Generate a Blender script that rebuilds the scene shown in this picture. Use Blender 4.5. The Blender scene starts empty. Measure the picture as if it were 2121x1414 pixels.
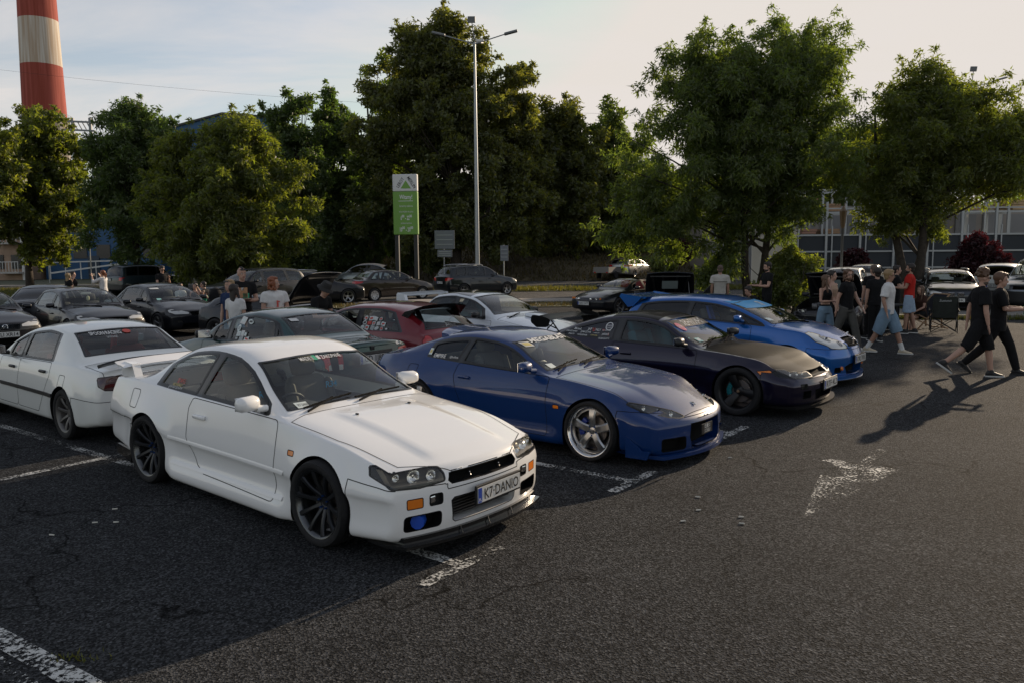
import bpy, bmesh, math, random
import numpy as np
from mathutils import Vector, Matrix
from mathutils.bvhtree import BVHTree
SC = bpy.context.scene
COL = SC.collection
R = math.radians
RNG = random.Random(7)
# ------------------------------------------------------------------ camera
CAM_H = 2.146
cam_d = bpy.data.cameras.new('camera')
cam_d.lens = 27.73
cam_d.sensor_width = 36.0
cam_d.clip_end = 3000
cam_d.clip_start = 0.05
cam = bpy.data.objects.new('camera', cam_d)
COL.objects.link(cam)
cam.rotation_mode = 'XYZ'
cam.matrix_world = Matrix.Translation((0, 0, CAM_H)) @ Matrix.Rotation(R(90 - 6.366), 4, 'X') @ Matrix.Rotation(R(-0.457), 4, 'Z')
SC.camera = cam
# ------------------------------------------------------------------ sky, sun
SUN_AZ, SUN_EL = 41.0, 17.0          # degrees to the right of straight ahead (+Y), and up
w = bpy.data.worlds.new('World')
SC.world = w
w.use_nodes = True
nt = w.node_tree
for n_ in list(nt.nodes):
 nt.nodes.remove(n_)
out = nt.nodes.new('ShaderNodeOutputWorld')
bg = nt.nodes.new('ShaderNodeBackground')
sky = nt.nodes.new('ShaderNodeTexSky')
sky.sky_type = 'NISHITA'
sky.sun_disc = False
sky.sun_elevation = R(SUN_EL)
sky.sun_rotation = R(SUN_AZ)
sky.air_density = 1.0
sky.dust_density = 1.2
sky.ozone_density = 1.2
bg.inputs['Strength'].default_value = 0.10
# thin high cloud: streaky noise in the sky direction, brighter and greyer than the blue
tc = nt.nodes.new('ShaderNodeTexCoord')
sep = nt.nodes.new('ShaderNodeSeparateXYZ')
nt.links.new(tc.outputs['Generated'], sep.inputs[0])
addz = nt.nodes.new('ShaderNodeMath'); addz.operation = 'ADD'; addz.inputs[1].default_value = 0.12
nt.links.new(sep.outputs['Z'], addz.inputs[0])
maxz = nt.nodes.new('ShaderNodeMath'); maxz.operation = 'MAXIMUM'; maxz.inputs[1].default_value = 0.03
nt.links.new(addz.outputs[0], maxz.inputs[0])
dx = nt.nodes.new('ShaderNodeMath'); dx.operation = 'DIVIDE'
dy = nt.nodes.new('ShaderNodeMath'); dy.operation = 'DIVIDE'
nt.links.new(sep.outputs['X'], dx.inputs[0]); nt.links.new(maxz.outputs[0], dx.inputs[1])
nt.links.new(sep.outputs['Y'], dy.inputs[0]); nt.links.new(maxz.outputs[0], dy.inputs[1])
cmb = nt.nodes.new('ShaderNodeCombineXYZ')
nt.links.new(dx.outputs[0], cmb.inputs[0]); nt.links.new(dy.outputs[0], cmb.inputs[1])
mp = nt.nodes.new('ShaderNodeMapping')
mp.inputs['Rotation'].default_value = (0, 0, R(20))
mp.inputs['Scale'].default_value = (0.42, 1.05, 1)
mp.inputs['Location'].default_value = (0.35, 0.2, 0)
nt.links.new(cmb.outputs[0], mp.inputs[0])
ns = nt.nodes.new('ShaderNodeTexNoise')
ns.inputs['Scale'].default_value = 1.15
ns.inputs['Detail'].default_value = 7
ns.inputs['Roughness'].default_value = 0.6
ns.inputs['Distortion'].default_value = 0.7
nt.links.new(mp.outputs[0], ns.inputs['Vector'])
rmp = nt.nodes.new('ShaderNodeValToRGB')
rmp.color_ramp.elements[0].position = 0.42
rmp.color_ramp.elements[1].position = 0.72
rmp.color_ramp.elements[0].color = (0.20, 0.20, 0.20, 1)
rmp.color_ramp.elements[1].color = (0.92, 0.92, 0.92, 1)
nt.links.new(ns.outputs['Fac'], rmp.inputs[0])
hs = nt.nodes.new('ShaderNodeHueSaturation')
hs.inputs['Saturation'].default_value = 0.85
nt.links.new(sky.outputs[0], hs.inputs['Color'])
veil = nt.nodes.new('ShaderNodeMixRGB')          # thin cloud dims the glare round the sun
veil.blend_type = 'DARKEN'
veil.inputs['Fac'].default_value = 1.0
veil.inputs['Color2'].default_value = (5.6, 5.2, 4.8, 1)
nt.links.new(hs.outputs[0], veil.inputs['Color1'])
mx = nt.nodes.new('ShaderNodeMixRGB')
thin = nt.nodes.new('ShaderNodeMapRange')        # the veil of cloud is thickest low over the horizon, thin overhead
thin.interpolation_type = 'SMOOTHSTEP'
thin.inputs[1].default_value = 0.22
thin.inputs[2].default_value = 0.75
thin.inputs[3].default_value = 1.0
thin.inputs[4].default_value = 0.62
nt.links.new(sep.outputs['Z'], thin.inputs[0])
fml = nt.nodes.new('ShaderNodeMath'); fml.operation = 'MULTIPLY'
nt.links.new(rmp.outputs[0], fml.inputs[0]); nt.links.new(thin.outputs[0], fml.inputs[1])
nt.links.new(fml.outputs[0], mx.inputs['Fac'])
nt.links.new(veil.outputs[0], mx.inputs['Color1'])
mx.inputs['Color2'].default_value = (5.7, 5.3, 5.05, 1)
nt.links.new(mx.outputs[0], bg.inputs['Color'])
nt.links.new(bg.outputs[0], out.inputs['Surface'])
sun_d = bpy.data.lights.new('sun', 'SUN')
sun_d.energy = 4.0
sun_d.angle = R(0.6)
sun_d.color = (1.0, 0.80, 0.58)
sun = bpy.data.objects.new('sun', sun_d)
COL.objects.link(sun)
sv = Vector((math.sin(R(SUN_AZ)) * math.cos(R(SUN_EL)), math.cos(R(SUN_AZ)) * math.cos(R(SUN_EL)), math.sin(R(SUN_EL))))
sun.rotation_euler = sv.to_track_quat('Z', 'Y').to_euler()
sun.location = (20, 20, 30)
SC.view_settings.view_transform = 'Standard'
SC.view_settings.look = 'None'
SC.view_settings.exposure = 0.5
SC.view_settings.gamma = 1.0
SC.view_settings.use_curve_mapping = False
SC.render.engine = 'CYCLES'
SC.cycles.max_bounces = 8
SC.cycles.transparent_max_bounces = 24
SC.cycles.diffuse_bounces = 3
SC.cycles.glossy_bounces = 4
SC.cycles.caustics_reflective = False
SC.cycles.caustics_refractive = False
SC.cycles.use_denoising = True
# ------------------------------------------------------------------ helpers
def px(x, y, z=0.0):
 """world point at height z seen at pixel (x, y) of the 2121x1414 photograph (used to measure where things stand)"""
 f = 1633.9
 a = (x - 1060.5) / f; b = -(y - 707.0) / f
 ro = -0.007977; c, s = math.cos(ro), math.sin(ro)
 a, b = c * a - s * b, s * a + c * b
 pi_ = 0.111111; cp, sp = math.cos(pi_), math.sin(pi_)
 d = (a, cp + b * sp, -sp + b * cp)
 t = (z - CAM_H) / d[2]
 return Vector((d[0] * t, d[1] * t, z))
def pd(x, y, dist):
 """world point at forward distance dist seen at pixel (x, y)"""
 f = 1633.9
 a = (x - 1060.5) / f; b = -(y - 707.0) / f
 ro = -0.007977; c, s = math.cos(ro), math.sin(ro)
 a, b = c * a - s * b, s * a + c * b
 pi_ = 0.111111; cp, sp = math.cos(pi_), math.sin(pi_)
 d = (a, cp + b * sp, -sp + b * cp)
 t = dist / d[1]
 return Vector((d[0] * t, dist, CAM_H + d[2] * t))
MATS = {}
def mat(name, col=(0.5, 0.5, 0.5), rough=0.5, metal=0.0, coat=0.0, emit=0.0, alpha=1.0, spec=0.5, noise=0.0, nscale=20.0, bump=0.0, bscale=60.0, coat_rough=0.03, trans=0.0):
 if name in MATS:
  return MATS[name]
 m = bpy.data.materials.new(name)
 m.use_nodes = True
 nt = m.node_tree
 b = nt.nodes['Principled BSDF']
 b.inputs['Base Color'].default_value = (*col, 1)
 b.inputs['Roughness'].default_value = rough
 b.inputs['Metallic'].default_value = metal
 b.inputs['Coat Weight'].default_value = coat
 b.inputs['Coat Roughness'].default_value = coat_rough
 b.inputs['Specular IOR Level'].default_value = spec
 if trans:
  b.inputs['Transmission Weight'].default_value = trans
 if emit:
  b.inputs['Emission Color'].default_value = (*col, 1)
  b.inputs['Emission Strength'].default_value = emit
 if noise or bump:
  t = nt.nodes.new('ShaderNodeTexCoord')
 if noise:
  n = nt.nodes.new('ShaderNodeTexNoise')
  n.inputs['Scale'].default_value = nscale
  n.inputs['Detail'].default_value = 5
  nt.links.new(t.outputs['Object'], n.inputs['Vector'])
  r = nt.nodes.new('ShaderNodeValToRGB')
  r.color_ramp.elements[0].position = 0.3
  r.color_ramp.elements[1].position = 0.7
  r.color_ramp.elements[0].color = (*[c * (1 - noise) for c in col], 1)
  r.color_ramp.elements[1].color = (*[min(1, c * (1 + noise)) for c in col], 1)
  nt.links.new(n.outputs['Fac'], r.inputs[0])
  nt.links.new(r.outputs[0], b.inputs['Base Color'])
 if bump:
  n2 = nt.nodes.new('ShaderNodeTexNoise')
  n2.inputs['Scale'].default_value = bscale
  n2.inputs['Detail'].default_value = 4
  nt.links.new(t.outputs['Object'], n2.inputs['Vector'])
  bp = nt.nodes.new('ShaderNodeBump')
  bp.inputs['Strength'].default_value = bump
  bp.inputs['Distance'].default_value = 0.02
  nt.links.new(n2.outputs['Fac'], bp.inputs['Height'])
  nt.links.new(bp.outputs[0], b.inputs['Normal'])
 MATS[name] = m
 return m
def glass(name, tint=(0.5, 0.55, 0.55), refl=1.0, ior=1.5):
 """thin window glass: tinted see-through plus mirror reflection by angle"""
 if name in MATS:
  return MATS[name]
 m = bpy.data.materials.new(name)
 m.use_nodes = True
 nt = m.node_tree
 nt.nodes.clear()
 o = nt.nodes.new('ShaderNodeOutputMaterial')
 t = nt.nodes.new('ShaderNodeBsdfTransparent')
 t.inputs[0].default_value = (*tint, 1)
 g = nt.nodes.new('ShaderNodeBsdfGlossy')
 g.inputs['Roughness'].default_value = 0.015
 g.inputs[0].default_value = (refl, refl, refl, 1)
 lw = nt.nodes.new('ShaderNodeLayerWeight')
 lw.inputs['Blend'].default_value = 0.5
 pw = nt.nodes.new('ShaderNodeMath'); pw.operation = 'POWER'; pw.inputs[1].default_value = 4.5
 nt.links.new(lw.outputs['Facing'], pw.inputs[0])
 ml = nt.nodes.new('ShaderNodeMath'); ml.operation = 'MULTIPLY_ADD'
 ml.inputs[1].default_value = 0.9; ml.inputs[2].default_value = 0.055
 ml.use_clamp = True
 nt.links.new(pw.outputs[0], ml.inputs[0])
 mix = nt.nodes.new('ShaderNodeMixShader')
 nt.links.new(ml.outputs[0], mix.inputs[0])
 nt.links.new(t.outputs[0], mix.inputs[1])
 nt.links.new(g.outputs[0], mix.inputs[2])
 nt.links.new(mix.outputs[0], o.inputs[0])
 MATS[name] = m
 return m
def tag(o, label=None, cat=None, group=None, kind=None):
 if label: o['label'] = label
 if cat: o['category'] = cat
 if group: o['group'] = group
 if kind: o['kind'] = kind
 return o
def thing(name, label, cat, loc=(0, 0, 0), rotz=0.0, group=None):
 o = bpy.data.objects.new(name, None)
 o.empty_display_size = 0.2
 COL.objects.link(o)
 o.location = loc
 o.rotation_euler = (0, 0, rotz)
 return tag(o, label, cat, group)
def pyobj(name, verts, faces, m, parent=None, smooth=True, normals=None, mats=None, midx=None):
 me = bpy.data.meshes.new(name)
 me.from_pydata(verts, [], faces)
 for mm in (mats or [m]):
  me.materials.append(mm)
 if midx is not None:
  me.polygons.foreach_set('material_index', midx)
 if smooth:
  me.polygons.foreach_set('use_smooth', [True] * len(me.polygons))
 if normals is not None:
  me.normals_split_custom_set_from_vertices(normals)
 me.update()
 o = bpy.data.objects.new(name, me)
 COL.objects.link(o)
 if parent: o.parent = parent
 return o
def big_mesh(name, V, F, m, parent=None, smooth=False):
 """numpy quads/tris (equal size faces) to an object"""
 me = bpy.data.meshes.new(name)
 k = F.shape[1]
 me.vertices.add(len(V)); me.vertices.foreach_set('co', V.astype(np.float32).ravel())
 me.loops.add(F.size); me.loops.foreach_set('vertex_index', F.astype(np.int32).ravel())
 me.polygons.add(len(F))
 me.polygons.foreach_set('loop_start', np.arange(0, F.size, k, dtype=np.int32))
 me.polygons.foreach_set('loop_total', np.full(len(F), k, dtype=np.int32))
 if smooth:
  me.polygons.foreach_set('use_smooth', np.ones(len(F), dtype=bool))
 me.materials.append(m)
 me.update(calc_edges=True)
 o = bpy.data.objects.new(name, me)
 COL.objects.link(o)
 if parent: o.parent = parent
 return o
class MB:
 """collects simple shapes into one mesh"""
 def __init__(s):
  s.V = []; s.F = []; s.M = []; s.mi = 0
 def add(s, vs, fs):
  b = len(s.V)
  s.V.extend([tuple(v) for v in vs])
  s.F.extend([tuple(i + b for i in f) for f in fs])
  s.M.extend([s.mi] * len(fs))
  return s
 def box(s, c, d, rot=None, ch=0.0, taper=(1, 1)):
  """box centre c, size d, optional 3x3 rot, chamfer ch, top taper"""
  hx, hy, hz = d[0] / 2, d[1] / 2, d[2] / 2
  vs = []; fs = []
  if ch <= 0:
   for z in (-1, 1):
    tx, ty = taper if z > 0 else (1, 1)
    for (a, b) in ((-1, -1), (1, -1), (1, 1), (-1, 1)):
     vs.append(Vector((a * hx * tx, b * hy * ty, z * hz)))
   fs = [(3, 2, 1, 0), (4, 5, 6, 7), (0, 1, 5, 4), (1, 2, 6, 5), (2, 3, 7, 6), (3, 0, 4, 7)]
  else:
   bm = bmesh.new()
   bmesh.ops.create_cube(bm, size=1)
   for v in bm.verts:
    t = taper if v.co.z > 0 else (1, 1)
    v.co = Vector((v.co.x * d[0] * t[0], v.co.y * d[1] * t[1], v.co.z * d[2]))
   bmesh.ops.bevel(bm, geom=bm.edges[:], offset=ch, segments=2, affect='EDGES', profile=0.5)
   bm.verts.index_update()
   vs = [v.co.copy() for v in bm.verts]; fs = [[v.index for v in f.verts] for f in bm.faces]
   bm.free()
  if rot is not None:
   vs = [rot @ v for v in vs]
  return s.add([v + Vector(c) for v in vs], fs)
 def bar(s, p, q, wx, wy=None, up=(0, 0, 1)):
  """square bar from p to q"""
  p = Vector(p); q = Vector(q); d = q - p
  wy = wy or wx
  z = d.normalized(); x = Vector(up).cross(z)
  if x.length < 1e-4: x = Vector((1, 0, 0)).cross(z)
  x.normalize(); y = z.cross(x)
  vs = []
  for e in (p, q):
   for (a, b) in ((-1, -1), (1, -1), (1, 1), (-1, 1)):
    vs.append(e + x * a * wx / 2 + y * b * wy / 2)
  return s.add(vs, [(3, 2, 1, 0), (4, 5, 6, 7), (0, 1, 5, 4), (1, 2, 6, 5), (2, 3, 7, 6), (3, 0, 4, 7)])
 def tube(s, pts, rad, n=8, caps=True):
  """round tube along pts, rad number or list"""
  pts = [Vector(p) for p in pts]
  k = len(pts)
  if not isinstance(rad, (list, tuple)): rad = [rad] * k
  vs = []; fs = []
  prev = None
  for i, p in enumerate(pts):
   t = (pts[min(i + 1, k - 1)] - pts[max(i - 1, 0)]).normalized()
   if prev is None:
    x = t.orthogonal().normalized()
   else:
    x = prev - t * prev.dot(t)
    x = x.normalized() if x.length > 1e-5 else t.orthogonal().normalized()
   prev = x
   y = t.cross(x)
   for j in range(n):
    a = 2 * math.pi * j / n
    vs.append(p + (x * math.cos(a) + y * math.sin(a)) * rad[i])
  for i in range(k - 1):
   for j in range(n):
    fs.append((i * n + j, i * n + (j + 1) % n, (i + 1) * n + (j + 1) % n, (i + 1) * n + j))
  if caps:
   fs.append(tuple(range(n - 1, -1, -1)))
   fs.append(tuple(range((k - 1) * n, k * n)))
  return s.add(vs, fs)
 def lathe(s, prof, n=32, axis='y', c=(0, 0, 0), closed=False):
  """prof list of (r, h); revolve about axis"""
  vs = []; fs = []
  k = len(prof)
  for (r, h) in prof:
   for j in range(n):
    a = 2 * math.pi * j / n
    if axis == 'y': v = (r * math.cos(a), h, r * math.sin(a))
    elif axis == 'x': v = (h, r * math.cos(a), r * math.sin(a))
    else: v = (r * math.cos(a), r * math.sin(a), h)
    vs.append(Vector(v) + Vector(c))
  kk = k if closed else k - 1
  for i in range(kk):
   for j in range(n):
    i2 = (i + 1) % k
    fs.append((i * n + j, i * n + (j + 1) % n, i2 * n + (j + 1) % n, i2 * n + j))
  return s.add(vs, fs)
 def prism(s, poly, lo, hi, axis='y'):
  """extrude 2D poly along axis between lo, hi.  axis y: (x,z); x: (y,z); z: (x,y)"""
  n = len(poly)
  def P(u, v, h):
   return {'y': (u, h, v), 'x': (h, u, v), 'z': (u, v, h)}[axis]
  vs = [P(u, v, lo) for u, v in poly] + [P(u, v, hi) for u, v in poly]
  fs = [tuple(range(n - 1, -1, -1)), tuple(range(n, 2 * n))]
  for i in range(n):
   j = (i + 1) % n
   fs.append((i, j, n + j, n + i))
  return s.add(vs, fs)
 def ball(s, c, r, n=12, m=8, rot=None):
  rx, ry, rz = r if isinstance(r, (tuple, list)) else (r, r, r)
  vs = []; fs = []
  for i in range(m + 1):
   th = math.pi * i / m
   for j in range(n):
    a = 2 * math.pi * j / n
    v = Vector((rx * math.sin(th) * math.cos(a), ry * math.sin(th) * math.sin(a), rz * math.cos(th)))
    if rot is not None: v = rot @ v
    vs.append(v + Vector(c))
  for i in range(m):
   for j in range(n):
    fs.append((i * n + j, (i + 1) * n + j, (i + 1) * n + (j + 1) % n, i * n + (j + 1) % n))
  return s.add(vs, fs)
 def xf(s, M, start=0):
  for i in range(start, len(s.V)):
   s.V[i] = tuple(M @ Vector(s.V[i]))
  return s
 def build(s, name, m, parent=None, smooth=False, angle=None):
  ms = m if isinstance(m, (list, tuple)) else [m]
  me = bpy.data.meshes.new(name)
  me.from_pydata(s.V, [], s.F)
  for mm in ms: me.materials.append(mm)
  if len(ms) > 1:
   me.polygons.foreach_set('material_index', s.M)
  bm = bmesh.new(); bm.from_mesh(me)
  bmesh.ops.recalc_face_normals(bm, faces=bm.faces[:])
  bm.to_mesh(me); bm.free()
  if smooth:
   me.polygons.foreach_set('use_smooth', [True] * len(me.polygons))
   me.set_sharp_from_angle(angle=R(angle if angle else 40))
  me.update()
  o = bpy.data.objects.new(name, me)
  COL.objects.link(o)
  if parent: o.parent = parent
  return o
TXT = {}
def text_mesh(s, size=1.0, shear=0.0, bold=0.0, spacing=1.0):
 """flat lettering as (verts, faces), centred"""
 key = (s, shear, bold, spacing)
 if key not in TXT:
  cu = bpy.data.curves.new('lettering', 'FONT')
  cu.body = s
  cu.size = 1.0
  cu.shear = shear
  cu.offset = bold
  cu.space_character = spacing
  cu.resolution_u = 2
  cu.align_x = 'CENTER'; cu.align_y = 'CENTER'
  ob = bpy.data.objects.new('lettering', cu)
  COL.objects.link(ob)
  dg = bpy.context.evaluated_depsgraph_get()
  ev = ob.evaluated_get(dg)
  me = ev.to_mesh()
  vs = [v.co.copy() for v in me.vertices]
  fs = [tuple(p.vertices) for p in me.polygons]
  ev.to_mesh_clear()
  bpy.data.objects.remove(ob); bpy.data.curves.remove(cu)
  if vs:
   xs = [v.x for v in vs]; ys = [v.y for v in vs]
   cx, cy = (min(xs) + max(xs)) / 2, (min(ys) + max(ys)) / 2
   vs = [(v.x - cx, v.y - cy) for v in vs]
  TXT[key] = (vs, fs)
 vs, fs = TXT[key]
 return [(v[0] * size, v[1] * size) for v in vs], fs
def pch(knots):
 """smooth monotone interpolation through (x, value) knots"""
 k = sorted(knots)
 X = np.array([a for a, _ in k], float); Y = np.array([b for _, b in k], float)
 h = np.diff(X); d = np.diff(Y) / h
 n = len(X); m = np.zeros(n)
 if n == 2:
  m[:] = d[0]
 else:
  for i in range(1, n - 1):
   if d[i - 1] * d[i] > 0:
    w1 = 2 * h[i] + h[i - 1]; w2 = h[i] + 2 * h[i - 1]
    m[i] = (w1 + w2) / (w1 / d[i - 1] + w2 / d[i])
  m[0] = d[0]; m[-1] = d[-1]
 def f(x):
  x = np.asarray(x, float)
  xc = np.clip(x, X[0], X[-1])
  i = np.clip(np.searchsorted(X, xc) - 1, 0, n - 2)
  t = (xc - X[i]) / h[i]
  t2, t3 = t * t, t * t * t
  r = (2 * t3 - 3 * t2 + 1) * Y[i] + (t3 - 2 * t2 + t) * h[i] * m[i] + (-2 * t3 + 3 * t2) * Y[i + 1] + (t3 - t2) * h[i] * m[i + 1]
  return r if r.ndim else float(r)
 return f
def sstep(a, b, x):
 t = np.clip((np.asarray(x, float) - a) / (b - a), 0, 1)
 return t * t * (3 - 2 * t)
# ------------------------------------------------------------------ ground and roads
def asphalt_mat(name, base, lit=1.0, patch=0.22, crack=True, bump=0.6, gs=1.0):
 m = bpy.data.materials.new(name); m.use_nodes = True
 nt = m.node_tree; b = nt.nodes['Principled BSDF']; L = nt.links
 t = nt.nodes.new('ShaderNodeTexCoord')
 def noise(sc, det=4, rough=.55):
  n = nt.nodes.new('ShaderNodeTexNoise'); n.inputs['Scale'].default_value = sc; n.inputs['Detail'].default_value = det; n.inputs['Roughness'].default_value = rough
  L.new(t.outputs['Object'], n.inputs['Vector']); return n
 def ramp(src, stops):
  r = nt.nodes.new('ShaderNodeValToRGB')
  while len(r.color_ramp.elements) < len(stops): r.color_ramp.elements.new(.5)
  for e, (p, c) in zip(r.color_ramp.elements, stops): e.position = p; e.color = (c[0], c[1], c[2], 1)
  L.new(src, r.inputs[0]); return r
 grain = nt.nodes.new('ShaderNodeTexVoronoi'); grain.inputs['Scale'].default_value = 80 * gs
 L.new(t.outputs['Object'], grain.inputs['Vector'])
 n1 = noise(150 * gs, 3); n2 = noise(.55, 6, .6); n3 = noise(7, 5)
 c0 = [v * .22 for v in base]; c1 = [v * .8 for v in base]; c2 = [min(1, v * 2.6) for v in base]
 gr = ramp(grain.outputs['Color'], [(0.0, c0), (.45, c1), (.88, c2), (1.0, [min(1, v * 4.5) for v in base])])
 def mixc(kind, fac, a, bb):
  x = nt.nodes.new('ShaderNodeMixRGB'); x.blend_type = kind; x.inputs[0].default_value = fac
  L.new(a, x.inputs[1]); L.new(bb, x.inputs[2]); return x
 pa = ramp(n2.outputs['Fac'], [(.30, (1 - patch,) * 3), (.7, (1 + patch,) * 3)])
 x1 = mixc('MULTIPLY', 1.0, gr.outputs[0], pa.outputs[0])
 pb = ramp(n3.outputs['Fac'], [(.3, (.86, .86, .86)), (.7, (1.12, 1.1, 1.08))])
 x2 = mixc('MULTIPLY', 1.0, x1.outputs[0], pb.outputs[0])
 last = x2
 hgt = nt.nodes.new('ShaderNodeMath'); hgt.operation = 'ADD'
 L.new(grain.outputs['Distance'], hgt.inputs[0]); L.new(n1.outputs['Fac'], hgt.inputs[1])
 if crack:
  wv = nt.nodes.new('ShaderNodeTexNoise'); wv.inputs['Scale'].default_value = 1.3; wv.inputs['Detail'].default_value = 5
  L.new(t.outputs['Object'], wv.inputs['Vector'])
  ad = nt.nodes.new('ShaderNodeVectorMath'); ad.operation = 'ADD'
  L.new(t.outputs['Object'], ad.inputs[0])
  sc = nt.nodes.new('ShaderNodeVectorMath'); sc.operation = 'SCALE'; sc.inputs['Scale'].default_value = 1.4
  L.new(wv.outputs['Color'], sc.inputs[0]); L.new(sc.outputs[0], ad.inputs[1])
  vo = nt.nodes.new('ShaderNodeTexVoronoi'); vo.feature = 'DISTANCE_TO_EDGE'; vo.inputs['Scale'].default_value = .33
  L.new(ad.outputs[0], vo.inputs['Vector'])
  cr = ramp(vo.outputs['Distance'], [(0.0, (.12, .12, .12)), (.0075, (1, 1, 1))])
  gate = ramp(noise(.4, 2).outputs['Fac'], [(.40, (0, 0, 0)), (.50, (1, 1, 1))])
  x3 = nt.nodes.new('ShaderNodeMixRGB'); x3.blend_type = 'MULTIPLY'
  L.new(gate.outputs[0], x3.inputs[0]); L.new(last.outputs[0], x3.inputs[1]); L.new(cr.outputs[0], x3.inputs[2])
  last = x3
 L.new(last.outputs[0], b.inputs['Base Color'])
 b.inputs['Roughness'].default_value = .9
 b.inputs['Specular IOR Level'].default_value = .06
 bp = nt.nodes.new('ShaderNodeBump'); bp.inputs['Strength'].default_value = bump; bp.inputs['Distance'].default_value = .02
 L.new(hgt.outputs[0], bp.inputs['Height']); L.new(bp.outputs[0], b.inputs['Normal'])
 return m
def paint_line_mat(name, wear=.5, col=(.55, .55, .52)):
 """worn road paint: flakes of paint with the asphalt showing between"""
 m = bpy.data.materials.new(name); m.use_nodes = True
 nt = m.node_tree; L = nt.links; b = nt.nodes['Principled BSDF']; o = nt.nodes['Material Output']
 b.inputs['Base Color'].default_value = (*col, 1); b.inputs['Roughness'].default_value = .75
 t = nt.nodes.new('ShaderNodeTexCoord')
 n = nt.nodes.new('ShaderNodeTexNoise'); n.inputs['Scale'].default_value = 38; n.inputs['Detail'].default_value = 6; n.inputs['Roughness'].default_value = .7
 n2 = nt.nodes.new('ShaderNodeTexNoise'); n2.inputs['Scale'].default_value = 3.2; n2.inputs['Detail'].default_value = 3
 for q in (n, n2): L.new(t.outputs['Object'], q.inputs['Vector'])
 a = nt.nodes.new('ShaderNodeMath'); a.operation = 'MULTIPLY_ADD'; a.inputs[1].default_value = .45
 L.new(n2.outputs['Fac'], a.inputs[0]); L.new(n.outputs['Fac'], a.inputs[2])
 r = nt.nodes.new('ShaderNodeValToRGB'); r.color_ramp.elements[0].position = wear + .13; r.color_ramp.elements[1].position = wear + .20
 L.new(a.outputs[0], r.inputs[0])
 tr = nt.nodes.new('ShaderNodeBsdfTransparent'); mx = nt.nodes.new('ShaderNodeMixShader')
 L.new(r.outputs[0], mx.inputs[0]); L.new(tr.outputs[0], mx.inputs[1]); L.new(b.outputs[0], mx.inputs[2]); L.new(mx.outputs[0], o.inputs[0])
 return m
def sheet(name, pts, z, m, parent=None, th=0.0):
 n = len(pts)
 if th:
  vs = [(x, y, z) for x, y in pts] + [(x, y, z - th) for x, y in pts]
  fs = [tuple(range(n))] + [(i, n + i, n + (i + 1) % n, (i + 1) % n) for i in range(n)]
 else:
  vs = [(x, y, z) for x, y in pts]; fs = [tuple(range(n))]
 return pyobj(name, vs, fs, m, parent, smooth=False)
ASPH = asphalt_mat('asphalt_lot', (.041, .043, .046), bump=1.0)
gnd = big_mesh('ground', np.array([[-700, -60, -.02], [700, -60, -.02], [700, 1400, -.02], [-700, 1400, -.02]], float), np.array([[0, 1, 2, 3]]), mat('far_ground', (.06, .065, .035), rough=.95, noise=.3, nscale=.2))
tag(gnd, kind='structure')
lot = sheet('parking_lot', [(-60, -40), (70, -40), (70, 31.2), (22, 31.2), (-12, 31.2), (-13.5, 52), (-60, 52)], 0.0, ASPH)
tag(lot, kind='structure')
ROADM = asphalt_mat('asphalt_road', (.075, .073, .070), patch=.1, crack=False, bump=.3)
far_road = sheet('road', [(-12.6, 36.9), (80, 36.9), (80, 44.0), (-13.2, 44.0)], -.004, ROADM); tag(far_road, kind='structure')
road2 = sheet('road', [(-90, 53), (-13.4, 53), (-6, 47.5), (90, 47.5), (120, 80), (26, 62), (4, 60), (-20, 60), (-90, 62)], -.004, ROADM); tag(road2, kind='structure')
PAVM = mat('pavement_concrete', (.24, .22, .20), rough=.9, noise=.18, nscale=6)
pav = sheet('pavement', [(-12.4, 34.3), (80, 34.3), (80, 36.7), (-12.6, 36.7)], .05, PAVM, th=.12); tag(pav, kind='structure')
pav3 = sheet('pavement', [(-60, 58.2), (-16, 58.2), (-16, 60.2), (-60, 60.2)], .03, PAVM, th=.1); tag(pav3, kind='structure')
pav2 = sheet('pavement', [(11.2, 25.2), (40, 20.6), (40, 23.0), (11.8, 27.4)], .11, mat('pavement_slabs', (.20, .185, .17), rough=.9, noise=.2, nscale=8), th=.13); tag(pav2, kind='structure')
KM = mat('kerb_stone', (.18, .175, .165), rough=.9, noise=.2, nscale=5)
def kerb_run(a, b, n, z=.12, w_=.14):
 a = Vector((*a, 0)); b = Vector((*b, 0))
 me = None
 for i in range(n):
  p = a + (b - a) * (i + .02) / n; q = a + (b - a) * (i + .98) / n
  mb = MB(); mb.bar((p.x, p.y, z / 2 + .005), (q.x, q.y, z / 2 + .005), w_, z)
  o = mb.build('kerb_stone', KM, kerb_root)
kerb_root = thing('kerb', 'row of grey kerb stones along the pavement strip at the right', 'kerb', (0, 0, 0))
kerb_run((11.0, 25.0), (30, 21.85), 18)
kerb_run((11.6, 27.6), (24, 25.5), 10)
# grass: ground sheets with blades on them
GRM = mat('lawn_earth', (.055, .062, .022), rough=.95, noise=.45, nscale=1.2)
DRY = mat('dry_bank_earth', (.085, .066, .036), rough=.95, noise=.4, nscale=.8)
def lawn(name, pts, z, m=GRM):
 o = sheet(name, pts, z, m); tag(o, kind='structure'); return o
lawn('lawn', [(-60, 26.5), (-15.5, 26.5), (-17.5, 38), (-24, 40), (-26, 53.2), (-60, 53.2)], .03)
lawn('lawn', [(-12.3, 31.4), (60, 31.4), (60, 34.2), (-12.4, 34.2)], .02)
lawn('lawn', [(-12.8, 44.1), (80, 44.1), (80, 47.3), (-6, 47.3), (-13.0, 52)], .02)
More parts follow.
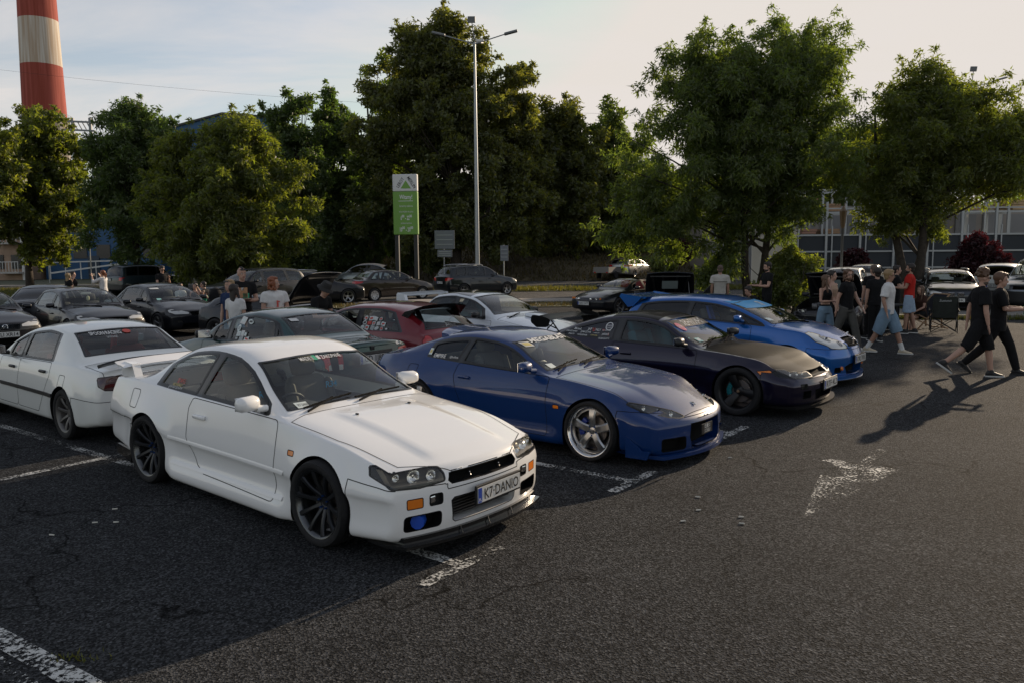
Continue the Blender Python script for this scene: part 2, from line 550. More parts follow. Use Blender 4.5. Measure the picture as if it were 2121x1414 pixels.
# earth bank rising behind the far road
nx_, ny_ = 60, 14
V = []
for j in range(ny_ + 1):
 for i in range(nx_ + 1):
  x = -34 + 150 * i / nx_
  y0 = 60.5 + max(0, x - 4) * .12 + (2.5 if x < -6 else 0)
  t = j / ny_
  y = y0 + t * 46
  h = 3.0 * (1 - math.exp(-t * 7)) * float(sstep(-24, -4, x)) + .35 * math.sin(x * .31 + y * .2) * t
  V.append((x, y, .0 + h + .01))
F = []
for j in range(ny_):
 for i in range(nx_):
  k = j * (nx_ + 1) + i
  F.append((k, k + 1, k + nx_ + 2, k + nx_ + 1))
bank = big_mesh('bank', np.array(V), np.array(F), DRY, smooth=True); tag(bank, kind='structure')
def blades(name, n, fn, m, h=(.08, .22), seed=1, wd=.02):
 rng = np.random.default_rng(seed)
 P = fn(rng, n)
 n = len(P)
 a = rng.uniform(0, 2 * np.pi, n); hh = rng.uniform(h[0], h[1], n)
 dx_, dy_ = np.cos(a) * wd, np.sin(a) * wd
 lean = rng.normal(0, .35, (n, 2)) * hh[:, None]
 V = np.zeros((n, 3, 3)); V[:, 0] = P; V[:, 1] = P; V[:, 2] = P
 V[:, 0, 0] -= dx_; V[:, 0, 1] -= dy_; V[:, 1, 0] += dx_; V[:, 1, 1] += dy_
 V[:, 2, 0] += lean[:, 0]; V[:, 2, 1] += lean[:, 1]; V[:, 2, 2] += hh
 o = big_mesh(name, V.reshape(-1, 3), np.arange(n * 3).reshape(-1, 3), m)
 return tag(o, kind='stuff')
def leafy(name, col, trans=.5, var=.35, tcol=None):
 """leaf surface: diffuse front, light coming through from behind, each leaf a little different"""
 if name in MATS: return MATS[name]
 m = bpy.data.materials.new(name); m.use_nodes = True
 nt = m.node_tree; L = nt.links; nt.nodes.clear()
 o = nt.nodes.new('ShaderNodeOutputMaterial')
 g = nt.nodes.new('ShaderNodeNewGeometry')
 hsv = nt.nodes.new('ShaderNodeHueSaturation'); hsv.inputs['Color'].default_value = (*col, 1)
 r1 = nt.nodes.new('ShaderNodeMapRange'); r1.inputs[3].default_value = 1 - var; r1.inputs[4].default_value = 1 + var
 L.new(g.outputs['Random Per Island'], r1.inputs[0]); L.new(r1.outputs[0], hsv.inputs['Value'])
 r2 = nt.nodes.new('ShaderNodeMapRange'); r2.inputs[3].default_value = .475; r2.inputs[4].default_value = .515
 ml = nt.nodes.new('ShaderNodeMath'); ml.operation = 'FRACT'; m3 = nt.nodes.new('ShaderNodeMath'); m3.operation = 'MULTIPLY'; m3.inputs[1].default_value = 7.31
 L.new(g.outputs['Random Per Island'], m3.inputs[0]); L.new(m3.outputs[0], ml.inputs[0]); L.new(ml.outputs[0], r2.inputs[0]); L.new(r2.outputs[0], hsv.inputs['Hue'])
 d = nt.nodes.new('ShaderNodeBsdfDiffuse'); L.new(hsv.outputs[0], d.inputs[0])
 tr = nt.nodes.new('ShaderNodeBsdfTranslucent')
 mc = nt.nodes.new('ShaderNodeMixRGB'); mc.blend_type = 'MULTIPLY'; mc.inputs[0].default_value = 1; mc.inputs[2].default_value = (*(tcol or (1.9, 1.5, .55)), 1)
 L.new(hsv.outputs[0], mc.inputs[1]); L.new(mc.outputs[0], tr.inputs[0])
 mx = nt.nodes.new('ShaderNodeMixShader'); mx.inputs[0].default_value = trans
 L.new(d.outputs[0], mx.inputs[1]); L.new(tr.outputs[0], mx.inputs[2])
 gl = nt.nodes.new('ShaderNodeBsdfGlossy'); gl.inputs['Roughness'].default_value = .45; gl.inputs[0].default_value = (.5, .5, .5, 1)
 m2 = nt.nodes.new('ShaderNodeMixShader'); m2.inputs[0].default_value = .05
 L.new(mx.outputs[0], m2.inputs[1]); L.new(gl.outputs[0], m2.inputs[2]); L.new(m2.outputs[0], o.inputs[0])
 MATS[name] = m
 return m
GB = leafy('grass_blade', (.085, .10, .025), .45)
GBD = leafy('dry_grass_blade', (.085, .075, .032), .35, tcol=(1.5, 1.3, .6))
def area(x0, x1, y0, y1, z):
 def f(rng, n): return np.stack([rng.uniform(x0, x1, n), rng.uniform(y0, y1, n), np.full(n, z)], 1)
 return f
blades('grass', 12000, area(-42, -16.5, 27, 39, .03), GB, seed=2)
blades('grass', 9000, area(-40, -24.5, 40, 53, .03), GB, seed=3)
blades('grass', 9000, area(-12.2, 20, 31.5, 34.1, .02), GBD, (.04, .12), seed=4)
blades('grass', 9000, area(-6, 24, 44.2, 47.2, .02), GB, (.10, .30), seed=5, wd=.03)
def bankpts(rng, n):
 x = rng.uniform(-20, 45, n); t = rng.uniform(0, .55, n) ** 1.2
 y0 = 60.5 + np.maximum(0, x - 4) * .12 + np.where(x < -6, 2.5, 0)
 y = y0 + t * 46
 h = 3.0 * (1 - np.exp(-t * 7)) * sstep(-24, -4, x) + .35 * np.sin(x * .31 + y * .2) * t
 return np.stack([x, y, h], 1)
blades('grass', 30000, bankpts, GBD, (.12, .38), seed=6, wd=.05)
def kerbweeds(rng, n):
 t = rng.uniform(0, 1, n) ** 1.5
 u = np.clip(np.abs(rng.normal(0, .10, n)), 0, .4)
 return np.stack([11 + 19 * t, 24.85 - 3.15 * t - u, np.zeros(n)], 1)
blades('weeds', 2600, kerbweeds, GB, (.05, .22), seed=7, wd=.015)
def kerbweeds2(rng, n):
 t = rng.uniform(0, 1, n)
 return np.stack([11.6 + 14 * t, 27.8 - 2.3 * t + rng.uniform(0, 1.0, n), np.zeros(n)], 1)
blades('weeds', 3500, kerbweeds2, GB, (.08, .35), seed=8, wd=.02)
def tuft(rng, n):
 p = px(160, 1362)
 return np.stack([p.x + rng.normal(0, .075, n), p.y + rng.normal(0, .03, n), np.zeros(n)], 1)
blades('weeds', 46, tuft, GB, (.01, .032), seed=9, wd=.006)
# ------------------------------------------------------------------ bay lines and the arrow
LM = paint_line_mat('worn_line_paint', .58, (.50, .50, .475))
LM2 = paint_line_mat('very_worn_line_paint', .62)
def line(p, q, w_=.12, m=LM, z=.004, name='bay_line'):
 a = px(*p) if isinstance(p, tuple) and len(p) == 2 and p[1] > 300 else Vector((*p, 0))
 b = px(*q) if isinstance(q, tuple) and len(q) == 2 and q[1] > 300 else Vector((*q, 0))
 d = (b - a).normalized(); s = Vector((-d.y, d.x, 0)) * w_ / 2
 n = 14; vs = []
 for i in range(n + 1):
  c = a + (b - a) * i / n
  vs += [(c.x - s.x, c.y - s.y, z), (c.x + s.x, c.y + s.y, z)]
 o = pyobj(name, vs, [(2 * i, 2 * i + 2, 2 * i + 3, 2 * i + 1) for i in range(n)], m, lines_root, smooth=False)
 return o
lines_root = thing('bay_markings', 'worn white parking bay lines painted on the asphalt', 'road marking', (0, 0, 0))
T1 = px(959.6, 1170); T2 = px(1313, 996.7); RR_ = px(223, 947.4)
row = (T2 - T1); hd = (T1 - RR_).normalized()
for k in range(-1, 4):
 c = T1 + row * k; rd = row.normalized()
 line((c.x - hd.x * 5.0, c.y - hd.y * 5.0), (c.x - .06 * hd.x, c.y - .06 * hd.y), .105, LM2 if k in (-1, 3) else LM)
 line((c.x - rd.x * .42, c.y - rd.y * .42), (c.x + rd.x * .42, c.y + rd.y * .42), .105, LM, z=.008)
 b_ = c - hd * 5.0
 line((b_.x, b_.y), (b_.x - hd.x * 5.0, b_.y - hd.y * 5.0), .105, LM2, z=.004)
q0 = RR_ - row.normalized() * 3.2; q1 = RR_ + row.normalized() * 8
line((q0.x, q0.y), (q1.x, q1.y), .105, LM, z=.008)
q0, q1 = px(-60, 1290), px(230, 1450)
line((q0.x, q0.y), (q1.x, q1.y), .13, LM, z=.012)
arw = [px(*p) for p in ((1664, 1072), (1690, 1000), (1700, 983), (1752, 988), (1722, 958), (1702, 953), (1730, 950), (1776, 962), (1815, 928), (1838, 934), (1800, 962), (1864, 972), (1775, 1018))]
arrow = pyobj('painted_arrow', [(p.x, p.y, .004) for p in arw], [tuple(range(len(arw)))], paint_line_mat('ghost_paint', .642), None, smooth=False)
tag(arrow, 'worn white arrow painted on the asphalt at the right', 'road marking')
# small litter: leaves and cigarette ends on the tarmac
rng = random.Random(12)
for k, (x, y) in enumerate(((1535, 1071), (1447, 1057), (1415, 1080), (1536, 1084), (1445, 1029), (1512, 948), (108, 1108), (237, 1055), (196, 1083), (240, 1082))):
 p = px(x, y)
 mb = MB(); mb.tube([(p.x - .02, p.y, .008), (p.x + .02, p.y + rng.uniform(-.02, .02), .008)], .006, 6)
 o = mb.build('cigarette_end', mat('litter_white', (.6, .58, .52), rough=.8))
 tag(o, ['small white cigarette end lying on the open asphalt', 'small pale litter lying on the asphalt left of the white coupe'][0 if k < 6 else 1], 'litter', 'litter on the asphalt')
# ------------------------------------------------------------------ far structures
def pbox(root, name, c, d, m, rot=None, ch=0): return MB().box(c, d, rot, ch).build(name, m, root)
def chimney():
 D = 300.0
 def at(x, y): return pd(x, y, D)
 base = at(93, 560); top = at(81, -40)
 zs = [at(88, y).z for y in (243, 138, 43)]
 c0 = at(93, 240)
 root = thing('industrial_chimney', 'tall chimney with red and white bands rising behind the trees', 'chimney', (c0.x, D, 0))
 def conc(nm, col):
  m = mat(nm, col, rough=.9, noise=.12, nscale=.12)
  nt = m.node_tree; b = nt.nodes['Principled BSDF']; t = nt.nodes.new('ShaderNodeTexCoord')
  mp_ = nt.nodes.new('ShaderNodeMapping'); mp_.inputs['Scale'].default_value = (1.0, 1.0, .03)
  n = nt.nodes.new('ShaderNodeTexNoise'); n.inputs['Scale'].default_value = 1.0; n.inputs['Detail'].default_value = 6
  nt.links.new(t.outputs['Object'], mp_.inputs[0]); nt.links.new(mp_.outputs[0], n.inputs['Vector'])
  r = nt.nodes.new('ShaderNodeValToRGB'); r.color_ramp.elements[0].position = .42; r.color_ramp.elements[1].position = .62
  r.color_ramp.elements[0].color = (col[0] * .72, col[1] * .6, col[2] * .5, 1); r.color_ramp.elements[1].color = (*col, 1)
  nt.links.new(n.outputs['Fac'], r.inputs[0]); nt.links.new(r.outputs[0], b.inputs['Base Color'])
  return m
 red = conc('chimney_red', (.34, .075, .055)); wh = conc('chimney_white', (.56, .52, .46)); gr = conc('chimney_grey', (.30, .29, .27))
 def rad(z): return 7.25 - (z - 55) * .0215
 def band(nm, z0, z1, m):
  mb = MB(); mb.lathe([(rad(z0), z0), (rad(z1), z1)], 40, axis='z'); return mb.build(nm, m, root, smooth=True)
 band('chimney_base', 0, zs[0], gr); band('red_band', zs[0], zs[1], red); band('white_band', zs[1], zs[2], wh); band('red_band', zs[2], zs[2] + 18, red); band('white_band', zs[2] + 18, zs[2] + 36, wh)
 pf = MB(); pf.lathe([(rad(zs[0]) + .1, zs[0] - 1.2), (rad(zs[0]) + 1.4, zs[0] - 1.0), (rad(zs[0]) + 1.4, zs[0] - .6), (rad(zs[0]) + .1, zs[0] - .6)], 40, axis='z')
 for i in range(30):
  a = 2 * math.pi * i / 30; r_ = rad(zs[0]) + 1.35
  pf.bar((r_ * math.cos(a), r_ * math.sin(a), zs[0] - .6), (r_ * math.cos(a), r_ * math.sin(a), zs[0] + .6), .08)
 pf.tube([((rad(zs[0]) + 1.35) * math.cos(2 * math.pi * i / 30), (rad(zs[0]) + 1.35) * math.sin(2 * math.pi * i / 30), zs[0] + .6) for i in range(31)], .06, 5)
 pf.build('platform', mat('steel_grey', (.22, .23, .24), rough=.6, metal=.3), root)
chimney()
def gantry():
 p = pd(150, 245, 290); q = pd(172, 290, 290)
 root = thing('steel_gantry', 'steel gantry with pipework beside the chimney', 'gantry', (p.x, 290, 0))
 mb = MB()
 L_ = q.x - p.x + 3
 for x in (0, L_): mb.bar((x, 0, 0), (x, 0, p.z - (0 if x else 0)), .9)
 for z in (p.z - 1, p.z - 4): mb.bar((-4, 0, z), (L_ + 1.5, 0, z - .6), .6)
 for i in range(4): mb.bar((i * L_ / 4, 0, p.z - 1), ((i + 1) * L_ / 4, 0, p.z - 4), .3)
 mb.build('frame', mat('steel_grey', ()), root)
gantry()
BLU = mat('blue_cladding', (.018, .085, .20), rough=.55, noise=.08, nscale=.6)
def blue_hall():
 D = 150.0
 a = pd(345, 268, D); b = pd(461, 237, D); c = pd(512, 240, D)
 root = thing('blue_hall', 'large blue clad industrial hall rising above the trees', 'building', (a.x, D, 0))
 mb = MB()
 ex = 3.0
 mb.prism([(-1.5, 0), (c.x - a.x + 6, 0), (c.x - a.x + 6, c.z - .8), (c.x - a.x, c.z), (b.x - a.x, b.z), (-1.5, a.z - .4)], 0, 30)
 mb.build('wall', BLU, root)
 rf = MB()
 P = [(-1.6, a.z - .3), (b.x - a.x, b.z + .12), (c.x - a.x, c.z + .12), (c.x - a.x + 6.2, c.z - .7)]
 for (u, v) in zip(P[:-1], P[1:]): rf.bar((u[0], -.15, u[1]), (v[0], -.15, v[1]), .5, .35)
 rf.build('roof_edge', mat('roof_edge_dark', (.05, .05, .055), rough=.7), root)
 for i in range(14):
  x = -1 + i * (c.x - a.x + 6) / 14
  MB().box((x, -.06, 11), (.12, .1, 22)).build('cladding_rib', BLU, root)
blue_hall()
def low_blue():
 D = 76.0
 a = pd(95, 556, D); b = pd(330, 470, D)
 root = thing('blue_building', 'low blue building with a white ramp rail behind the left trees', 'building', (a.x, D, 0))
 L_ = b.x - a.x
 MB().box((L_ / 2, 5, 2.6), (L_, 10, 5.2)).build('wall', BLU, root)
 for i in range(5):
  MB().box((1.2 + i * L_ / 5, -.03, 2.6), (1.3, .1, 1.3)).build('window', mat('dark_pane', (.02, .025, .03), rough=.15), root)
 dr = MB().box((L_ * .42, -.05, 1.1), (1.1, .12, 2.2)); dr.build('door', mat('dark_door', (.03, .05, .08), rough=.5), root)
 rl = MB(); rl.bar((L_ * .1, -1.2, .6), (L_ * .75, -1.2, 1.5), .14); rl.bar((L_ * .1, -1.2, 1.6), (L_ * .75, -1.2, 1.75), .12)
 for i in range(6): rl.bar((L_ * (.1 + .13 * i), -1.2, 0), (L_ * (.1 + .13 * i), -1.2, 1.7), .08)
 rl.build('ramp_rail', mat('rail_white', (.62, .62, .60), rough=.5), root)
low_blue()
def brick_house():
 D = 74.0
 a = pd(-60, 560, D); b = pd(46, 380, D)
 root = thing('brick_building', 'pale brick apartment building with balconies at the left edge', 'building', (a.x, D, 0))
 L_ = b.x - a.x
 bm_ = mat('pale_brick', (.36, .25, .18), rough=.9, noise=.15, nscale=2)
 H_ = b.z + 1
 MB().box((L_ / 2, 4, H_ / 2), (L_, 8, H_)).build('wall', bm_, root)
 for k in range(4):
  z = 1.2 + k * 2.7
  for i in range(3):
   MB().box((L_ * (.2 + .3 * i), -.04, z + .5), (.9, .1, 1.3)).build('window', mat('dark_pane', ()), root)
  MB().box((L_ * .75, -.5, z - .5), (2.0, 1.0, .15)).build('balcony_slab', mat('concrete_pale', (.45, .43, .40), rough=.9), root)
  rl = MB()
  for i in range(8): rl.bar((L_ * .75 - 1 + .28 * i, -.98, z - .4), (L_ * .75 - 1 + .28 * i, -.98, z + .5), .04)
  rl.bar((L_ * .75 - 1, -.98, z + .5), (L_ * .75 + 1, -.98, z + .5), .06)
  rl.build('balcony_rail', mat('rail_white', ()), root)
 for i in (0, 1): MB().box((L_ * .93 + i * .6, -.12, H_ / 2), (.22, .2, H_)).build('drain_pipe', mat('rail_white', ()), root)
brick_house()
def white_house(xa, xb, yt, D, label):
 a = pd(xa, 560, D); b = pd(xb, yt, D)
 root = thing('white_building', label, 'building', (a.x, D, 0))
 L_ = b.x - a.x
 MB().box((L_ / 2, 4, b.z / 2), (L_, 8, b.z)).build('wall', mat('render_white', (.50, .47, .43), rough=.9, noise=.1, nscale=1), root)
 for i in range(max(2, int(L_ / 2.2))):
  for z in (1.4, 4.2):
   if z + 1 < b.z: MB().box((1.0 + i * 2.2, -.04, z + .4), (1.0, .1, 1.3)).build('window', mat('dark_pane', ()), root)
white_house(300, 362, 455, 80, 'pale rendered building glimpsed left of the middle trees')
white_house(555, 760, 500, 110, 'long pale building glimpsed between the dark trunks')
# lamp posts
STEEL = mat('galvanised_steel', (.34, .36, .37), rough=.45, metal=.7)
def lamp_post(base, H, label, arms=((0, 1), (math.pi * .97, 1), (math.pi * .45, .7))):
 root = thing('street_lamp', label, 'street lamp', base)
 mb = MB(); mb.tube([(0, 0, 0), (0, 0, H * .5), (0, 0, H)], [.14, .105, .055], 12); mb.build('pole', STEEL, root, smooth=True)
 MB().box((0, 0, .25), (.40, .40, .5), ch=.03).build('base', STEEL, root)
 for a, s in arms:
  ar = MB(); L_ = 1.7 * s
  ar.tube([(0, 0, H - .1), (math.cos(a) * L_, math.sin(a) * L_, H + .42 * s)], .03, 6); A = ar.build('arm', STEEL, root, smooth=True)
  hd_ = MB(); rot = Matrix.Rotation(a, 3, 'Z') @ Matrix.Rotation(R(-14), 3, 'Y')
  hd_.box((0, 0, 0), (.75, .30, .12), rot, ch=.04); hd_.xf(Matrix.Translation((math.cos(a) * (L_ + .3), math.sin(a) * (L_ + .3), H + .5 * s)))
  hd_.build('lamp_head', mat('lamp_grey', (.16, .17, .18), rough=.5), A, smooth=True)
 cb = MB(); cb.box((.28, .1, H + .10), (.45, .14, .14), ch=.03); cb.build('camera_box', mat('rail_white', ()), root)
 for a in (0,):
  fl = MB(); fl.tube([(0, 0, H), (-.12, -.3, H + .95)], .025, 6)
  fl.box((-.14, -.34, H + 1.1), (.42, .16, .34), Matrix.Rotation(R(14), 3, 'X'), ch=.03)
  fl.build('flood_lamp', mat('lamp_grey', ()), root)
p = pd(989, 560, 45); tp = pd(976, 88, 45)
lamp_post((p.x, 45, 0), tp.z, 'tall galvanised street lamp with several lamp heads in front of the tallest tree')
p = pd(1992, 560, 56); tp = pd(1990, 180, 56)
lamp_post((p.x, 56, 0), tp.z, 'street lamp whose heads show above the right tree')
def totem():
 D = 46.0
 a0 = pd(813, 362, D); a1 = pd(865, 365, D); b0 = pd(818, 487, D); gb = pd(868, 578, D)
 cx = (a0.x + a1.x) / 2; W_ = a1.x - a0.x; top = a0.z; bot = b0.z
 root = thing('pylon_sign', 'green and white Leroy Merlin pylon sign on two dark posts', 'sign', (cx, D, 0), R(-6))
 gm = mat('sign_green', (.16, .34, .05), rough=.45); wm_ = mat('sign_white', (.66, .66, .64), rough=.45)
 zs_ = top - (top - bot) * .285
 MB().box((0, 0, (zs_ + bot) / 2), (W_, .30, zs_ - bot), ch=.04).build('green_panel', gm, root)
 MB().box((0, 0, (zs_ + top) / 2 + .005), (W_, .30, top - zs_ - .01), ch=.04).build('white_panel', wm_, root)
 for sx in (-1, 1): MB().box((sx * (W_ / 2 - .16), .03, (bot + .03) / 2), (.22, .22, bot + .03)).build('post', mat('post_dark', (.03, .03, .03), rough=.6), root)
 wt = mat('print_white_sign', (.72, .74, .70), rough=.5); y = -.157
 def put(s, x, z, size, m, name='sign_lettering', ang=0, wmax=None, bold=0.0):
  vs, fs = text_mesh(s, size, 0, bold)
  if wmax:
   k = wmax / (max(v[0] for v in vs) - min(v[0] for v in vs)); vs = [(a * k, b) for a, b in vs]
  c, sn = math.cos(ang), math.sin(ang)
  pyobj(name, [(x + a * c - b * sn, y, z + a * sn + b * c) for a, b in vs], fs, m, root, smooth=False)
 h = zs_ - bot
 put('Witamy!', .05, bot + h * .86, .34, wt, wmax=W_ * .52, bold=.02)
 pyobj('sign_rule', [(-W_ * .27, y, bot + h * .775), (W_ * .32, y, bot + h * .775), (W_ * .32, y, bot + h * .787), (-W_ * .27, y, bot + h * .787)], [(0, 1, 2, 3)], wt, root, smooth=False)
 put('Zapraszamy codziennie', .05, bot + h * .66, .15, wt, wmax=W_ * .55)
 put('od poniedzia\u0142ku do soboty', .05, bot + h * .53, .15, wt, wmax=W_ * .58)
 put('6\u2070\u2070 - 22\u2070\u2070', .05, bot + h * .40, .34, wt, wmax=W_ * .46, bold=.025)
 put('niedziela handlowa', .05, bot + h * .27, .15, wt, wmax=W_ * .45)
 put('10\u2070\u2070 - 20\u2070\u2070', .05, bot + h * .13, .34, wt, wmax=W_ * .54, bold=.025)
 zc_ = (zs_ + top) / 2
 tr = .30
 pyobj('sign_triangle', [(.06 - tr, y, zc_ - .32), (.06 + tr, y, zc_ - .32), (.06, y, zc_ + .14)], [(0, 1, 2)], gm, root, smooth=False)
 ink = mat('plate_ink', (.01, .01, .012), rough=.5)
 put('LEROY', .06 - .32, zc_ + .02, .26, ink, ang=R(57), wmax=.62, bold=.01)
 put('MERLIN', .06 + .34, zc_ + .02, .26, ink, ang=R(-57), wmax=.72, bold=.01)
totem()
def road_sign(x, yb, yt, D, boards, label, back=True):
 b = pd(x, yb, D); t = pd(x, yt, D)
 root = thing('road_sign', label, 'road sign', (b.x, D, 0))
 MB().tube([(0, 0, 0), (0, 0, t.z)], .04, 8).build('post', STEEL, root, smooth=True)
 for (x0, y0, x1, y1) in boards:
  A = pd(x0, y0, D); B = pd(x1, y1, D)
  w_ = B.x - A.x; h_ = A.z - B.z
  o = MB().box(((A.x + B.x) / 2 - b.x, -.06, (A.z + B.z) / 2), (w_, .03, h_), ch=.01).build('sign_back', mat('sign_back_grey', (.16, .175, .20), rough=.5, metal=.3), root)
  for q in (.25, .5, .75):
   MB().box(((A.x + B.x) / 2 - b.x, -.085, B.z + h_ * q), (w_ * .8, .03, .04)).build('stiffener', STEEL, o)
road_sign(921, 600, 478, 50, [(900, 478, 942, 516), (906, 518, 937, 533)], 'back of a grey two-board road sign right of the green pylon sign')
road_sign(1044, 600, 508, 50, [(1036, 509, 1053, 541)], 'pale narrow road sign right of the lamp post')
for i, (x, yt, D) in enumerate(((190, 498, 60), (362, 520, 58), (103, 520, 64))):
 b = pd(x, 580, D); t = pd(x, yt, D)
 root = thing('thin_post', ['thin grey post beside the black off-roader', 'thin grey post near the dark information board', 'thin grey post in front of the blue building'][i], 'post', (b.x, D, 0))
 MB().tube([(0, 0, 0), (0, 0, t.z)], .045, 8).build('pole', STEEL, root, smooth=True)
def infoboard():
 D = 60; a = pd(378, 508, D); b = pd(396, 560, D)
 root = thing('information_board', 'dark information board with pale print among the trees', 'board', (a.x, D, 0))
 w_ = b.x - a.x
 MB().box((w_ / 2, 0, a.z / 2), (w_, .12, a.z), ch=.02).build('panel', mat('board_navy', (.012, .018, .035), rough=.4), root)
 for i in range(4):
  z = a.z - .35 - i * .30
  pyobj('board_print', [(w_ * .2, -.065, z), (w_ * .85, -.065, z), (w_ * .85, -.065, z + .10), (w_ * .2, -.065, z + .10)], [(0, 1, 2, 3)], mat('print_grey', (.4, .42, .42), rough=.6), root, smooth=False)
infoboard()
# overhead cable
mb = MB()
A = pd(-60, 138, 120); B = pd(1330, 238, 120)
mb.tube([tuple(A + (B - A) * t + Vector((0, 0, -1.2 * 4 * t * (1 - t)))) for t in [i / 12 for i in range(13)]], .016, 4)
tag(mb.build('overhead_cable', mat('cable_black', (.02, .02, .02), rough=.8)), 'thin overhead cable crossing the sky at the left', 'cable')
# ------------------------------------------------------------------ builders' yard at the right: tall fence, racks, stacked timber
def yard():
 D = 47.0
 x0 = pd(1640, 520, D).x; x1 = pd(2200, 520, D).x
 fence = thing('yard_fence', 'tall steel fence with dark mesh panels in front of the timber racks', 'fence', (x0, D, 0))
 dk = mat('fence_mesh_dark', (.022, .028, .035), rough=.7)
 n = 8; W_ = (x1 - x0) / n; Ht = pd(1700, 486, D).z
 for i in range(n + 1):
  MB().box((i * W_, 0, (Ht + 1.9) / 2), (.13, .13, Ht + 1.9)).build('post', STEEL, fence)
  MB().box((i * W_ + .35, 0, (Ht + .5) / 2), (.07, .07, Ht + .5)).build('post', STEEL, fence)
 for i in range(n):
  for k in range(3):
   z0 = .15 + k * (Ht - .2) / 3; z1 = .15 + (k + 1) * (Ht - .2) / 3
   MB().box((i * W_ + W_ / 2, .06, (z0 + z1) / 2), (W_ - .14, .03, z1 - z0 - .10)).build('mesh_panel', dk, fence)
   MB().box((i * W_ + W_ / 2, 0, z1), (W_ - .13, .06, .09)).build('rail', STEEL, fence)
  MB().box((i * W_ + W_ / 2, 0, Ht + 1.5), (W_ - .13, .06, .08)).build('rail', STEEL, fence)
 rng = random.Random(8)
 wood = [mat('timber_pale', (.42, .29, .16), rough=.8, noise=.2, nscale=3), mat('timber_tan', (.34, .21, .12), rough=.8, noise=.2, nscale=3), mat('board_pink', (.36, .20, .14), rough=.8, noise=.1, nscale=3)]
 rack = thing('storage_rack', 'steel storage rack standing behind the yard fence', 'rack', (x0, D + 3, 0))
 for i in range(12):
  xx = i * (x1 - x0) / 11
  for yy in (0, 2.2): MB().box((xx, yy, 3.0), (.12, .12, 6.0)).build('upright', STEEL, rack)
 for z in (1.6, 3.1, 4.5, 5.9):
  for yy in (0, 2.2): MB().box(((x1 - x0) / 2, yy, z), (x1 - x0, .08, .12)).build('beam', STEEL, rack)
 ords = 'first second third fourth fifth sixth seventh eighth ninth tenth eleventh'.split()
 for z in (3.18, 4.58):
  k = -1
  for i in range(11):
   if rng.random() < .25: continue
   k += 1
   w_ = (x1 - x0) / 11 - .5; h_ = rng.uniform(.35, .95)
   st_ = thing('timber_stack', '', 'timber', (x0 + (i + .5) * (x1 - x0) / 11, D + 4.1, z), 0, 'timber stacks on the racks')
   st_['label'] = '%s timber stack from the left on the %s shelf of the yard rack' % (ords[k], 'lower' if z < 4 else 'upper')
   nl = max(2, int(h_ / .16)); m = rng.choice(wood)
   for q in range(nl): MB().box((rng.uniform(-.04, .04), 0, .09 + q * .165), (w_ * rng.uniform(.9, 1), 2.0, .14)).build('board', m, st_)
 wh_ = thing('sky_backdrop_wall', 'long pale backdrop wall added behind the timber racks to block the bright sky', 'building', (x0 - 2, D + 12, 0))  # added backdrop: blocks the bright sky between fence and racks
 wl = x1 - x0 + 8
 MB().box((wl / 2, 3, 2.7), (wl, 6, 5.4)).build('wall', mat('backdrop_tan', (.26, .235, .21), rough=.8, noise=.1, nscale=.7), wh_)
 for i in range(12): MB().box((wl * (i + .5) / 12, -.05, 2.6), (wl / 12 - .5, .1, 4.2)).build('wall_panel', mat('backdrop_panel', (.20, .20, .20), rough=.7, noise=.1, nscale=.7), wh_)
 p = pd(1958, 583, D - 1.2)
 pal = thing('wrapped_pallet', 'white wrapped goods on a pallet at the foot of the fence', 'pallet', (p.x, D - 1.2, 0))
 MB().box((0, 0, .08), (1.7, 1.0, .14)).build('pallet', wood[1], pal)
 MB().box((0, 0, .42), (1.5, .9, .6), ch=.12).build('wrapping', mat('white_wrap', (.6, .6, .6), rough=.3, bump=.5, bscale=9), pal, smooth=True)
 rf = thing('yard_canopy', 'pale roof canopy over the timber yard at the right edge', 'canopy', (x0, D + 6, 0))
 MB().box(((x1 - x0) * .86, 3, 6.9), ((x1 - x0) * .36, 8, .9)).build('roof', mat('canopy_pale', (.42, .47, .48), rough=.5), rf)
 for xx in (.72, .85, .99): MB().box(((x1 - x0) * xx, 0, 3.3), (.25, .25, 6.6)).build('column', STEEL, rf)
yard()
def white_board():
 p = pd(1650, 600, 33)
 root = thing('white_hoarding', 'white panel glimpsed through the leaves right of the big tree trunk', 'panel', (p.x, 36, 0))
 MB().box((0, 0, 1.6), (2.0, .08, 3.0)).build('panel', mat('hoarding_white', (.66, .63, .58), rough=.7), root)
 for sx in (-.95, .95): MB().box((sx, .08, 1.6), (.08, .08, 3.2)).build('post', STEEL, root)
white_board()
def old_lantern():
 p = pd(1741, 590, 34); t = pd(1738, 470, 34)
 root = thing('garden_lantern', 'slim post with an old-style lantern behind the wavy-haired man', 'street lamp', (p.x, 34, 0))
 MB().tube([(0, 0, 0), (0, 0, t.z)], .06, 8).build('pole', mat('post_grey', (.12, .12, .12), rough=.6), root, smooth=True)
 MB().lathe([(.05, t.z - .1), (.10, t.z + .05), (.16, t.z + .65), (.06, t.z + .8), (.0, t.z + .9)], 8, axis='z').build('lantern', mat('lantern_brown', (.20, .13, .07), rough=.5), root)
old_lantern()
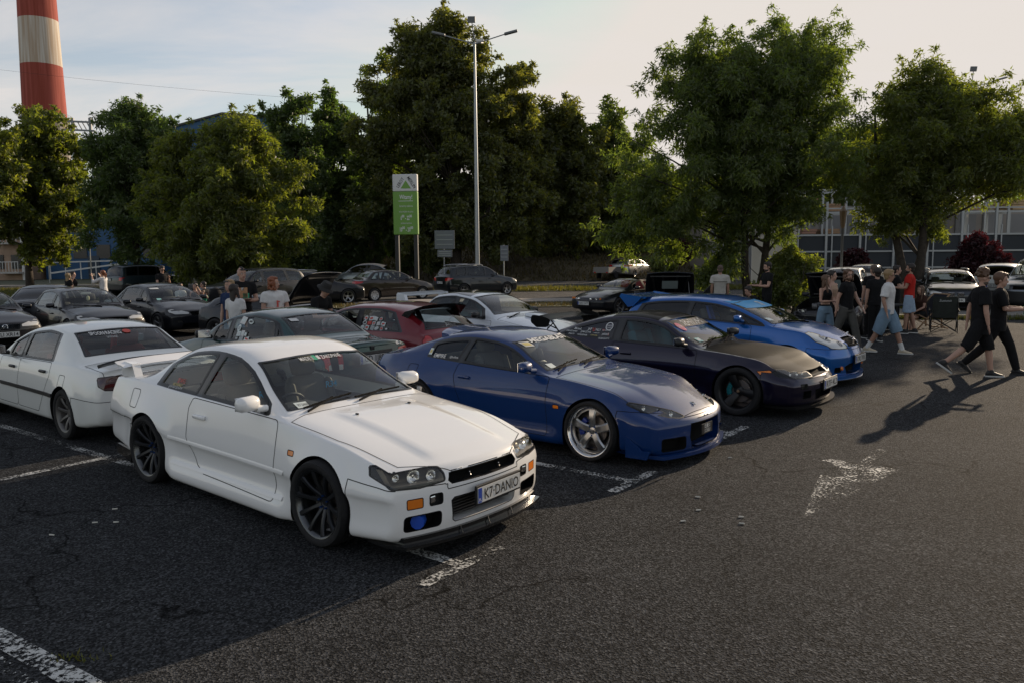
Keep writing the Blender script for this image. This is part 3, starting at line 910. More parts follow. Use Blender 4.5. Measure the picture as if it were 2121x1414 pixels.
# ------------------------------------------------------------------ trees
BARK = mat('bark', (.045, .036, .028), rough=.95, noise=.35, nscale=9, bump=.6, bscale=14)
def leaf_cloud(cl, n, size, rng, droop=.0, asp=1.7, flat=.85):
 """cl: list of (centre, radius); n leaves as folded diamonds spread through the clumps"""
 C_ = np.array([c for c, r in cl]); Rr = np.array([r for c, r in cl])
 wgt = Rr ** 2.2; wgt /= wgt.sum()
 i = rng.choice(len(cl), n, p=wgt)
 d = rng.normal(0, 1, (n, 3)); d /= np.linalg.norm(d, axis=1)[:, None]
 rad = Rr[i] * rng.uniform(0, 1, n) ** .5 * rng.uniform(.7, 1.25, n)
 off = d * rad[:, None]; off[:, 2] *= flat
 off[:, 2] -= droop * (np.hypot(off[:, 0], off[:, 1]) ** 2) / (Rr[i] + .01)
 P = C_[i] + off
 ax = d * .8 + rng.normal(0, .6, (n, 3)); ax[:, 2] -= .25 + droop
 ax /= np.linalg.norm(ax, axis=1)[:, None]
 rd = rng.normal(0, 1, (n, 3)); rd[:, 2] *= .5
 sd = np.cross(ax, rd); sd /= np.linalg.norm(sd, axis=1)[:, None] + 1e-9
 up = np.cross(sd, ax)
 L_ = size * rng.uniform(.6, 1.35, n); W_ = L_ / asp
 V = np.zeros((n, 3, 3))
 V[:, 0] = P - ax * L_[:, None] * .35 - sd * W_[:, None] * .5
 V[:, 1] = P + ax * L_[:, None] * .65
 V[:, 2] = P - ax * L_[:, None] * .30 + sd * W_[:, None] * .5
 return V.reshape(-1, 3)
def tree(name, label, base, blobs, n, size, leafm, trunk=(.22, 3.0), seed=1, clumps=60, cr=(.55, 1.1), droop=0.0, asp=1.7, stems=1, group=None, cat='tree', limbs=26, bias=.55, lean=0.0, twigs=0.0):
 """blobs: list of (x, y, z, rx, ry, rz) ellipsoids of the crown, relative to base"""
 rng = np.random.default_rng(seed); pr = random.Random(seed)
 root = thing(name, label, cat, base, 0, group)
 cl = []
 vol = np.array([b[3] * b[4] * b[5] for b in blobs]) ** .7; vol /= vol.sum()
 for k in range(clumps):
  b = blobs[rng.choice(len(blobs), p=vol)]
  d = rng.normal(0, 1, 3); d /= np.linalg.norm(d)
  r_ = rng.uniform(0, 1) ** bias
  c = np.array([b[0] + d[0] * b[3] * r_, b[1] + d[1] * b[4] * r_, b[2] + d[2] * b[5] * r_])
  rr = rng.uniform(*cr) * (1.15 - .35 * r_)
  cl.append((c, rr))
  if rng.uniform() < twigs:      # small tufts beyond the outline
   cl.append((c + d * rr * rng.uniform(.8, 1.5), rr * .38))
 V = leaf_cloud(cl, n, size, rng, droop, asp)
 big_mesh('crown', V, np.arange(len(V)).reshape(-1, 3), leafm, root)
 mb = MB()
 zt_ = max(b[2] + b[5] for b in blobs)
 tr, fork = trunk
 for s in range(stems):
  a = 2 * math.pi * s / stems + .6
  sp = (.35 if stems > 1 else 0)
  p0 = Vector((sp * .4 * math.cos(a), sp * .4 * math.sin(a), 0)); tt = tr * (1 if stems == 1 else .62)
  pts = [p0]
  for q in range(1, 7):
   t = q / 6
   pts.append(Vector((p0.x + sp * 4.2 * t * math.cos(a) + pr.uniform(-.1, .1) + lean * t, p0.y + sp * 3.0 * t * math.sin(a) + pr.uniform(-.1, .1), zt_ * .82 * t)))
  mb.tube(pts, [tt * (1.25 if q == 0 else 1 - .14 * q) for q in range(7)], 9)
  idx = list(range(len(cl))); pr.shuffle(idx)
  for k in idx[:limbs // stems]:
   c, rr = cl[k]
   c = Vector(c)
   zz = max(fork * .8, min(c.z - .3, c.z * .62)); t = min(.95, zz / (zt_ * .82))
   i = min(5, int(t * 6)); f = t * 6 - i
   o = pts[i] * (1 - f) + pts[i + 1] * f
   mid = (o + c) / 2 + Vector((pr.uniform(-.25, .25), pr.uniform(-.25, .25), .25))
   r0 = tt * .38 * (1 - .6 * t)
   mb.tube([o, mid, c], [r0, r0 * .6, r0 * .22], 6, caps=False)
 mb.build('trunk', BARK, root, smooth=True, angle=60)
 return root
G_DK = leafy('leaf_dark_green', (.076, .108, .040), .50, tcol=(1.8, 2.1, .6))
G_MID = leafy('leaf_mid_green', (.094, .124, .042), .56, tcol=(1.95, 2.1, .52))
G_YEL = leafy('leaf_yellow_green', (.106, .130, .038), .58, tcol=(2.1, 2.1, .45))
G_WARM = leafy('leaf_warm_green', (.096, .114, .042), .56, tcol=(2.2, 2.0, .5))
G_RED = leafy('leaf_dark_red', (.035, .012, .016), .35, tcol=(2.4, .8, .7))
def W(x, y, D):
 p = pd(x, y, D); return p
def blob(base, x0, y0, x1, y1, D, dep=None):
 """ellipsoid filling the pixel box at distance D, relative to base"""
 a = pd(x0, y0, D); b = pd(x1, y1, D)
 rx = (b.x - a.x) / 2 * 1.08; rz = (a.z - b.z) / 2 * 1.04
 return ((a.x + b.x) / 2 - base[0], 0, (a.z + b.z) / 2 - base[2], rx, dep or rx * .8, rz)
def tree_px(name, label, xb, D, boxes, n, size, m, z=0.0, **k):
 n = int(n * 2.5); size *= 1.0; c_ = k.get('cr', (.55, 1.1)); k['cr'] = (c_[0] * .95, c_[1] * 1.0); k['clumps'] = int(k.get('clumps', 60) * 1.9)
 p = pd(xb, 560, D); base = (p.x, D, z)
 return tree(name, label, base, [blob(base, *b[:4], D, b[4] if len(b) > 4 else None) for b in boxes], n, size, m, **k)
tree_px('leafy_tree', 'yellow-lit leafy tree at the left edge in front of the brick building', 60, 56, [(-60, 320, 205, 545), (-10, 228, 175, 420), (30, 232, 110, 330)], 26000, .26, G_YEL, trunk=(.24, 3), seed=11, clumps=120, cr=(.5, 1.0), twigs=.5)
tree_px('leafy_tree', 'slender leafy tree with yellow leaves left of the chimney foot', -20, 52, [(-90, 240, 60, 520)], 9000, .25, G_YEL, trunk=(.2, 3), seed=12, clumps=50, cr=(.5, .9), twigs=.4)
tree_px('leafy_tree', 'dense dark green tree between the chimney and the blue hall', 285, 52, [(160, 320, 390, 565), (178, 222, 385, 420), (222, 206, 345, 300), (290, 250, 400, 400)], 30000, .25, G_DK, trunk=(.26, 2.6), seed=13, clumps=130, cr=(.5, 1.0), droop=.15, asp=2.4, twigs=.5)
tree_px('locust_tree', 'broad feathery tree with golden sunlit sprays left of the pylon sign', 480, 43, [(300, 325, 650, 565), (345, 255, 615, 440), (415, 243, 570, 330), (330, 275, 430, 400), (340, 470, 610, 600)], 46000, .24, G_YEL, trunk=(.24, 2.4), seed=14, clumps=190, cr=(.45, .85), droop=.3, asp=2.8, twigs=.6)
tree_px('leafy_tree', 'open dark tree with sky showing through, right of the blue hall', 620, 62, [(515, 265, 705, 530), (530, 200, 670, 330), (575, 190, 640, 250)], 15000, .27, G_DK, trunk=(.26, 5), seed=15, clumps=70, cr=(.5, 1.0), twigs=.6, limbs=40)
tree_px('leafy_tree', 'thin dark tree with bare limbs against the sky left of the tallest tree', 700, 66, [(630, 250, 785, 545), (645, 190, 755, 340)], 14000, .28, G_DK, trunk=(.26, 6), seed=16, clumps=60, cr=(.5, 1.0), twigs=.6, limbs=40)
tree_px('tall_tree', 'tallest broad-leaved tree rising behind the lamp post', 945, 60, [(725, 300, 1130, 545, 4), (735, 150, 1095, 420, 4), (750, 80, 1065, 330, 3.5), (785, 42, 1020, 220, 3), (845, 25, 975, 130, 2)], 60000, .27, G_WARM, trunk=(.42, 5), seed=17, clumps=260, cr=(.6, 1.15), twigs=.5, limbs=50)
tree_px('leafy_tree', 'warm green tree at the edge of the wood right of the lamp post', 1165, 67, [(1060, 290, 1270, 545), (1085, 205, 1250, 400)], 24000, .30, G_WARM, trunk=(.3, 5), seed=18, clumps=110, cr=(.6, 1.2), twigs=.4)
tree_px('leafy_tree', 'second tall crown merging with the right side of the tallest tree', 1050, 63, [(985, 250, 1150, 545, 3.5), (1000, 115, 1125, 380, 3)], 15000, .28, G_WARM, trunk=(.28, 5), seed=34, clumps=75, cr=(.55, 1.05), twigs=.6)
tree_px('leafy_tree', 'third tall crown merging with the left side of the tallest tree', 770, 63, [(715, 250, 850, 545, 3.5), (735, 105, 860, 380, 3)], 13000, .28, G_MID, trunk=(.28, 5), seed=35, clumps=70, cr=(.55, 1.05), twigs=.6)
tree_px('leafy_tree', 'narrow wood-edge tree directly right of the tallest tree', 1110, 71, [(1040, 230, 1180, 545), (1060, 215, 1150, 350)], 12000, .30, G_MID, trunk=(.3, 4), seed=33, clumps=60, cr=(.6, 1.2), twigs=.4)
tree_px('leafy_tree', 'rounded wood-edge tree left of the big feathery tree', 1270, 70, [(1190, 290, 1380, 540), (1205, 215, 1350, 400)], 20000, .30, G_MID, trunk=(.3, 4), seed=19, clumps=90, cr=(.6, 1.2), twigs=.4)
tree_px('locust_tree', 'big feathery tree with drooping branches at the right, in front of the wood', 1562, 28.5, [(1275, 200, 1800, 470), (1335, 85, 1770, 330), (1355, 55, 1570, 220), (1540, 40, 1760, 220), (1225, 330, 1470, 545), (1480, 330, 1700, 505), (1430, 470, 1560, 600)], 78000, .155, G_MID, trunk=(.26, 2.0), seed=20, clumps=330, cr=(.34, .66), droop=.45, asp=3.0, twigs=.7, limbs=60, stems=2)
tree_px('locust_tree', 'feathery spreading tree with several stems at the right edge', 1890, 29, [(1735, 255, 2130, 425), (1780, 165, 2100, 350), (1845, 132, 2010, 260), (1760, 370, 1950, 490), (1970, 230, 2230, 405)], 60000, .155, G_YEL, trunk=(.30, 1.6), seed=21, clumps=240, cr=(.34, .66), droop=.3, asp=3.0, twigs=.6, limbs=50, stems=3)
tree_px('shrub', 'yellow-green bush between the big tree and the young women', 1640, 27.5, [(1565, 560, 1690, 640), (1600, 515, 1690, 600)], 9000, .11, G_YEL, trunk=(.06, .4), seed=22, clumps=70, cr=(.2, .4), cat='bush', limbs=20, stems=3)
tree_px('shrub', 'small golden bush behind the raised black bonnet', 1375, 52, [(1352, 530, 1400, 572)], 2600, .18, G_YEL, trunk=(.05, .4), seed=23, clumps=22, cr=(.25, .45), cat='bush', limbs=10)
tree_px('plum_tree', 'dark red-leaved plum bush on the slope left of the big tree', 1405, 56, [(1375, 492, 1440, 545)], 3800, .22, G_RED, trunk=(.1, 1), seed=24, clumps=30, cr=(.35, .7), cat='tree', limbs=12)
tree_px('plum_tree', 'dark red-leaved plum tree behind the curly-haired man', 2030, 40, [(1985, 500, 2075, 590), (2000, 480, 2055, 540)], 9000, .16, G_RED, trunk=(.10, .8), seed=25, clumps=60, cr=(.3, .55), cat='tree', limbs=20)
tree_px('plum_tree', 'dark red-leaved plum tree beside the slim lantern', 1765, 42, [(1742, 520, 1792, 570)], 3000, .17, G_RED, trunk=(.08, .8), seed=26, clumps=40, cr=(.3, .5), cat='tree', limbs=14)
tree_px('leafy_tree', 'dark bushy tree hanging over the brown bank below the pylon sign', 770, 64, [(700, 430, 800, 565), (640, 480, 760, 580)], 14000, .26, G_DK, trunk=(.2, 2), seed=27, clumps=70, cr=(.5, 1.0))
tree_px('leafy_tree', 'dark low tree behind the grey city car', 640, 57, [(560, 440, 680, 575)], 12000, .24, G_DK, trunk=(.2, 1.5), seed=28, clumps=60, cr=(.5, .9))
tree_px('leafy_tree', 'broad tree in the gap between the two right-hand trees', 1760, 62, [(1690, 330, 1850, 470), (1700, 250, 1840, 380)], 12000, .28, G_MID, trunk=(.2, 4), seed=29, clumps=60, cr=(.6, 1.1))
tree_px('leafy_tree', 'dark tree with low hanging branches behind the pylon sign', 855, 63, [(800, 390, 900, 560), (870, 470, 930, 560)], 14000, .25, G_DK, trunk=(.25, 3), seed=31, clumps=70, cr=(.5, .9))
# the wood behind: trunks one can tell apart, and a dense far mass of leaves
rng = random.Random(40)
ords = 'first second third fourth fifth sixth seventh eighth ninth tenth eleventh twelfth thirteenth fourteenth fifteenth sixteenth seventeenth'.split()
for i, x in enumerate((660, 735, 760, 800, 850, 905, 955, 1010, 1075, 1130, 1190, 1225, 1248, 1305, 1345, 1395, 1420)):
 D = rng.uniform(70, 80)
 p = pd(x, 540, D)
 base = (p.x, D, 2.6 if x > 1000 else 1.2)
 r_ = thing('wood_trunk', ords[i] + ' bare dark trunk from the left in the shade of the wood', 'tree', base, 0, 'trunks in the wood')
 tb = MB(); H_ = rng.uniform(6, 9)
 tb.tube([(0, 0, -1), (rng.uniform(-.2, .2), 0, H_ * .5), (rng.uniform(-.6, .6), 0, H_)], [rng.uniform(.18, .32), .2, .12], 8)
 tb.build('trunk', BARK, r_, smooth=True)
rg = np.random.default_rng(5)
cl = []
for k in range(560):
 x = rg.uniform(-42, 40); D = rg.uniform(80, 104)
 top = 11.5 + 2.5 * math.sin(x * .23) + 1.5 * math.sin(x * .61 + 1)
 if x < -20: top *= .85
 cl.append((np.array([x, D, rg.uniform(0.5, top)]), rg.uniform(1.2, 2.4)))
V = leaf_cloud(cl, 170000, .6, rg, .05, 1.6)
wood = big_mesh('far_wood', V, np.arange(len(V)).reshape(-1, 3), G_DK); tag(wood, kind='stuff')
cl = []
for k in range(160):
 x = rg.uniform(30, 130); D = rg.uniform(95, 130)
 cl.append((np.array([x, D, rg.uniform(1.0, 9.5)]), rg.uniform(1.2, 2.4)))
for k in range(160):
 x = rg.uniform(-130, -44); D = rg.uniform(95, 130)
 cl.append((np.array([x, D, rg.uniform(1.0, 9.5)]), rg.uniform(1.2, 2.4)))
V = leaf_cloud(cl, 26000, .75, rg, .05, 1.6)
wood = big_mesh('far_wood', V, np.arange(len(V)).reshape(-1, 3), G_DK); tag(wood, kind='stuff')
# ------------------------------------------------------------------ car body builder
def paint(name, col, rough=0.28, metal=0.0, coat=1.0, flake=False):
 if name in MATS: return MATS[name]
 m = mat(name, col, rough=rough, metal=metal, coat=coat, coat_rough=0.02)
 nt = m.node_tree; b = nt.nodes['Principled BSDF']
 b.inputs['Specular IOR Level'].default_value = .2
 t = nt.nodes.new('ShaderNodeTexCoord')
 n = nt.nodes.new('ShaderNodeTexNoise'); n.inputs['Scale'].default_value = 3.0; n.inputs['Detail'].default_value = 6
 nt.links.new(t.outputs['Object'], n.inputs['Vector'])
 r = nt.nodes.new('ShaderNodeMapRange')
 r.inputs[1].default_value = 0.35; r.inputs[2].default_value = 0.75
 r.inputs[3].default_value = 0.015; r.inputs[4].default_value = 0.09
 nt.links.new(n.outputs['Fac'], r.inputs[0]); nt.links.new(r.outputs[0], b.inputs['Coat Roughness'])
 return m
BLACK = lambda: mat('black_plastic', (0.012, 0.012, 0.013), rough=0.45)
GAP = lambda: mat('panel_gap_dark', (0.01, 0.01, 0.011), rough=0.9, spec=0.1)
RUB = lambda: mat('tyre_rubber', (0.014, 0.014, 0.015), rough=0.75, spec=0.3, noise=0.25, nscale=30)
TRIM = lambda: mat('window_rubber', (0.01, 0.01, 0.011), rough=0.35)
WELL = lambda: mat('wheel_well_dark', (0.008, 0.008, 0.008), rough=0.95, spec=0.1)
CHROME = lambda: mat('chrome', (0.75, 0.75, 0.76), rough=0.08, metal=1.0)
CLOTH = lambda: mat('seat_cloth_dark', (0.08, 0.08, 0.078), rough=0.9, spec=0.2)
DASH = lambda: mat('dashboard_dark', (0.035, 0.036, 0.038), rough=0.7)
class Car:
 def __init__(s, S, N=86, M=4, fil=5, cap=9):
  s.S = S
  FO, WB, RO = S['FO'], S['WB'], S['RO']
  s.FO, s.WB, s.RO = FO, WB, RO
  s.zt = pch(S['zt']); s.zs = pch(S['zs']); s.zb = pch(S['zb']); s.zr = pch(S['zr']); s.wr = pch(S['wr'])
  s.wm = pch(S['wm']); s.ws = pch(S['ws'])
  s.zc = pch(S['zc']) if 'zc' in S else pch([(-WB - RO, S.get('zcv', 0.55)), (FO, S.get('zcv', 0.55) - 0.03)])
  s.x0 = min(a for a, _ in S['zr']); s.x1 = max(a for a, _ in S['zr'])
  s.holes = {}; s.style = {}; s.seams = {}
  s.build(N, M, fil, cap)
 def column(s, x):
  S = s.S
  zb, zs, zt, wm, ws, zc = s.zb(x), s.zs(x), s.zt(x), s.wm(x), s.ws(x), s.zc(x)
  zt = np.maximum(zt, zs + 0.012)
  g = sstep(s.x0 - 0.03, s.x0 + 0.05, x) * (1 - sstep(s.x1 - 0.05, s.x1 + 0.03, x))
  q = S.get('crown', 2.6)
  def hood(a): return a * ws, zs + (zt - zs) * (1 - a ** q)
  zr, wr = s.zr(x), s.wr(x)
  zr = np.maximum(zr, zs + 0.02)
  zr = np.minimum(zr, zt - 0.004)
  y0 = ws * 0.962; z0 = zs + 0.014
  gh = [(y0, z0), (y0 * 0.5 + wr * 0.5 + 0.012, z0 * 0.5 + zr * 0.5), (wr + 0.004, zr - 0.012), (wr - 0.022, zr + 0.012),
   (wr * 0.74, zr + (zt - zr) * S.get('roof_flat', .68)), (wr * 0.38, zr + (zt - zr) * 0.95), (wr * 0, zt)]
  hf = [0.965, 0.93, 0.87, 0.78, 0.55, 0.28, 0.0]
  tuck = S.get('tuck', 0.03)
  cols = [(0 * wm, zb - 0.002), (0.72 * wm, zb - 0.001), (wm - tuck, zb + 0.004), (wm - tuck * 0.35, zb + 0.085),
    (wm - S.get('low_in', 0.0), zc - (zc - zb) * 0.35), (wm - S.get('low_in', 0.0) * .6, zc - S.get('crease', .03)), (wm + S.get('ridge', 0.0), zc), (wm * 0.5 + ws * 0.5 + S.get('belly', 0.012), zc + (zs - zc) * 0.56), (ws + 0.004, zs - 0.025 * S.get('sharp', 1)), (ws - 0.016 * S.get('sharp', 1), zs + 0.003)]
  sh = S.get('shoulder_sharp', 0)
  for i, a in enumerate(hf):
   hy, hz = hood(a)
   cols.append((hy * (1 - g) + gh[i][0] * g, hz * (1 - g) + gh[i][1] * g))
  Y = np.array([np.broadcast_to(c[0], np.shape(x)) for c in cols])
  Z = np.array([np.broadcast_to(c[1], np.shape(x)) for c in cols])
  return Y, Z
 def build(s, N, M, fil, cap):
  S = s.S
  rf, rr = S.get('filF', 0.07), S.get('filR', 0.07)
  xa, xb = -s.WB - s.RO, s.FO
  xs = np.linspace(xa + rr, xb - rf, N)
  th = np.linspace(0, math.pi / 2, fil + 1)[1:]
  xF = xb - rf + rf * np.sin(th); dF = rf * (1 - np.cos(th))
  xR = xa + rr - rr * np.sin(th); dR = rr * (1 - np.cos(th))
  X = np.concatenate([xR[::-1], xs, xF]); D = np.concatenate([dR[::-1], np.zeros(N), dF])
  Y, Z = s.column(X)
  K = len(Y)
  Ye = np.vstack([-Y[1:2], Y, -Y[-2:-1]]); Ze = np.vstack([Z[1:2], Z, Z[-2:-1]])
  rows_y = []; rows_z = []
  for i in range(K - 1):
   for j in range(M):
    t = j / M
    b = np.array([(1 - t) ** 3, 3 * t ** 3 - 6 * t * t + 4, -3 * t ** 3 + 3 * t * t + 3 * t + 1, t ** 3]) / 6
    rows_y.append(b @ Ye[i:i + 4]); rows_z.append(b @ Ze[i:i + 4])
  b = np.array([1, 4, 1]) / 6
  rows_y.append(b @ Ye[K - 1:K + 2]); rows_z.append(b @ Ze[K - 1:K + 2])
  YY = np.array(rows_y); ZZ = np.array(rows_z)
  YY[0] = 0; YY[-1] = 0
  for k in range(1, len(ZZ)): ZZ[k] = np.maximum(ZZ[k], ZZ[k - 1] + 1e-5)
  zmid = (ZZ.max(0) + ZZ.min(0)) / 2; hh = (ZZ.max(0) - ZZ.min(0)) / 2; wmx = YY.max(0)
  YY = YY * (1 - D / wmx); ZZ = zmid + (ZZ - zmid) * (1 - D / hh)
  XX = np.broadcast_to(X, YY.shape).copy()
  sc = np.linspace(1, 0, cap + 1)[1:]
  def capcols(k):
   return np.stack([YY[:, k] * c for c in sc], 1), np.repeat(ZZ[:, k].reshape(-1, 1), cap, 1), np.full((len(YY), cap), X[k])
  a = capcols(0); c = capcols(-1)
  YY = np.hstack([a[0][:, ::-1], YY, c[0]]); ZZ = np.hstack([a[1][:, ::-1], ZZ, c[1]]); XX = np.hstack([a[2][:, ::-1], XX, c[2]])
  P = s.deform(np.stack([XX, YY, ZZ], -1))
  nr, nc = YY.shape
  bm = bmesh.new()
  vs = [bm.verts.new(P[i, j]) for i in range(nr) for j in range(nc)]
  for i in range(nr - 1):
   for j in range(nc - 1):
    bm.faces.new((vs[i * nc + j], vs[i * nc + j + 1], vs[(i + 1) * nc + j + 1], vs[(i + 1) * nc + j]))
  bmesh.ops.remove_doubles(bm, verts=bm.verts[:], dist=0.0006)
  bad = [f for f in bm.faces if f.calc_area() < 2e-7]
  if bad: bmesh.ops.delete(bm, geom=bad, context='FACES_ONLY')
  loose = [v for v in bm.verts if not v.link_faces]
  if loose: bmesh.ops.delete(bm, geom=loose, context='VERTS')
  bm.normal_update()
  f = max(bm.faces, key=lambda q: q.calc_center_median().y)
  if f.normal.y < 0:
   bmesh.ops.reverse_faces(bm, faces=bm.faces[:])
   bm.normal_update()
  s.bm = bm
  s.rl = bm.faces.layers.int.new('rid')
  s.nl = bm.verts.layers.float_vector.new('nrm')
  for v in bm.verts:
   n = v.normal.copy()
   if abs(v.co.y) < 1e-4:
    n.y = 0; n.normalize(); v.co.y = 0
   v[s.nl] = n
  s.tree = BVHTree.FromBMesh(bm)
 def deform(s, P):
  S = s.S
  x, y, z = P[..., 0].copy(), P[..., 1].copy(), P[..., 2].copy()
  FO, WB, RO = s.FO, s.WB, s.RO
  wmax = max(b for _, b in S['wm'])
  for (xw, A, rad, wd) in S.get('flares', []):
   r = np.hypot(x - xw, z - S.get('rw', 0.31))
   k = A * (1 - sstep(rad, rad + wd, r)) * sstep(0.45, 0.8, y / wmax)
   y = y + k
  for (xa, xb, za, zb_, A, sx) in S.get('skirts', []):
   k = A * sstep(xa - sx, xa + sx, x) * (1 - sstep(xb - sx, xb + sx, x)) * (1 - sstep(za, zb_, z)) * sstep(0.5, 0.85, y / wmax)
   y = y + k
  for (xa, xb, yc, hw, A) in S.get('bulges', []):
   k = A * sstep(xa, xa + 0.25, x) * (1 - sstep(xb - 0.15, xb, x)) * (1 - sstep(hw * 0.90, hw * 1.06, np.abs(y - yc))) * sstep(0.55, 0.7, z)
   z = z + k
  pf = pch(S.get('nose', [(0.1, 0), (0.8, 0)])); pr = pch(S.get('tail', [(0.1, 0), (0.9, 0)]))
  wF = sstep(S.get('nx', FO * 0.25), FO, x) ** 1.0
  wR = sstep(WB + RO * 0.3, WB + RO, -x)
  x = x + wF * (pf(z) - S.get('bowF', 0.18) * np.abs(y / wmax) ** S.get('bowFp', 2.3))
  x = x - wR * (pr(z) - S.get('bowR', 0.12) * np.abs(y / wmax) ** 2.5)
  return np.stack([x, y, z], -1)
 FACE = {'side': (lambda n: n.y > 0.18), 'front': (lambda n: n.x > 0.10), 'rear': (lambda n: n.x < -0.10), 'top': (lambda n: n.z > 0.28),
   'frontw': (lambda n: n.x > -0.25 and n.z < 0.9), 'rearw': (lambda n: n.x < 0.25 and n.z < 0.9)}
 def pj(s, kind):
  if kind in ('side',): return (0, 2, Vector((0, 1, 0)))
  if kind == 'top': return (0, 1, Vector((0, 0, 1)))
  return (1, 2, Vector((1, 0, 0)))
 def region(s, name, kind, poly, allow=(0,), xr=None, zr=None):
  """cut the polygon into the surface; faces inside get the id of name"""
  if name not in s.holes: s.holes[name] = len(s.holes) + 1
  rid = s.holes[name]
  allow = [s.holes[a] if isinstance(a, str) else a for a in allow]
  a, b, d = s.pj(kind)
  face_ok = s.FACE[kind]
  bm, rl = s.bm, s.rl
  U0 = min(p[0] for p in poly); U1 = max(p[0] for p in poly); W0 = min(p[1] for p in poly); W1 = max(p[1] for p in poly)
  fl = []
  for f in bm.faces:
   if f[rl] not in allow or not face_ok(f.normal): continue
   cs = [v.co for v in f.verts]
   if max(c[a] for c in cs) < U0 or min(c[a] for c in cs) > U1 or max(c[b] for c in cs) < W0 or min(c[b] for c in cs) > W1: continue
   if xr and not (xr[0] < cs[0].x < xr[1]): continue
   if zr and not (zr[0] < cs[0].z < zr[1]): continue
   fl.append(f)
  n = len(poly)
  for i in range(n):
   p = poly[i]; q = poly[(i + 1) % n]
   du, dw = q[0] - p[0], q[1] - p[1]
   L = math.hypot(du, dw)
   if L < 1e-6: continue
   du /= L; dw /= L
   hit = []
   for f in fl:
    smin = 1e9; smax = -1e9; tmin = 1e9; tmax = -1e9
    for v in f.verts:
     c = v.co
     eu = c[a] - p[0]; ew = c[b] - p[1]
     sd = -eu * dw + ew * du; tt = eu * du + ew * dw
     if sd < smin: smin = sd
     if sd > smax: smax = sd
     if tt < tmin: tmin = tt
     if tt > tmax: tmax = tt
    if smin < -1e-5 and smax > 1e-5 and tmax > -0.001 and tmin < L + 0.001: hit.append(f)
   if not hit: continue
   co = Vector((0, 0, 0)); co[a] = p[0]; co[b] = p[1]
   no = Vector((0, 0, 0)); no[a] = -dw; no[b] = du
   ge = set(hit)
   for f in hit:
    ge.update(f.edges); ge.update(f.verts)
   ret = bmesh.ops.bisect_plane(bm, geom=list(ge), dist=1e-5, plane_co=co, plane_no=no)
   fs = [g for g in ret['geom'] if isinstance(g, bmesh.types.BMFace)]
   hs = set(hit)
   fl = [f for f in fl if f.is_valid and f not in hs] + [f for f in fs if f.is_valid]
  def inside(u, w_):
   c = False; j = n - 1
   for i in range(n):
    if (poly[i][1] > w_) != (poly[j][1] > w_) and u < (poly[j][0] - poly[i][0]) * (w_ - poly[i][1]) / (poly[j][1] - poly[i][1]) + poly[i][0]: c = not c
    j = i
   return c
  for f in fl:
   c = f.calc_center_median()
   if inside(c[a], c[b]): f[rl] = rid
  return rid
 def finish(s, root, styles, default):
  """styles: {region: dict(name, mat, recess, wall, hole, label, seam=(width, mat), split)}; default: (name, mat)"""
  bm, rl, nl = s.bm, s.rl, s.nl
  inv = {v: k for k, v in s.holes.items()}
  inv[0] = None
  groups = {}
  for f in bm.faces:
   groups.setdefault(f[rl], []).append(f)
  objs = {}
  ribbons = {}
  for e in bm.edges:
   lf = e.link_faces
   if len(lf) != 2: continue
   r0, r1 = lf[0][rl], lf[1][rl]
   if r0 == r1: continue
   best = None
   for r in (r0, r1):
    st = styles.get(inv[r]) if inv[r] else None
    if st and st.get('seam'):
     if best is None or st['seam'][0] > best[0]: best = st['seam'] + (r if st['seam'][2] != 'panel_seam' else -1,)
   if best:
    ribbons.setdefault(best, []).append(e)
  for rid, faces in groups.items():
   nm = inv[rid]
   st = styles.get(nm, {}) if nm else {'name': default[0], 'mat': default[1]}
   if st.get('hole'): continue
   vid = {}; V = []; NR = []; F = []
   off = st.get('inset', 0.0)
   for f in faces:
    ids = []
    for v in f.verts:
     if v not in vid:
      vid[v] = len(V)
      nn = v[nl].normalized()
      V.append(v.co - nn * off); NR.append(nn)
     ids.append(vid[v])
    F.append(ids)
   if st.get('recess'):
    dep = Vector(st['recess'])
    base = len(V)
    fset = set(faces)
    V2 = [v + dep for v in V]
    allv = V + V2
    F2 = [[i + base for i in f] for f in F]
    WL = []
    for f in faces:
     for e in f.edges:
      o = [g for g in e.link_faces if g is not f]
      if (not o and max(abs(e.verts[0].co.y), abs(e.verts[1].co.y)) > 1e-4) or (o and o[0] not in fset):
       a_, b_ = vid[e.verts[0]], vid[e.verts[1]]
       WL.append((a_, b_, b_ + base, a_ + base))
    def used(V_, F_):
     ids = sorted({i for f in F_ for i in f}); mp_ = {q: k for k, q in enumerate(ids)}
     return [V_[i] for i in ids], [[mp_[i] for i in f] for f in F_]
    mid = any(abs(v.y) < 1e-3 for v in V)
    for sd in ((0,) if mid else (1, -1)):
     def mk(F_):
      if sd == 0: return used(*s.mirror(allv, F_, None)[:2])
      v_, f_ = used(allv, F_)
      return (v_, f_) if sd > 0 else ([Vector((q.x, -q.y, q.z)) for q in v_], [f[::-1] for f in f_])
     b2 = mk(F2)
     ob = pyobj(st['name'], b2[0], b2[1], st['mat'], root, smooth=False)
     objs[nm] = ob
     if WL:
      b3 = mk(WL)
      pyobj(st.get('wallname', st['name'] + '_surround'), b3[0], b3[1], st.get('wall', st['mat']), ob, smooth=False)
    continue
   sp = st.get('split', True)
   touches = any(abs(v.y) < 1e-4 for v in V)
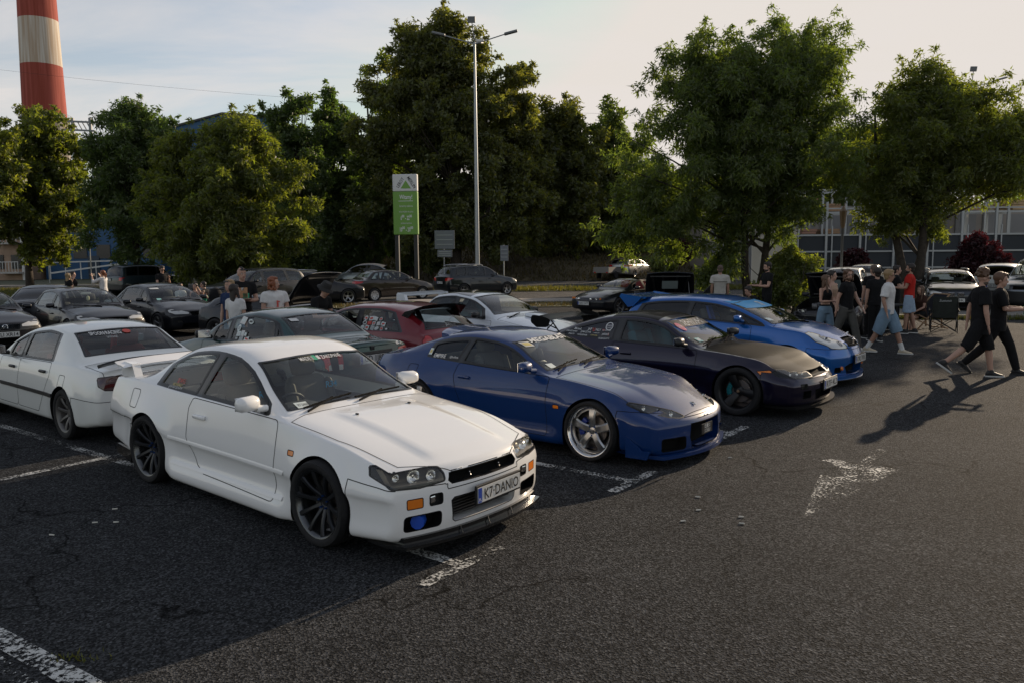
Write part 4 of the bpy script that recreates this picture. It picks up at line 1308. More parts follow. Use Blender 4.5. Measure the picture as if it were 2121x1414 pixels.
   if sp and not touches and nm:
    for sd in (1, -1):
     if st.get('only') and st['only'] != sd: continue
     if sd == 1: o = pyobj(st['name'], V, F, st['mat'], root, True, NR)
     else:
      o = pyobj(st['name'], [(v.x, -v.y, v.z) for v in V], [f[::-1] for f in F], st['mat'], root, True, [(n.x, -n.y, n.z) for n in NR])
     objs[(nm, sd)] = o
     if st.get('label'): o['label'] = st['label']
   else:
    b = s.mirror(V, F, NR)
    objs[nm] = pyobj(st['name'], b[0], b[1], st['mat'], root, True, b[2])
    if st.get('label'): objs[nm]['label'] = st['label']
  for (wd, mname, nm, rr_), es in ribbons.items():
   V = []; F = []; NR = []
   for e in es:
    a_, b_ = e.verts
    na, nb = a_[nl].normalized(), b_[nl].normalized()
    t = (b_.co - a_.co)
    if t.length < 1e-6: continue
    t.normalize()
    sa = na.cross(t); sb = nb.cross(t)
    if sa.length < 1e-3 or sb.length < 1e-3: continue
    sa.normalize(); sb.normalize()
    ext = t * wd * 0.22
    k = len(V)
    lift = 0.0012 + wd * 0.06
    for (c, sd_, n_, ex) in ((a_.co, sa, na, -ext), (b_.co, sb, nb, ext)):
     for q in (-0.5, 0.5):
      V.append(c + ex + sd_ * wd * q + n_ * lift); NR.append(n_)
    F.append([k, k + 2, k + 3, k + 1])
   FF = []
   for f in F:
    v = [Vector(V[i]) for i in f]
    nn = (v[1] - v[0]).cross(v[2] - v[0])
    FF.append(f if nn.dot(NR[f[0]]) > 0 else f[::-1])
   if rr_ < 0 or any(abs(v[1]) < .01 for v in V):
    b = s.mirror(V, FF, NR)
    o = pyobj(nm, b[0], b[1], MATS[mname], root, True, b[2])
    if rr_ < 0: o['kind'] = 'stuff'
   else:
    pyobj(nm, V, FF, MATS[mname], root, True, NR)
    pyobj(nm, [(v[0], -v[1], v[2]) for v in V], [f[::-1] for f in FF], MATS[mname], root, True, [(v[0], -v[1], v[2]) for v in NR])
  s.objs = objs
  return objs
 def mirror(s, V, F, NR):
  n = len(V)
  V2 = [Vector(v) for v in V] + [Vector((v[0], -v[1], v[2])) for v in V]
  F2 = [list(f) for f in F] + [[i + n for i in f][::-1] for f in F]
  N2 = None
  if NR is not None: N2 = [Vector(q) for q in NR] + [Vector((q[0], -q[1], q[2])) for q in NR]
  return V2, F2, N2
 def hit(s, kind, u, w_):
  if kind == 'side':
   r = s.tree.ray_cast(Vector((u, 3, w_)), Vector((0, -1, 0)))
  elif kind == 'front':
   sg = -1 if u < 0 else 1
   r = s.tree.ray_cast(Vector((3, max(abs(u), 1e-3), w_)), Vector((-1, 0, 0)))
   if r[0] is not None: return Vector((r[0].x, r[0].y * sg, r[0].z)), Vector((r[1].x, r[1].y * sg, r[1].z))
  elif kind == 'rear':
   sg = -1 if u < 0 else 1
   r = s.tree.ray_cast(Vector((-8, max(abs(u), 1e-3), w_)), Vector((1, 0, 0)))
   if r[0] is not None: return Vector((r[0].x, r[0].y * sg, r[0].z)), Vector((r[1].x, r[1].y * sg, r[1].z))
  elif kind == 'top':
   sg = -1 if w_ < 0 else 1
   r = s.tree.ray_cast(Vector((u, max(abs(w_), 1e-3), 3)), Vector((0, 0, -1)))
   if r[0] is not None: return Vector((r[0].x, r[0].y * sg, r[0].z)), Vector((r[1].x, r[1].y * sg, r[1].z))
  if r[0] is None: return None, None
  return r[0], r[1]
 def onto(s, kind, pts, side=1, lift=0.003):
  """2D points to the surface. side kind: pts (x,z); side=-1 is the right flank"""
  out = []
  last = None
  for (u, v) in pts:
   p, n = s.hit(kind, u, v)
   if p is None:
    p = last or Vector((0, 0, 0)); n = Vector((0, 0, 1))
   q = p + n * lift
   last = p
   if kind == 'side' and side < 0: q = Vector((q.x, -q.y, q.z))
   out.append(q)
  return out
 def lettering(s, name, txt, kind, at, size, m, parent, side=-1, ang=0.0, shear=0.0, bold=0.0, lift=0.004, spacing=1.0, sq=1.0, wmax=None):
  vs, fs = text_mesh(txt, size, shear, bold, spacing)
  if not vs: return None
  if wmax:
   wd = max(v[0] for v in vs) - min(v[0] for v in vs)
   k = wmax / wd; vs = [(a * k, b) for a, b in vs]
  c, sn = math.cos(ang), math.sin(ang)
  fx = 1
  if kind == 'side': fx = 1 if side < 0 else -1
  if kind == 'front': fx = 1
  if kind == 'rear': fx = -1
  pts = [(at[0] + fx * (a * c - b * sq * sn), at[1] + (a * sn + b * sq * c)) for a, b in vs]
  return pyobj(name, s.onto(kind, pts, side, lift), fs, m, parent, smooth=False)
 def decal(s, name, kind, at, wd, ht, m, parent, side=-1, ang=0.0, lift=0.003, nx=5, ny=3, shape='rect', skew=0.0):
  c, sn = math.cos(ang), math.sin(ang)
  if shape == 'round':
   pts = [(0, 0)] + [(wd / 2 * math.cos(2 * math.pi * i / 20), ht / 2 * math.sin(2 * math.pi * i / 20)) for i in range(20)]
   fs = [(0, 1 + i, 1 + (i + 1) % 20) for i in range(20)]
  else:
   pts = []; fs = []
   for j in range(ny + 1):
    for i in range(nx + 1):
     v = (j / ny - .5) * ht
     pts.append(((i / nx - .5) * wd + skew * v, v))
   for j in range(ny):
    for i in range(nx):
     k = j * (nx + 1) + i
     fs.append((k, k + 1, k + nx + 2, k + nx + 1))
  fx = 1
  if kind == 'side' and side > 0: fx = -1
  if kind == 'rear': fx = -1
  P = [(at[0] + fx * (a * c - b * sn), at[1] + a * sn + b * c) for a, b in pts]
  return pyobj(name, s.onto(kind, P, side, lift), fs, m, parent, smooth=False)
 def side_window(s, xfb, xft, xrb, xrt, lo=0.022, hi=0.042, n=10):
  """polygon for a side window between a front edge (bottom, top) and a rear edge (bottom, top)"""
  low = []; top = []
  for i in range(n + 1):
   x = xrb + (xfb - xrb) * i / n
   low.append((x, s.zs(x) + lo))
  for i in range(n + 1):
   x = xft + (xrt - xft) * i / n
   top.append((x, s.zr(x) - hi))
  def clean(P):
   out = []
   for p in P:
    if not out or math.hypot(p[0] - out[-1][0], p[1] - out[-1][1]) > 0.012: out.append(p)
   return out
  P = clean([p for p in low] + [p for p in top if p[1] > s.zs(p[0]) + lo + 0.006])
  return rounded(P, 0.02)
 def screen(s, xb, xt, ins=0.05, bot=0.015, n=9, top=0.02):
  """windscreen / rear window polygon in the (y, z) view; xb base x at the edge, xt top x"""
  P = []
  zc_b = s.zt(xb) if s.S.get('cowl') is None else s.S['cowl']
  side = []
  for i in range(n + 1):
   x = xb + (xt - xb) * i / n
   side.append((max(0.05, s.wr(x) - ins), s.zr(x) + 0.012))
  zt_ = s.zt(xt) - top; ze = side[-1][1]
  topl = [(side[-1][0] * k, zt_ + (min(ze, zt_ - 0.002) - zt_) * k ** 2) for k in (0.9, 0.6, 0.3)]
  side[-1] = (side[-1][0], min(ze, zt_ - 0.002))
  P = side + topl + [(-0.02, zt_)] + [(-0.02, side[0][1] + bot)] + [(side[0][0] * k, side[0][1] + bot * (1 - k * k)) for k in (0.3, 0.6, 0.9)]
  return P
def rounded(P, r, k=3):
 """round the sharp corners of a polygon"""
 n = len(P); out = []
 for i in range(n):
  a = Vector((*P[i - 1], 0)); b = Vector((*P[i], 0)); c = Vector((*P[(i + 1) % n], 0))
  u = (a - b); v = (c - b)
  if u.length < 1e-6 or v.length < 1e-6: continue
  ang = u.angle(v)
  if ang > math.radians(155):
   out.append((b.x, b.y)); continue
  d = min(r / math.tan(ang / 2) if ang > 0.2 else r * 3, u.length * 0.45, v.length * 0.45)
  p0 = b + u.normalized() * d; p1 = b + v.normalized() * d
  for j in range(k + 1):
   t = j / k
   q = p0 * (1 - t) ** 2 + b * 2 * t * (1 - t) + p1 * t * t
   out.append((q.x, q.y))
 return out
def rrect(u0, w0, u1, w1, r=0.02):
 return rounded([(u0, w0), (u1, w0), (u1, w1), (u0, w1)], r)
def arch(x, z, r, n=26, low=-0.4):
 P = [(x + r, low)]
 for i in range(n + 1):
  a = math.pi * i / n
  P.append((x + r * math.cos(a), z + r * math.sin(a)))
 P.append((x - r, low))
 return P
# ------------------------------------------------------------------ wheels
WHEELS = {}
def wheel(parent, x, y, z, side, r=0.32, rr=0.235, wd=0.22, style='ten', rim_m=None, lip_m=None, cal=None, lod=1, steer=0.0, camber=0.0, hub_m=None):
 key = (r, rr, wd, style, rim_m.name if rim_m else '', lip_m.name if lip_m else '', cal.name if cal else '', lod, hub_m.name if hub_m else '')
 rot = (camber * -side if False else 0, 0, (0 if side > 0 else math.pi) + steer)
 if key in WHEELS:
  src = WHEELS[key]
  c = src.copy(); COL.objects.link(c); c.parent = parent
  for ch in src.children:
   d = ch.copy(); COL.objects.link(d); d.parent = c
  c.location = (x, y, z); c.rotation_euler = (R(camber), 0, rot[2])
  return c
 n = 48 if lod else 24
 h = wd / 2
 rim_m = rim_m or mat('rim_grey', (0.1, 0.1, 0.105), rough=0.35, metal=0.8)
 lip_m = lip_m or rim_m
 mb = MB()
 mb.mi = 1
 mb.lathe([(rr - 0.004, h * 0.98), (rr + 0.004, h * 1.0), (rr + 0.006, h * 0.93), (rr - 0.004, h * 0.86), (rr - 0.014, h * 0.80), (rr - 0.02, h * 0.5), (rr - 0.024, -h * 0.9), (rr - 0.03, -h * 0.9), (rr - 0.028, h * 0.5), (rr - 0.022, h * 0.8)], n, closed=True)
 mb.mi = 0
 def spoke(ang, w0, w1, r0, r1, y0, y1, th, curve=0.0, w2=None, rows=5, twist=0.0):
  vs = []
  ca, sa = math.cos(ang), math.sin(ang)
  for i in range(rows + 1):
   t = i / rows
   ra = r0 + (r1 - r0) * t
   ww = w0 + (w1 - w0) * t if w2 is None else (w0 * (1 - t) ** 2 + w2 * 2 * t * (1 - t) + w1 * t * t)
   yy = y0 + (y1 - y0) * t + curve * math.sin(math.pi * t)
   tw = twist * t * t
   for (a_, b_) in ((-1, 0), (-0.62, 1), (0.62, 1), (1, 0), (0.8, -1), (-0.8, -1)):
    lx = ra; lz = a_ * ww / 2 + tw
    ly = yy + (0 if b_ == 0 else (th * 0.35 if b_ > 0 else -th * 0.65))
    vs.append((lx * ca - lz * sa, ly, lx * sa + lz * ca))
  fs = []
  for i in range(rows):
   for j in range(6):
    fs.append((i * 6 + j, i * 6 + (j + 1) % 6, (i + 1) * 6 + (j + 1) % 6, (i + 1) * 6 + j))
  fs += [(5, 4, 3, 2, 1, 0), tuple(range(rows * 6, rows * 6 + 6))]
  mb.add(vs, fs)
 rl = rr - 0.014
 yh = h * 0.35
 if style == 'ten':
  for i in range(10):
   spoke(2 * math.pi * (i + .2) / 10, 0.044, 0.046, 0.045, rl + 0.002, yh * 0.6, h * 0.82, 0.032, 0.012, w2=0.018)
  mb.lathe([(0.0, yh * 0.75), (0.03, yh * 0.75), (0.034, yh * 0.6), (0.062, yh * 0.9), (0.072, yh * 0.7), (0.075, -0.02)], n)
 elif style == 'five':
  for i in range(5):
   spoke(2 * math.pi * (i + .25) / 5, 0.085, 0.098, 0.04, rl - 0.028, yh * 0.9, h * 0.38, 0.035, 0.016, w2=0.062)
  mb.lathe([(0, yh * 1.1), (0.032, yh * 1.1), (0.04, yh * 1.0), (0.066, yh * 1.15), (0.075, yh * 1.0), (0.078, -0.02)], n)
  mb.lathe([(rl - 0.036, h * 0.36), (rl - 0.034, h * 0.43), (rl - 0.008, h * 0.43), (rl - 0.006, h * 0.34)], n)
 elif style == 'three':
  for i in range(3):
   spoke(2 * math.pi * (i + .55) / 3, 0.10, 0.13, 0.03, rl, yh * 0.5, h * 0.7, 0.04, 0.01, w2=0.085)
  mb.lathe([(0, yh), (0.05, yh * 0.9), (0.07, yh * 0.6), (0.07, -0.02)], n)
 elif style == 'seven':
  for i in range(7):
   spoke(2 * math.pi * (i + .3) / 7, 0.05, 0.042, 0.04, rl, yh * 0.6, h * 0.75, 0.03, 0.012, w2=0.02)
  mb.lathe([(0, yh), (0.03, yh), (0.055, yh * 0.9), (0.07, yh * 0.6), (0.07, -0.02)], n)
 elif style == 'cover':
  for i in range(9):
   spoke(2 * math.pi * i / 9, 0.05, 0.075, 0.05, rl + 0.01, h * 0.5, h * 0.8, 0.02, 0.01)
  mb.lathe([(0, h * 0.6), (0.06, h * 0.58), (0.075, h * 0.4), (0.075, 0)], n)
  mb.lathe([(rl - 0.01, h * 0.75), (rl - 0.01, h * 0.85), (rl + 0.008, h * 0.85)], n)
 else:
  k = 5
  for i in range(k):
   a = 2 * math.pi * (i + .25) / k
   spoke(a - 0.13, 0.032, 0.03, 0.045, rl, yh * 0.7, h * 0.78, 0.028, 0.01)
   spoke(a + 0.13, 0.032, 0.03, 0.045, rl, yh * 0.7, h * 0.78, 0.028, 0.01)
  mb.lathe([(0, yh), (0.03, yh), (0.06, yh * 0.9), (0.07, yh * 0.6), (0.07, -0.02)], n)
 W = mb.build('wheel', [rim_m, lip_m], parent, smooth=True, angle=35)
 ty = MB()
 dr = r - rr
 prof = [(rr + 0.001, h * 0.90), (rr + dr * 0.12, h * 1.02), (rr + dr * 0.45, h * 1.10), (rr + dr * 0.78, h * 1.06), (r - 0.012, h * 0.95), (r - 0.003, h * 0.82)]
 for g in (0.55, 0.18, -0.18, -0.55):
  prof += [(r, h * (g + 0.05)), (r - 0.007, h * (g + 0.04)), (r - 0.007, h * (g - 0.04)), (r, h * (g - 0.05))]
 prof += [(r - 0.003, -h * 0.82), (r - 0.012, -h * 0.95), (rr + dr * 0.5, -h * 1.1), (rr, -h * 0.9)]
 ty.lathe(prof, n)
 ty.build('tyre', RUB(), W, smooth=True, angle=50)
 bd = MB()
 dm = mat('brake_disc_steel', (0.22, 0.2, 0.19), rough=0.4, metal=1.0)
 bd.lathe([(0.05, 0.0), (0.15, 0.0), (0.15, -0.022), (0.05, -0.022)], n, closed=True)
 bd.lathe([(0.0, -h * 0.5), (rr - 0.03, -h * 0.5), (rr - 0.03, -h * 0.52)], n)
 bd.build('brake_disc', [dm if style in ('ten', 'five', 'three', 'seven') else WELL()], W, smooth=True)
 if cal:
  cb = MB()
  for i in range(5):
   a0 = R(20) + (R(70) * i / 5) - R(35) + math.pi * 0
   cb.box((0.135 * math.cos(a0), 0.01, 0.135 * math.sin(a0)), (0.06, 0.06, 0.05), Matrix.Rotation(-a0, 3, 'Y'), ch=0.008)
  cb.build('brake_caliper', cal, W, smooth=True)
 if style in ('ten', 'five'):
  nb = MB()
  for i in range(5):
   a0 = 2 * math.pi * (i + .25) / 5 + (math.pi / 5 if style == 'five' else 0)
   nb.lathe([(0.0, yh * 1.25), (0.007, yh * 1.25), (0.0085, yh * 0.6)], 8, c=(0.05 * math.cos(a0), 0.004, 0.05 * math.sin(a0)))
  nb.build('wheel_nuts', mat('blue_nuts', (0.02, 0.08, 0.3), rough=0.3, metal=0.7), W, smooth=True)
 if style == 'three':
  nb = MB(); nb.lathe([(0, yh + 0.02), (0.02, yh + 0.018), (0.024, yh)], 16)
  nb.build('centre_nut', mat('brass_nut', (0.5, 0.35, 0.22), rough=0.35, metal=0.9), W, smooth=True)
 W.location = (x, y, z); W.rotation_euler = (R(camber), 0, rot[2])
 WHEELS[key] = W
 return W
# ------------------------------------------------------------------ parts shared by cars
def plate(parent, txt, c, yaw, pitch=0.0, w=0.52, h=0.114, frame=True, lod=1):
 """number plate: yaw about z with 0 facing forward (+x)"""
 rot = Matrix.Rotation(yaw, 3, 'Z') @ Matrix.Rotation(pitch, 3, 'Y')
 mb = MB()
 if frame:
  mb.box((0, 0, 0), (0.018, w + 0.03, h + 0.036), ch=0.005 if lod else 0)
  mb.mi = 1
 mb.mi = 1
 mb.box((0.009, 0, 0), (0.012, w, h), ch=0.0)
 mb.mi = 2
 mb.box((0.0135, -w / 2 + 0.022, 0), (0.006, 0.042, h - 0.006))
 mb.xf(Matrix.Translation(c) @ rot.to_4x4())
 o = mb.build('number_plate', [BLACK(), mat('plate_white', (0.62, 0.62, 0.6), rough=0.35), mat('plate_blue', (0.02, 0.06, 0.35), rough=0.4)], parent)
 def put(s, yy, zz, size, m, wmax=None, name='plate_text'):
  vs, fs = text_mesh(s, size, 0, 0.012)
  if wmax:
   wd = max(v[0] for v in vs) - min(v[0] for v in vs)
   vs = [(a * wmax / wd, b) for a, b in vs]
  P = [Vector(c) + rot @ Vector((0.0172, yy + a, zz + b)) for a, b in vs]
  pyobj(name, P, fs, m, o, smooth=False)
 put(txt, 0.025, 0, h * 0.98, mat('plate_ink', (0.01, 0.01, 0.012), rough=0.5), wmax=w * 0.82)
 if lod: put('PL', -w / 2 + 0.022, -h * 0.28, 0.034, mat('plate_white', ()), name='country_code')
 return o
def mirror_unit(parent, x, y, z, side, m, s=1.0, stalk=0.0):
 mb = MB()
 rot = Matrix.Rotation(R(-10 * side), 3, 'Z')
 k = len(mb.V)
 mb.box((0, 0, 0), (0.11 * s, 0.21 * s, 0.135 * s), rot, ch=0.045 * s)
 for i in range(k, len(mb.V)):
  v = Vector(mb.V[i])
  t = (v.x / (0.055 * s) + 1) / 2
  v.z *= 1 - 0.28 * t; v.y *= 1 - 0.12 * t
  mb.V[i] = tuple(v + Vector((0, side * 0.12 * s, 0.02)))
 mb.tube([(0.02, -side * 0.03, -0.035), (0.01, side * 0.06, -0.025)], [0.03 * s, 0.028 * s], 8)
 mb.xf(Matrix.Translation((x, y, z)))
 o = mb.build('door_mirror', m, parent, smooth=True, angle=60)
 g = MB()
 g.box((-0.057 * s, side * 0.12 * s, 0.02), (0.006, 0.17 * s, 0.10 * s), rot, ch=0.002)
 g.xf(Matrix.Translation((x, y, z)))
 g.build('mirror_glass', CHROME(), o)
 return o
def seat(parent, x, y, z, m, bucket=False, label=None):
 mb = MB()
 t = Matrix.Rotation(R(-18), 3, 'Y')
 mb.box((0.05, 0, 0.10), (0.50, 0.50, 0.17), Matrix.Rotation(R(-6), 3, 'Y'), ch=0.05)
 wd = 0.50
 mb.box(Vector((-0.22, 0, 0.42)), (0.15, wd, 0.60), t, ch=0.06, taper=(0.8, 0.86))
 for sgn in (-1, 1):
  mb.box(Vector((-0.17, sgn * 0.22, 0.42)), (0.17, 0.09, 0.50 if not bucket else 0.66), t, ch=0.04, taper=(0.8, 0.8))
  if not bucket: mb.tube([(-0.30, sgn * 0.06, 0.68), (-0.33, sgn * 0.06, 0.80)], 0.008, 6)
 mb.box(Vector((-0.335, 0, 0.80)), (0.11, 0.27 if not bucket else 0.36, 0.20), t, ch=0.05)
 mb.xf(Matrix.Translation((x, y, z)))
 return mb.build('seat', m, parent, smooth=True, angle=60)
def interior(parent, car, rhd=False, seat_m=None, seats=True, rear=True, bucket=False, wheel_=True, xw=None, zf=0.28):
 S = car.S
 xw = xw if xw is not None else S['xc'] - 0.05
 zc_ = car.zs(xw)
 hw = car.ws(xw) - 0.10
 mb = MB()
 mb.prism([(xw + 0.05, zc_ - 0.05), (xw - 0.28, zc_ - 0.025), (xw - 0.42, zc_ - 0.10), (xw - 0.40, zc_ - 0.30), (xw + 0.05, zc_ - 0.40)], -hw, hw)
 ys = (-1 if rhd else 1) * 0.36
 mb.box((xw - 0.36, ys, zc_ - 0.01), (0.22, 0.36, 0.09), ch=0.035)
 mb.build('dashboard', DASH(), parent, smooth=True, angle=40)
 fl = MB()
 fl.box((xw - 1.05, 0, zf - 0.03), (2.2, hw * 2, 0.03))
 for sd in (1, -1):
  fl.box((xw - 0.95, sd * (hw + 0.02), zf + (zc_ - zf) / 2 - 0.05), (2.0, 0.04, zc_ - zf - 0.08))
 fl.box((xw - 2.25, 0, zc_ - 0.09), (0.85, hw * 1.9, 0.03))
 fl.build('cabin_lining', DASH(), parent)
 seat_m = seat_m or CLOTH()
 if seats:
  for sd in (1, -1):
   seat(parent, xw - 0.95, sd * 0.36, zf - 0.02, seat_m, bucket)
  if rear:
   rb = MB()
   rb.box((xw - 1.75, 0, zf + 0.08), (0.5, hw * 1.8, 0.18), ch=0.05)
   rb.box((xw - 2.0, 0, zf + 0.34), (0.16, hw * 1.8, 0.52), Matrix.Rotation(R(-24), 3, 'Y'), ch=0.05)
   rb.build('rear_bench', seat_m, parent, smooth=True, angle=60)
 if wheel_:
  sw = MB()
  c = Vector((xw - 0.50, ys, zc_ - 0.06)); rot = Matrix.Rotation(R(25), 3, 'Y')
  pts = [c + rot @ Vector((0, 0.18 * math.cos(2 * math.pi * i / 24), 0.18 * math.sin(2 * math.pi * i / 24))) for i in range(25)]
  sw.tube(pts, 0.015, 6, caps=False)
  for a in (0.1, math.pi - 0.1, -math.pi / 2):
   sw.bar(c, c + rot @ Vector((0, 0.17 * math.cos(a), 0.17 * math.sin(a))), 0.03, 0.015)
  sw.ball(c, 0.05, 8, 6)
  sw.build('steering_wheel', BLACK(), parent, smooth=True, angle=50)
def wipers(parent, car, xb, m=None, lhd=True, n=2):
 mb = MB()
 sg = 1 if lhd else -1
 for (ya, yb, rise) in ((0.55, 0.02, 0.055), (0.02, -0.52, 0.05)):
  pts = []
  for i in range(6):
   t = i / 5
   y = sg * (ya + (yb - ya) * t)
   z = car.zs(xb) + 0.042 + rise * t * 0.5 + 0.018 * (1 - (y / 0.62) ** 2)
   p, n_ = car.hit('front', y, z)
   if p is None: continue
   pts.append(p + n_ * 0.018)
  if len(pts) > 2:
   mb.tube(pts, 0.009, 5)
   mb.tube([pts[0] + Vector((0.06, 0, -0.02)), pts[len(pts) // 2] + Vector((0, 0, 0.012))], 0.010, 5)
 if mb.V: mb.build('wipers', m or mat('wiper_black', (.008, .008, .008), rough=.9, spec=.1), parent, smooth=True)
def wells(parent, car, pts, rad, depth=0.42, lipm=None):
 """dark wheel housings behind the arches"""
 for x, z in pts:
  for sd in (1, -1):
   mb = MB()
   y1 = sd * (car.wm(x) + 0.0); y0 = sd * (car.wm(x) - depth)
   n = 20; vs = []; fs = []
   for i in range(n + 1):
    a = math.pi * (i / n) * 1.3 - 0.15 * math.pi
    cx, cz = x + rad * math.cos(a), z + rad * math.sin(a)
    p, _ = car.hit('side', cx, cz + (0.004 if cz > z else 0))
    yy = (p.y - 0.004) if p is not None else car.wm(x) - 0.03
    vs += [(cx, sd * yy, cz), (cx, y0, cz)]
   for i in range(n): fs.append((2 * i, 2 * i + 1, 2 * i + 3, 2 * i + 2))
   k = len(vs)
   vs.append((x, y0, z))
   for i in range(n): fs.append((2 * i + 1, k, 2 * i + 3))
   mb.add(vs, fs)
   mb.build('wheel_housing', lipm or WELL(), parent)
def handle(parent, car, x, z, m, w=0.17, both=True, sides=(1, -1)):
 for sd in sides:
  p, n = car.hit('side', x, z)
  if p is None: continue
  mb = MB()
  mb.box((0, 0.012, 0), (w, 0.034, 0.036), ch=0.012)
  mb.xf(Matrix.Translation((p.x, sd * p.y, p.z)) @ Matrix.Scale(sd, 4, (0, 1, 0)))
  mb.build('door_handle', m, parent, smooth=True, angle=60)
def lamp_bowls(parent, items, chrome=None, name='reflector'):
 """items: (centre, radius, direction) little chrome bowls with a bulb"""
 for c, r, d in items:
  mb = MB()
  q = Vector(d).normalized().to_track_quat('Z', 'Y').to_matrix()
  k = len(mb.V)
  mb.lathe([(r, 0.0), (r * 0.92, -r * 0.25), (r * 0.6, -r * 0.62), (r * 0.2, -r * 0.78), (0.0, -r * 0.8)], 16, axis='z')
  mb.lathe([(0.0, 0.0), (r * 0.22, -r * 0.05), (r * 0.26, -r * 0.4)], 10, axis='z')
  for i in range(k, len(mb.V)): mb.V[i] = tuple(q @ Vector(mb.V[i]) + Vector(c))
  mb.build(name, chrome or mat('lamp_chrome', (0.85, 0.85, 0.84), rough=0.12, metal=1.0), parent, smooth=True)
for n_, c_, k_ in (('print_white', (.60, .60, .59), dict(rough=.6)), ('print_red', (.55, .08, .06), dict(rough=.6)), ('print_gold', (.6, .48, .16), dict(rough=.6)), ('print_pale', (.6, .66, .64), dict(rough=.6)),
    ('print_pink', (.6, .12, .18), dict(rough=.6)), ('print_grey', (.4, .42, .42), dict(rough=.6)), ('print_teal', (.25, .5, .48), dict(rough=.6)), ('print_green', (.05, .35, .2), dict(rough=.6)), ('print_cyan', (.03, .3, .55), dict(rough=.7)),
    ('badge_dark', (.05, .05, .05), dict(rough=.3, metal=.6)), ('plate_ink', (.01, .01, .012), dict(rough=.5)), ('plate_white', (.62, .62, .60), dict(rough=.35)), ('plate_blue', (.02, .06, .35), dict(rough=.4)),
    ('gloss_black', (.012, .012, .012), dict(rough=.15, coat=.6)), ('steel_rod', (.25, .25, .25), dict(rough=.4, metal=1.0)), ('rim_silver', (.42, .42, .42), dict(rough=.28, metal=.9)),
    ('rim_grey', (.10, .10, .105), dict(rough=.35, metal=.8)), ('rim_black', (.012, .012, .013), dict(rough=.4, metal=.3)), ('wheel_cover_silver', (.5, .5, .5), dict(rough=.35, metal=.5)),
    ('lamp_housing_silver', (.72, .72, .72), dict(rough=.35, metal=.2)), ('bucket_seat_teal', (.03, .10, .11), dict(rough=.8)), ('rail_silver', (.5, .5, .5), dict(rough=.3, metal=.9)), ('lamp_housing_dark', (.03, .028, .025), dict(rough=.4)), ('banner_black', (.012, .012, .013), dict(rough=.5))):
 mat(n_, c_, **k_)
glass('window_glass_clear', (.80, .85, .84)); glass('privacy_glass', (.03, .035, .04))
# ------------------------------------------------------------------ shared finishing
def side_of(yaw): pass
def lip(parent, car, zl, m, out=0.05, th=0.03, ymax=0.8, zref=0.24, name='front_splitter', kind='front', n=15, back=0.25, lat=0.06, dz=0.0):
 """flat lip that follows the outline of the bumper"""
 ed = []
 sg = 1 if kind == 'front' else -1
 for i in range(n + 1):
  y = ymax * i / n
  p, nn = car.hit(kind, y, zref)
  if p is None: continue
  nx = Vector((nn.x, nn.y, 0)); nx.normalize()
  ed.append(Vector((p.x, y, 0)) + nx * out)
 last = ed[-1]
 ed.append(Vector((last.x - sg * 0.16, last.y + lat * 0.6, 0)))
 ed.append(Vector((last.x - sg * 0.30, last.y + lat * 0.6, 0)))
 full = [Vector((e.x, -e.y, 0)) for e in ed[::-1]] + ed[1:]
 vs = []; fs = []
 for e in full:
  b = Vector((e.x - sg * back, e.y * 0.93, 0))
  vs += [(e.x, e.y, zl - th / 2 + dz), (e.x, e.y, zl + th / 2 + dz), (b.x, b.y, zl + th / 2 + 0.02), (b.x, b.y, zl - th / 2)]
 for i in range(len(full) - 1):
  a, b = 4 * i, 4 * i + 4
  for j in range(4):
   fs.append((a + j, a + (j + 1) % 4, b + (j + 1) % 4, b + j))
 fs += [(3, 2, 1, 0), tuple(range(len(vs) - 4, len(vs)))]
 mb = MB(); mb.add(vs, fs)
 return mb.build(name, m, parent)
GLS = lambda: glass('window_glass', (0.78, 0.83, 0.82))
GLS_D = lambda: glass('window_glass_dark', (0.10, 0.12, 0.13))
LENS = lambda: glass('lamp_lens', (0.93, 0.92, 0.88), ior=1.42)
CLEARL = lambda: mat('clear_lamp_face', (.50, .50, .48), rough=.12, metal=.35, coat=1.0)
AMBER = lambda: mat('amber_lens', (0.75, 0.20, 0.02), rough=0.15, coat=0.6)
REDL = lambda: mat('red_lens', (0.45, 0.012, 0.012), rough=0.12, coat=0.8)
SEAM = (0.0065, 'panel_gap_dark', 'panel_seam')
TRIMS = (0.026, 'window_rubber', 'window_trim')
TRIMN = (0.016, 'window_rubber', 'window_trim')
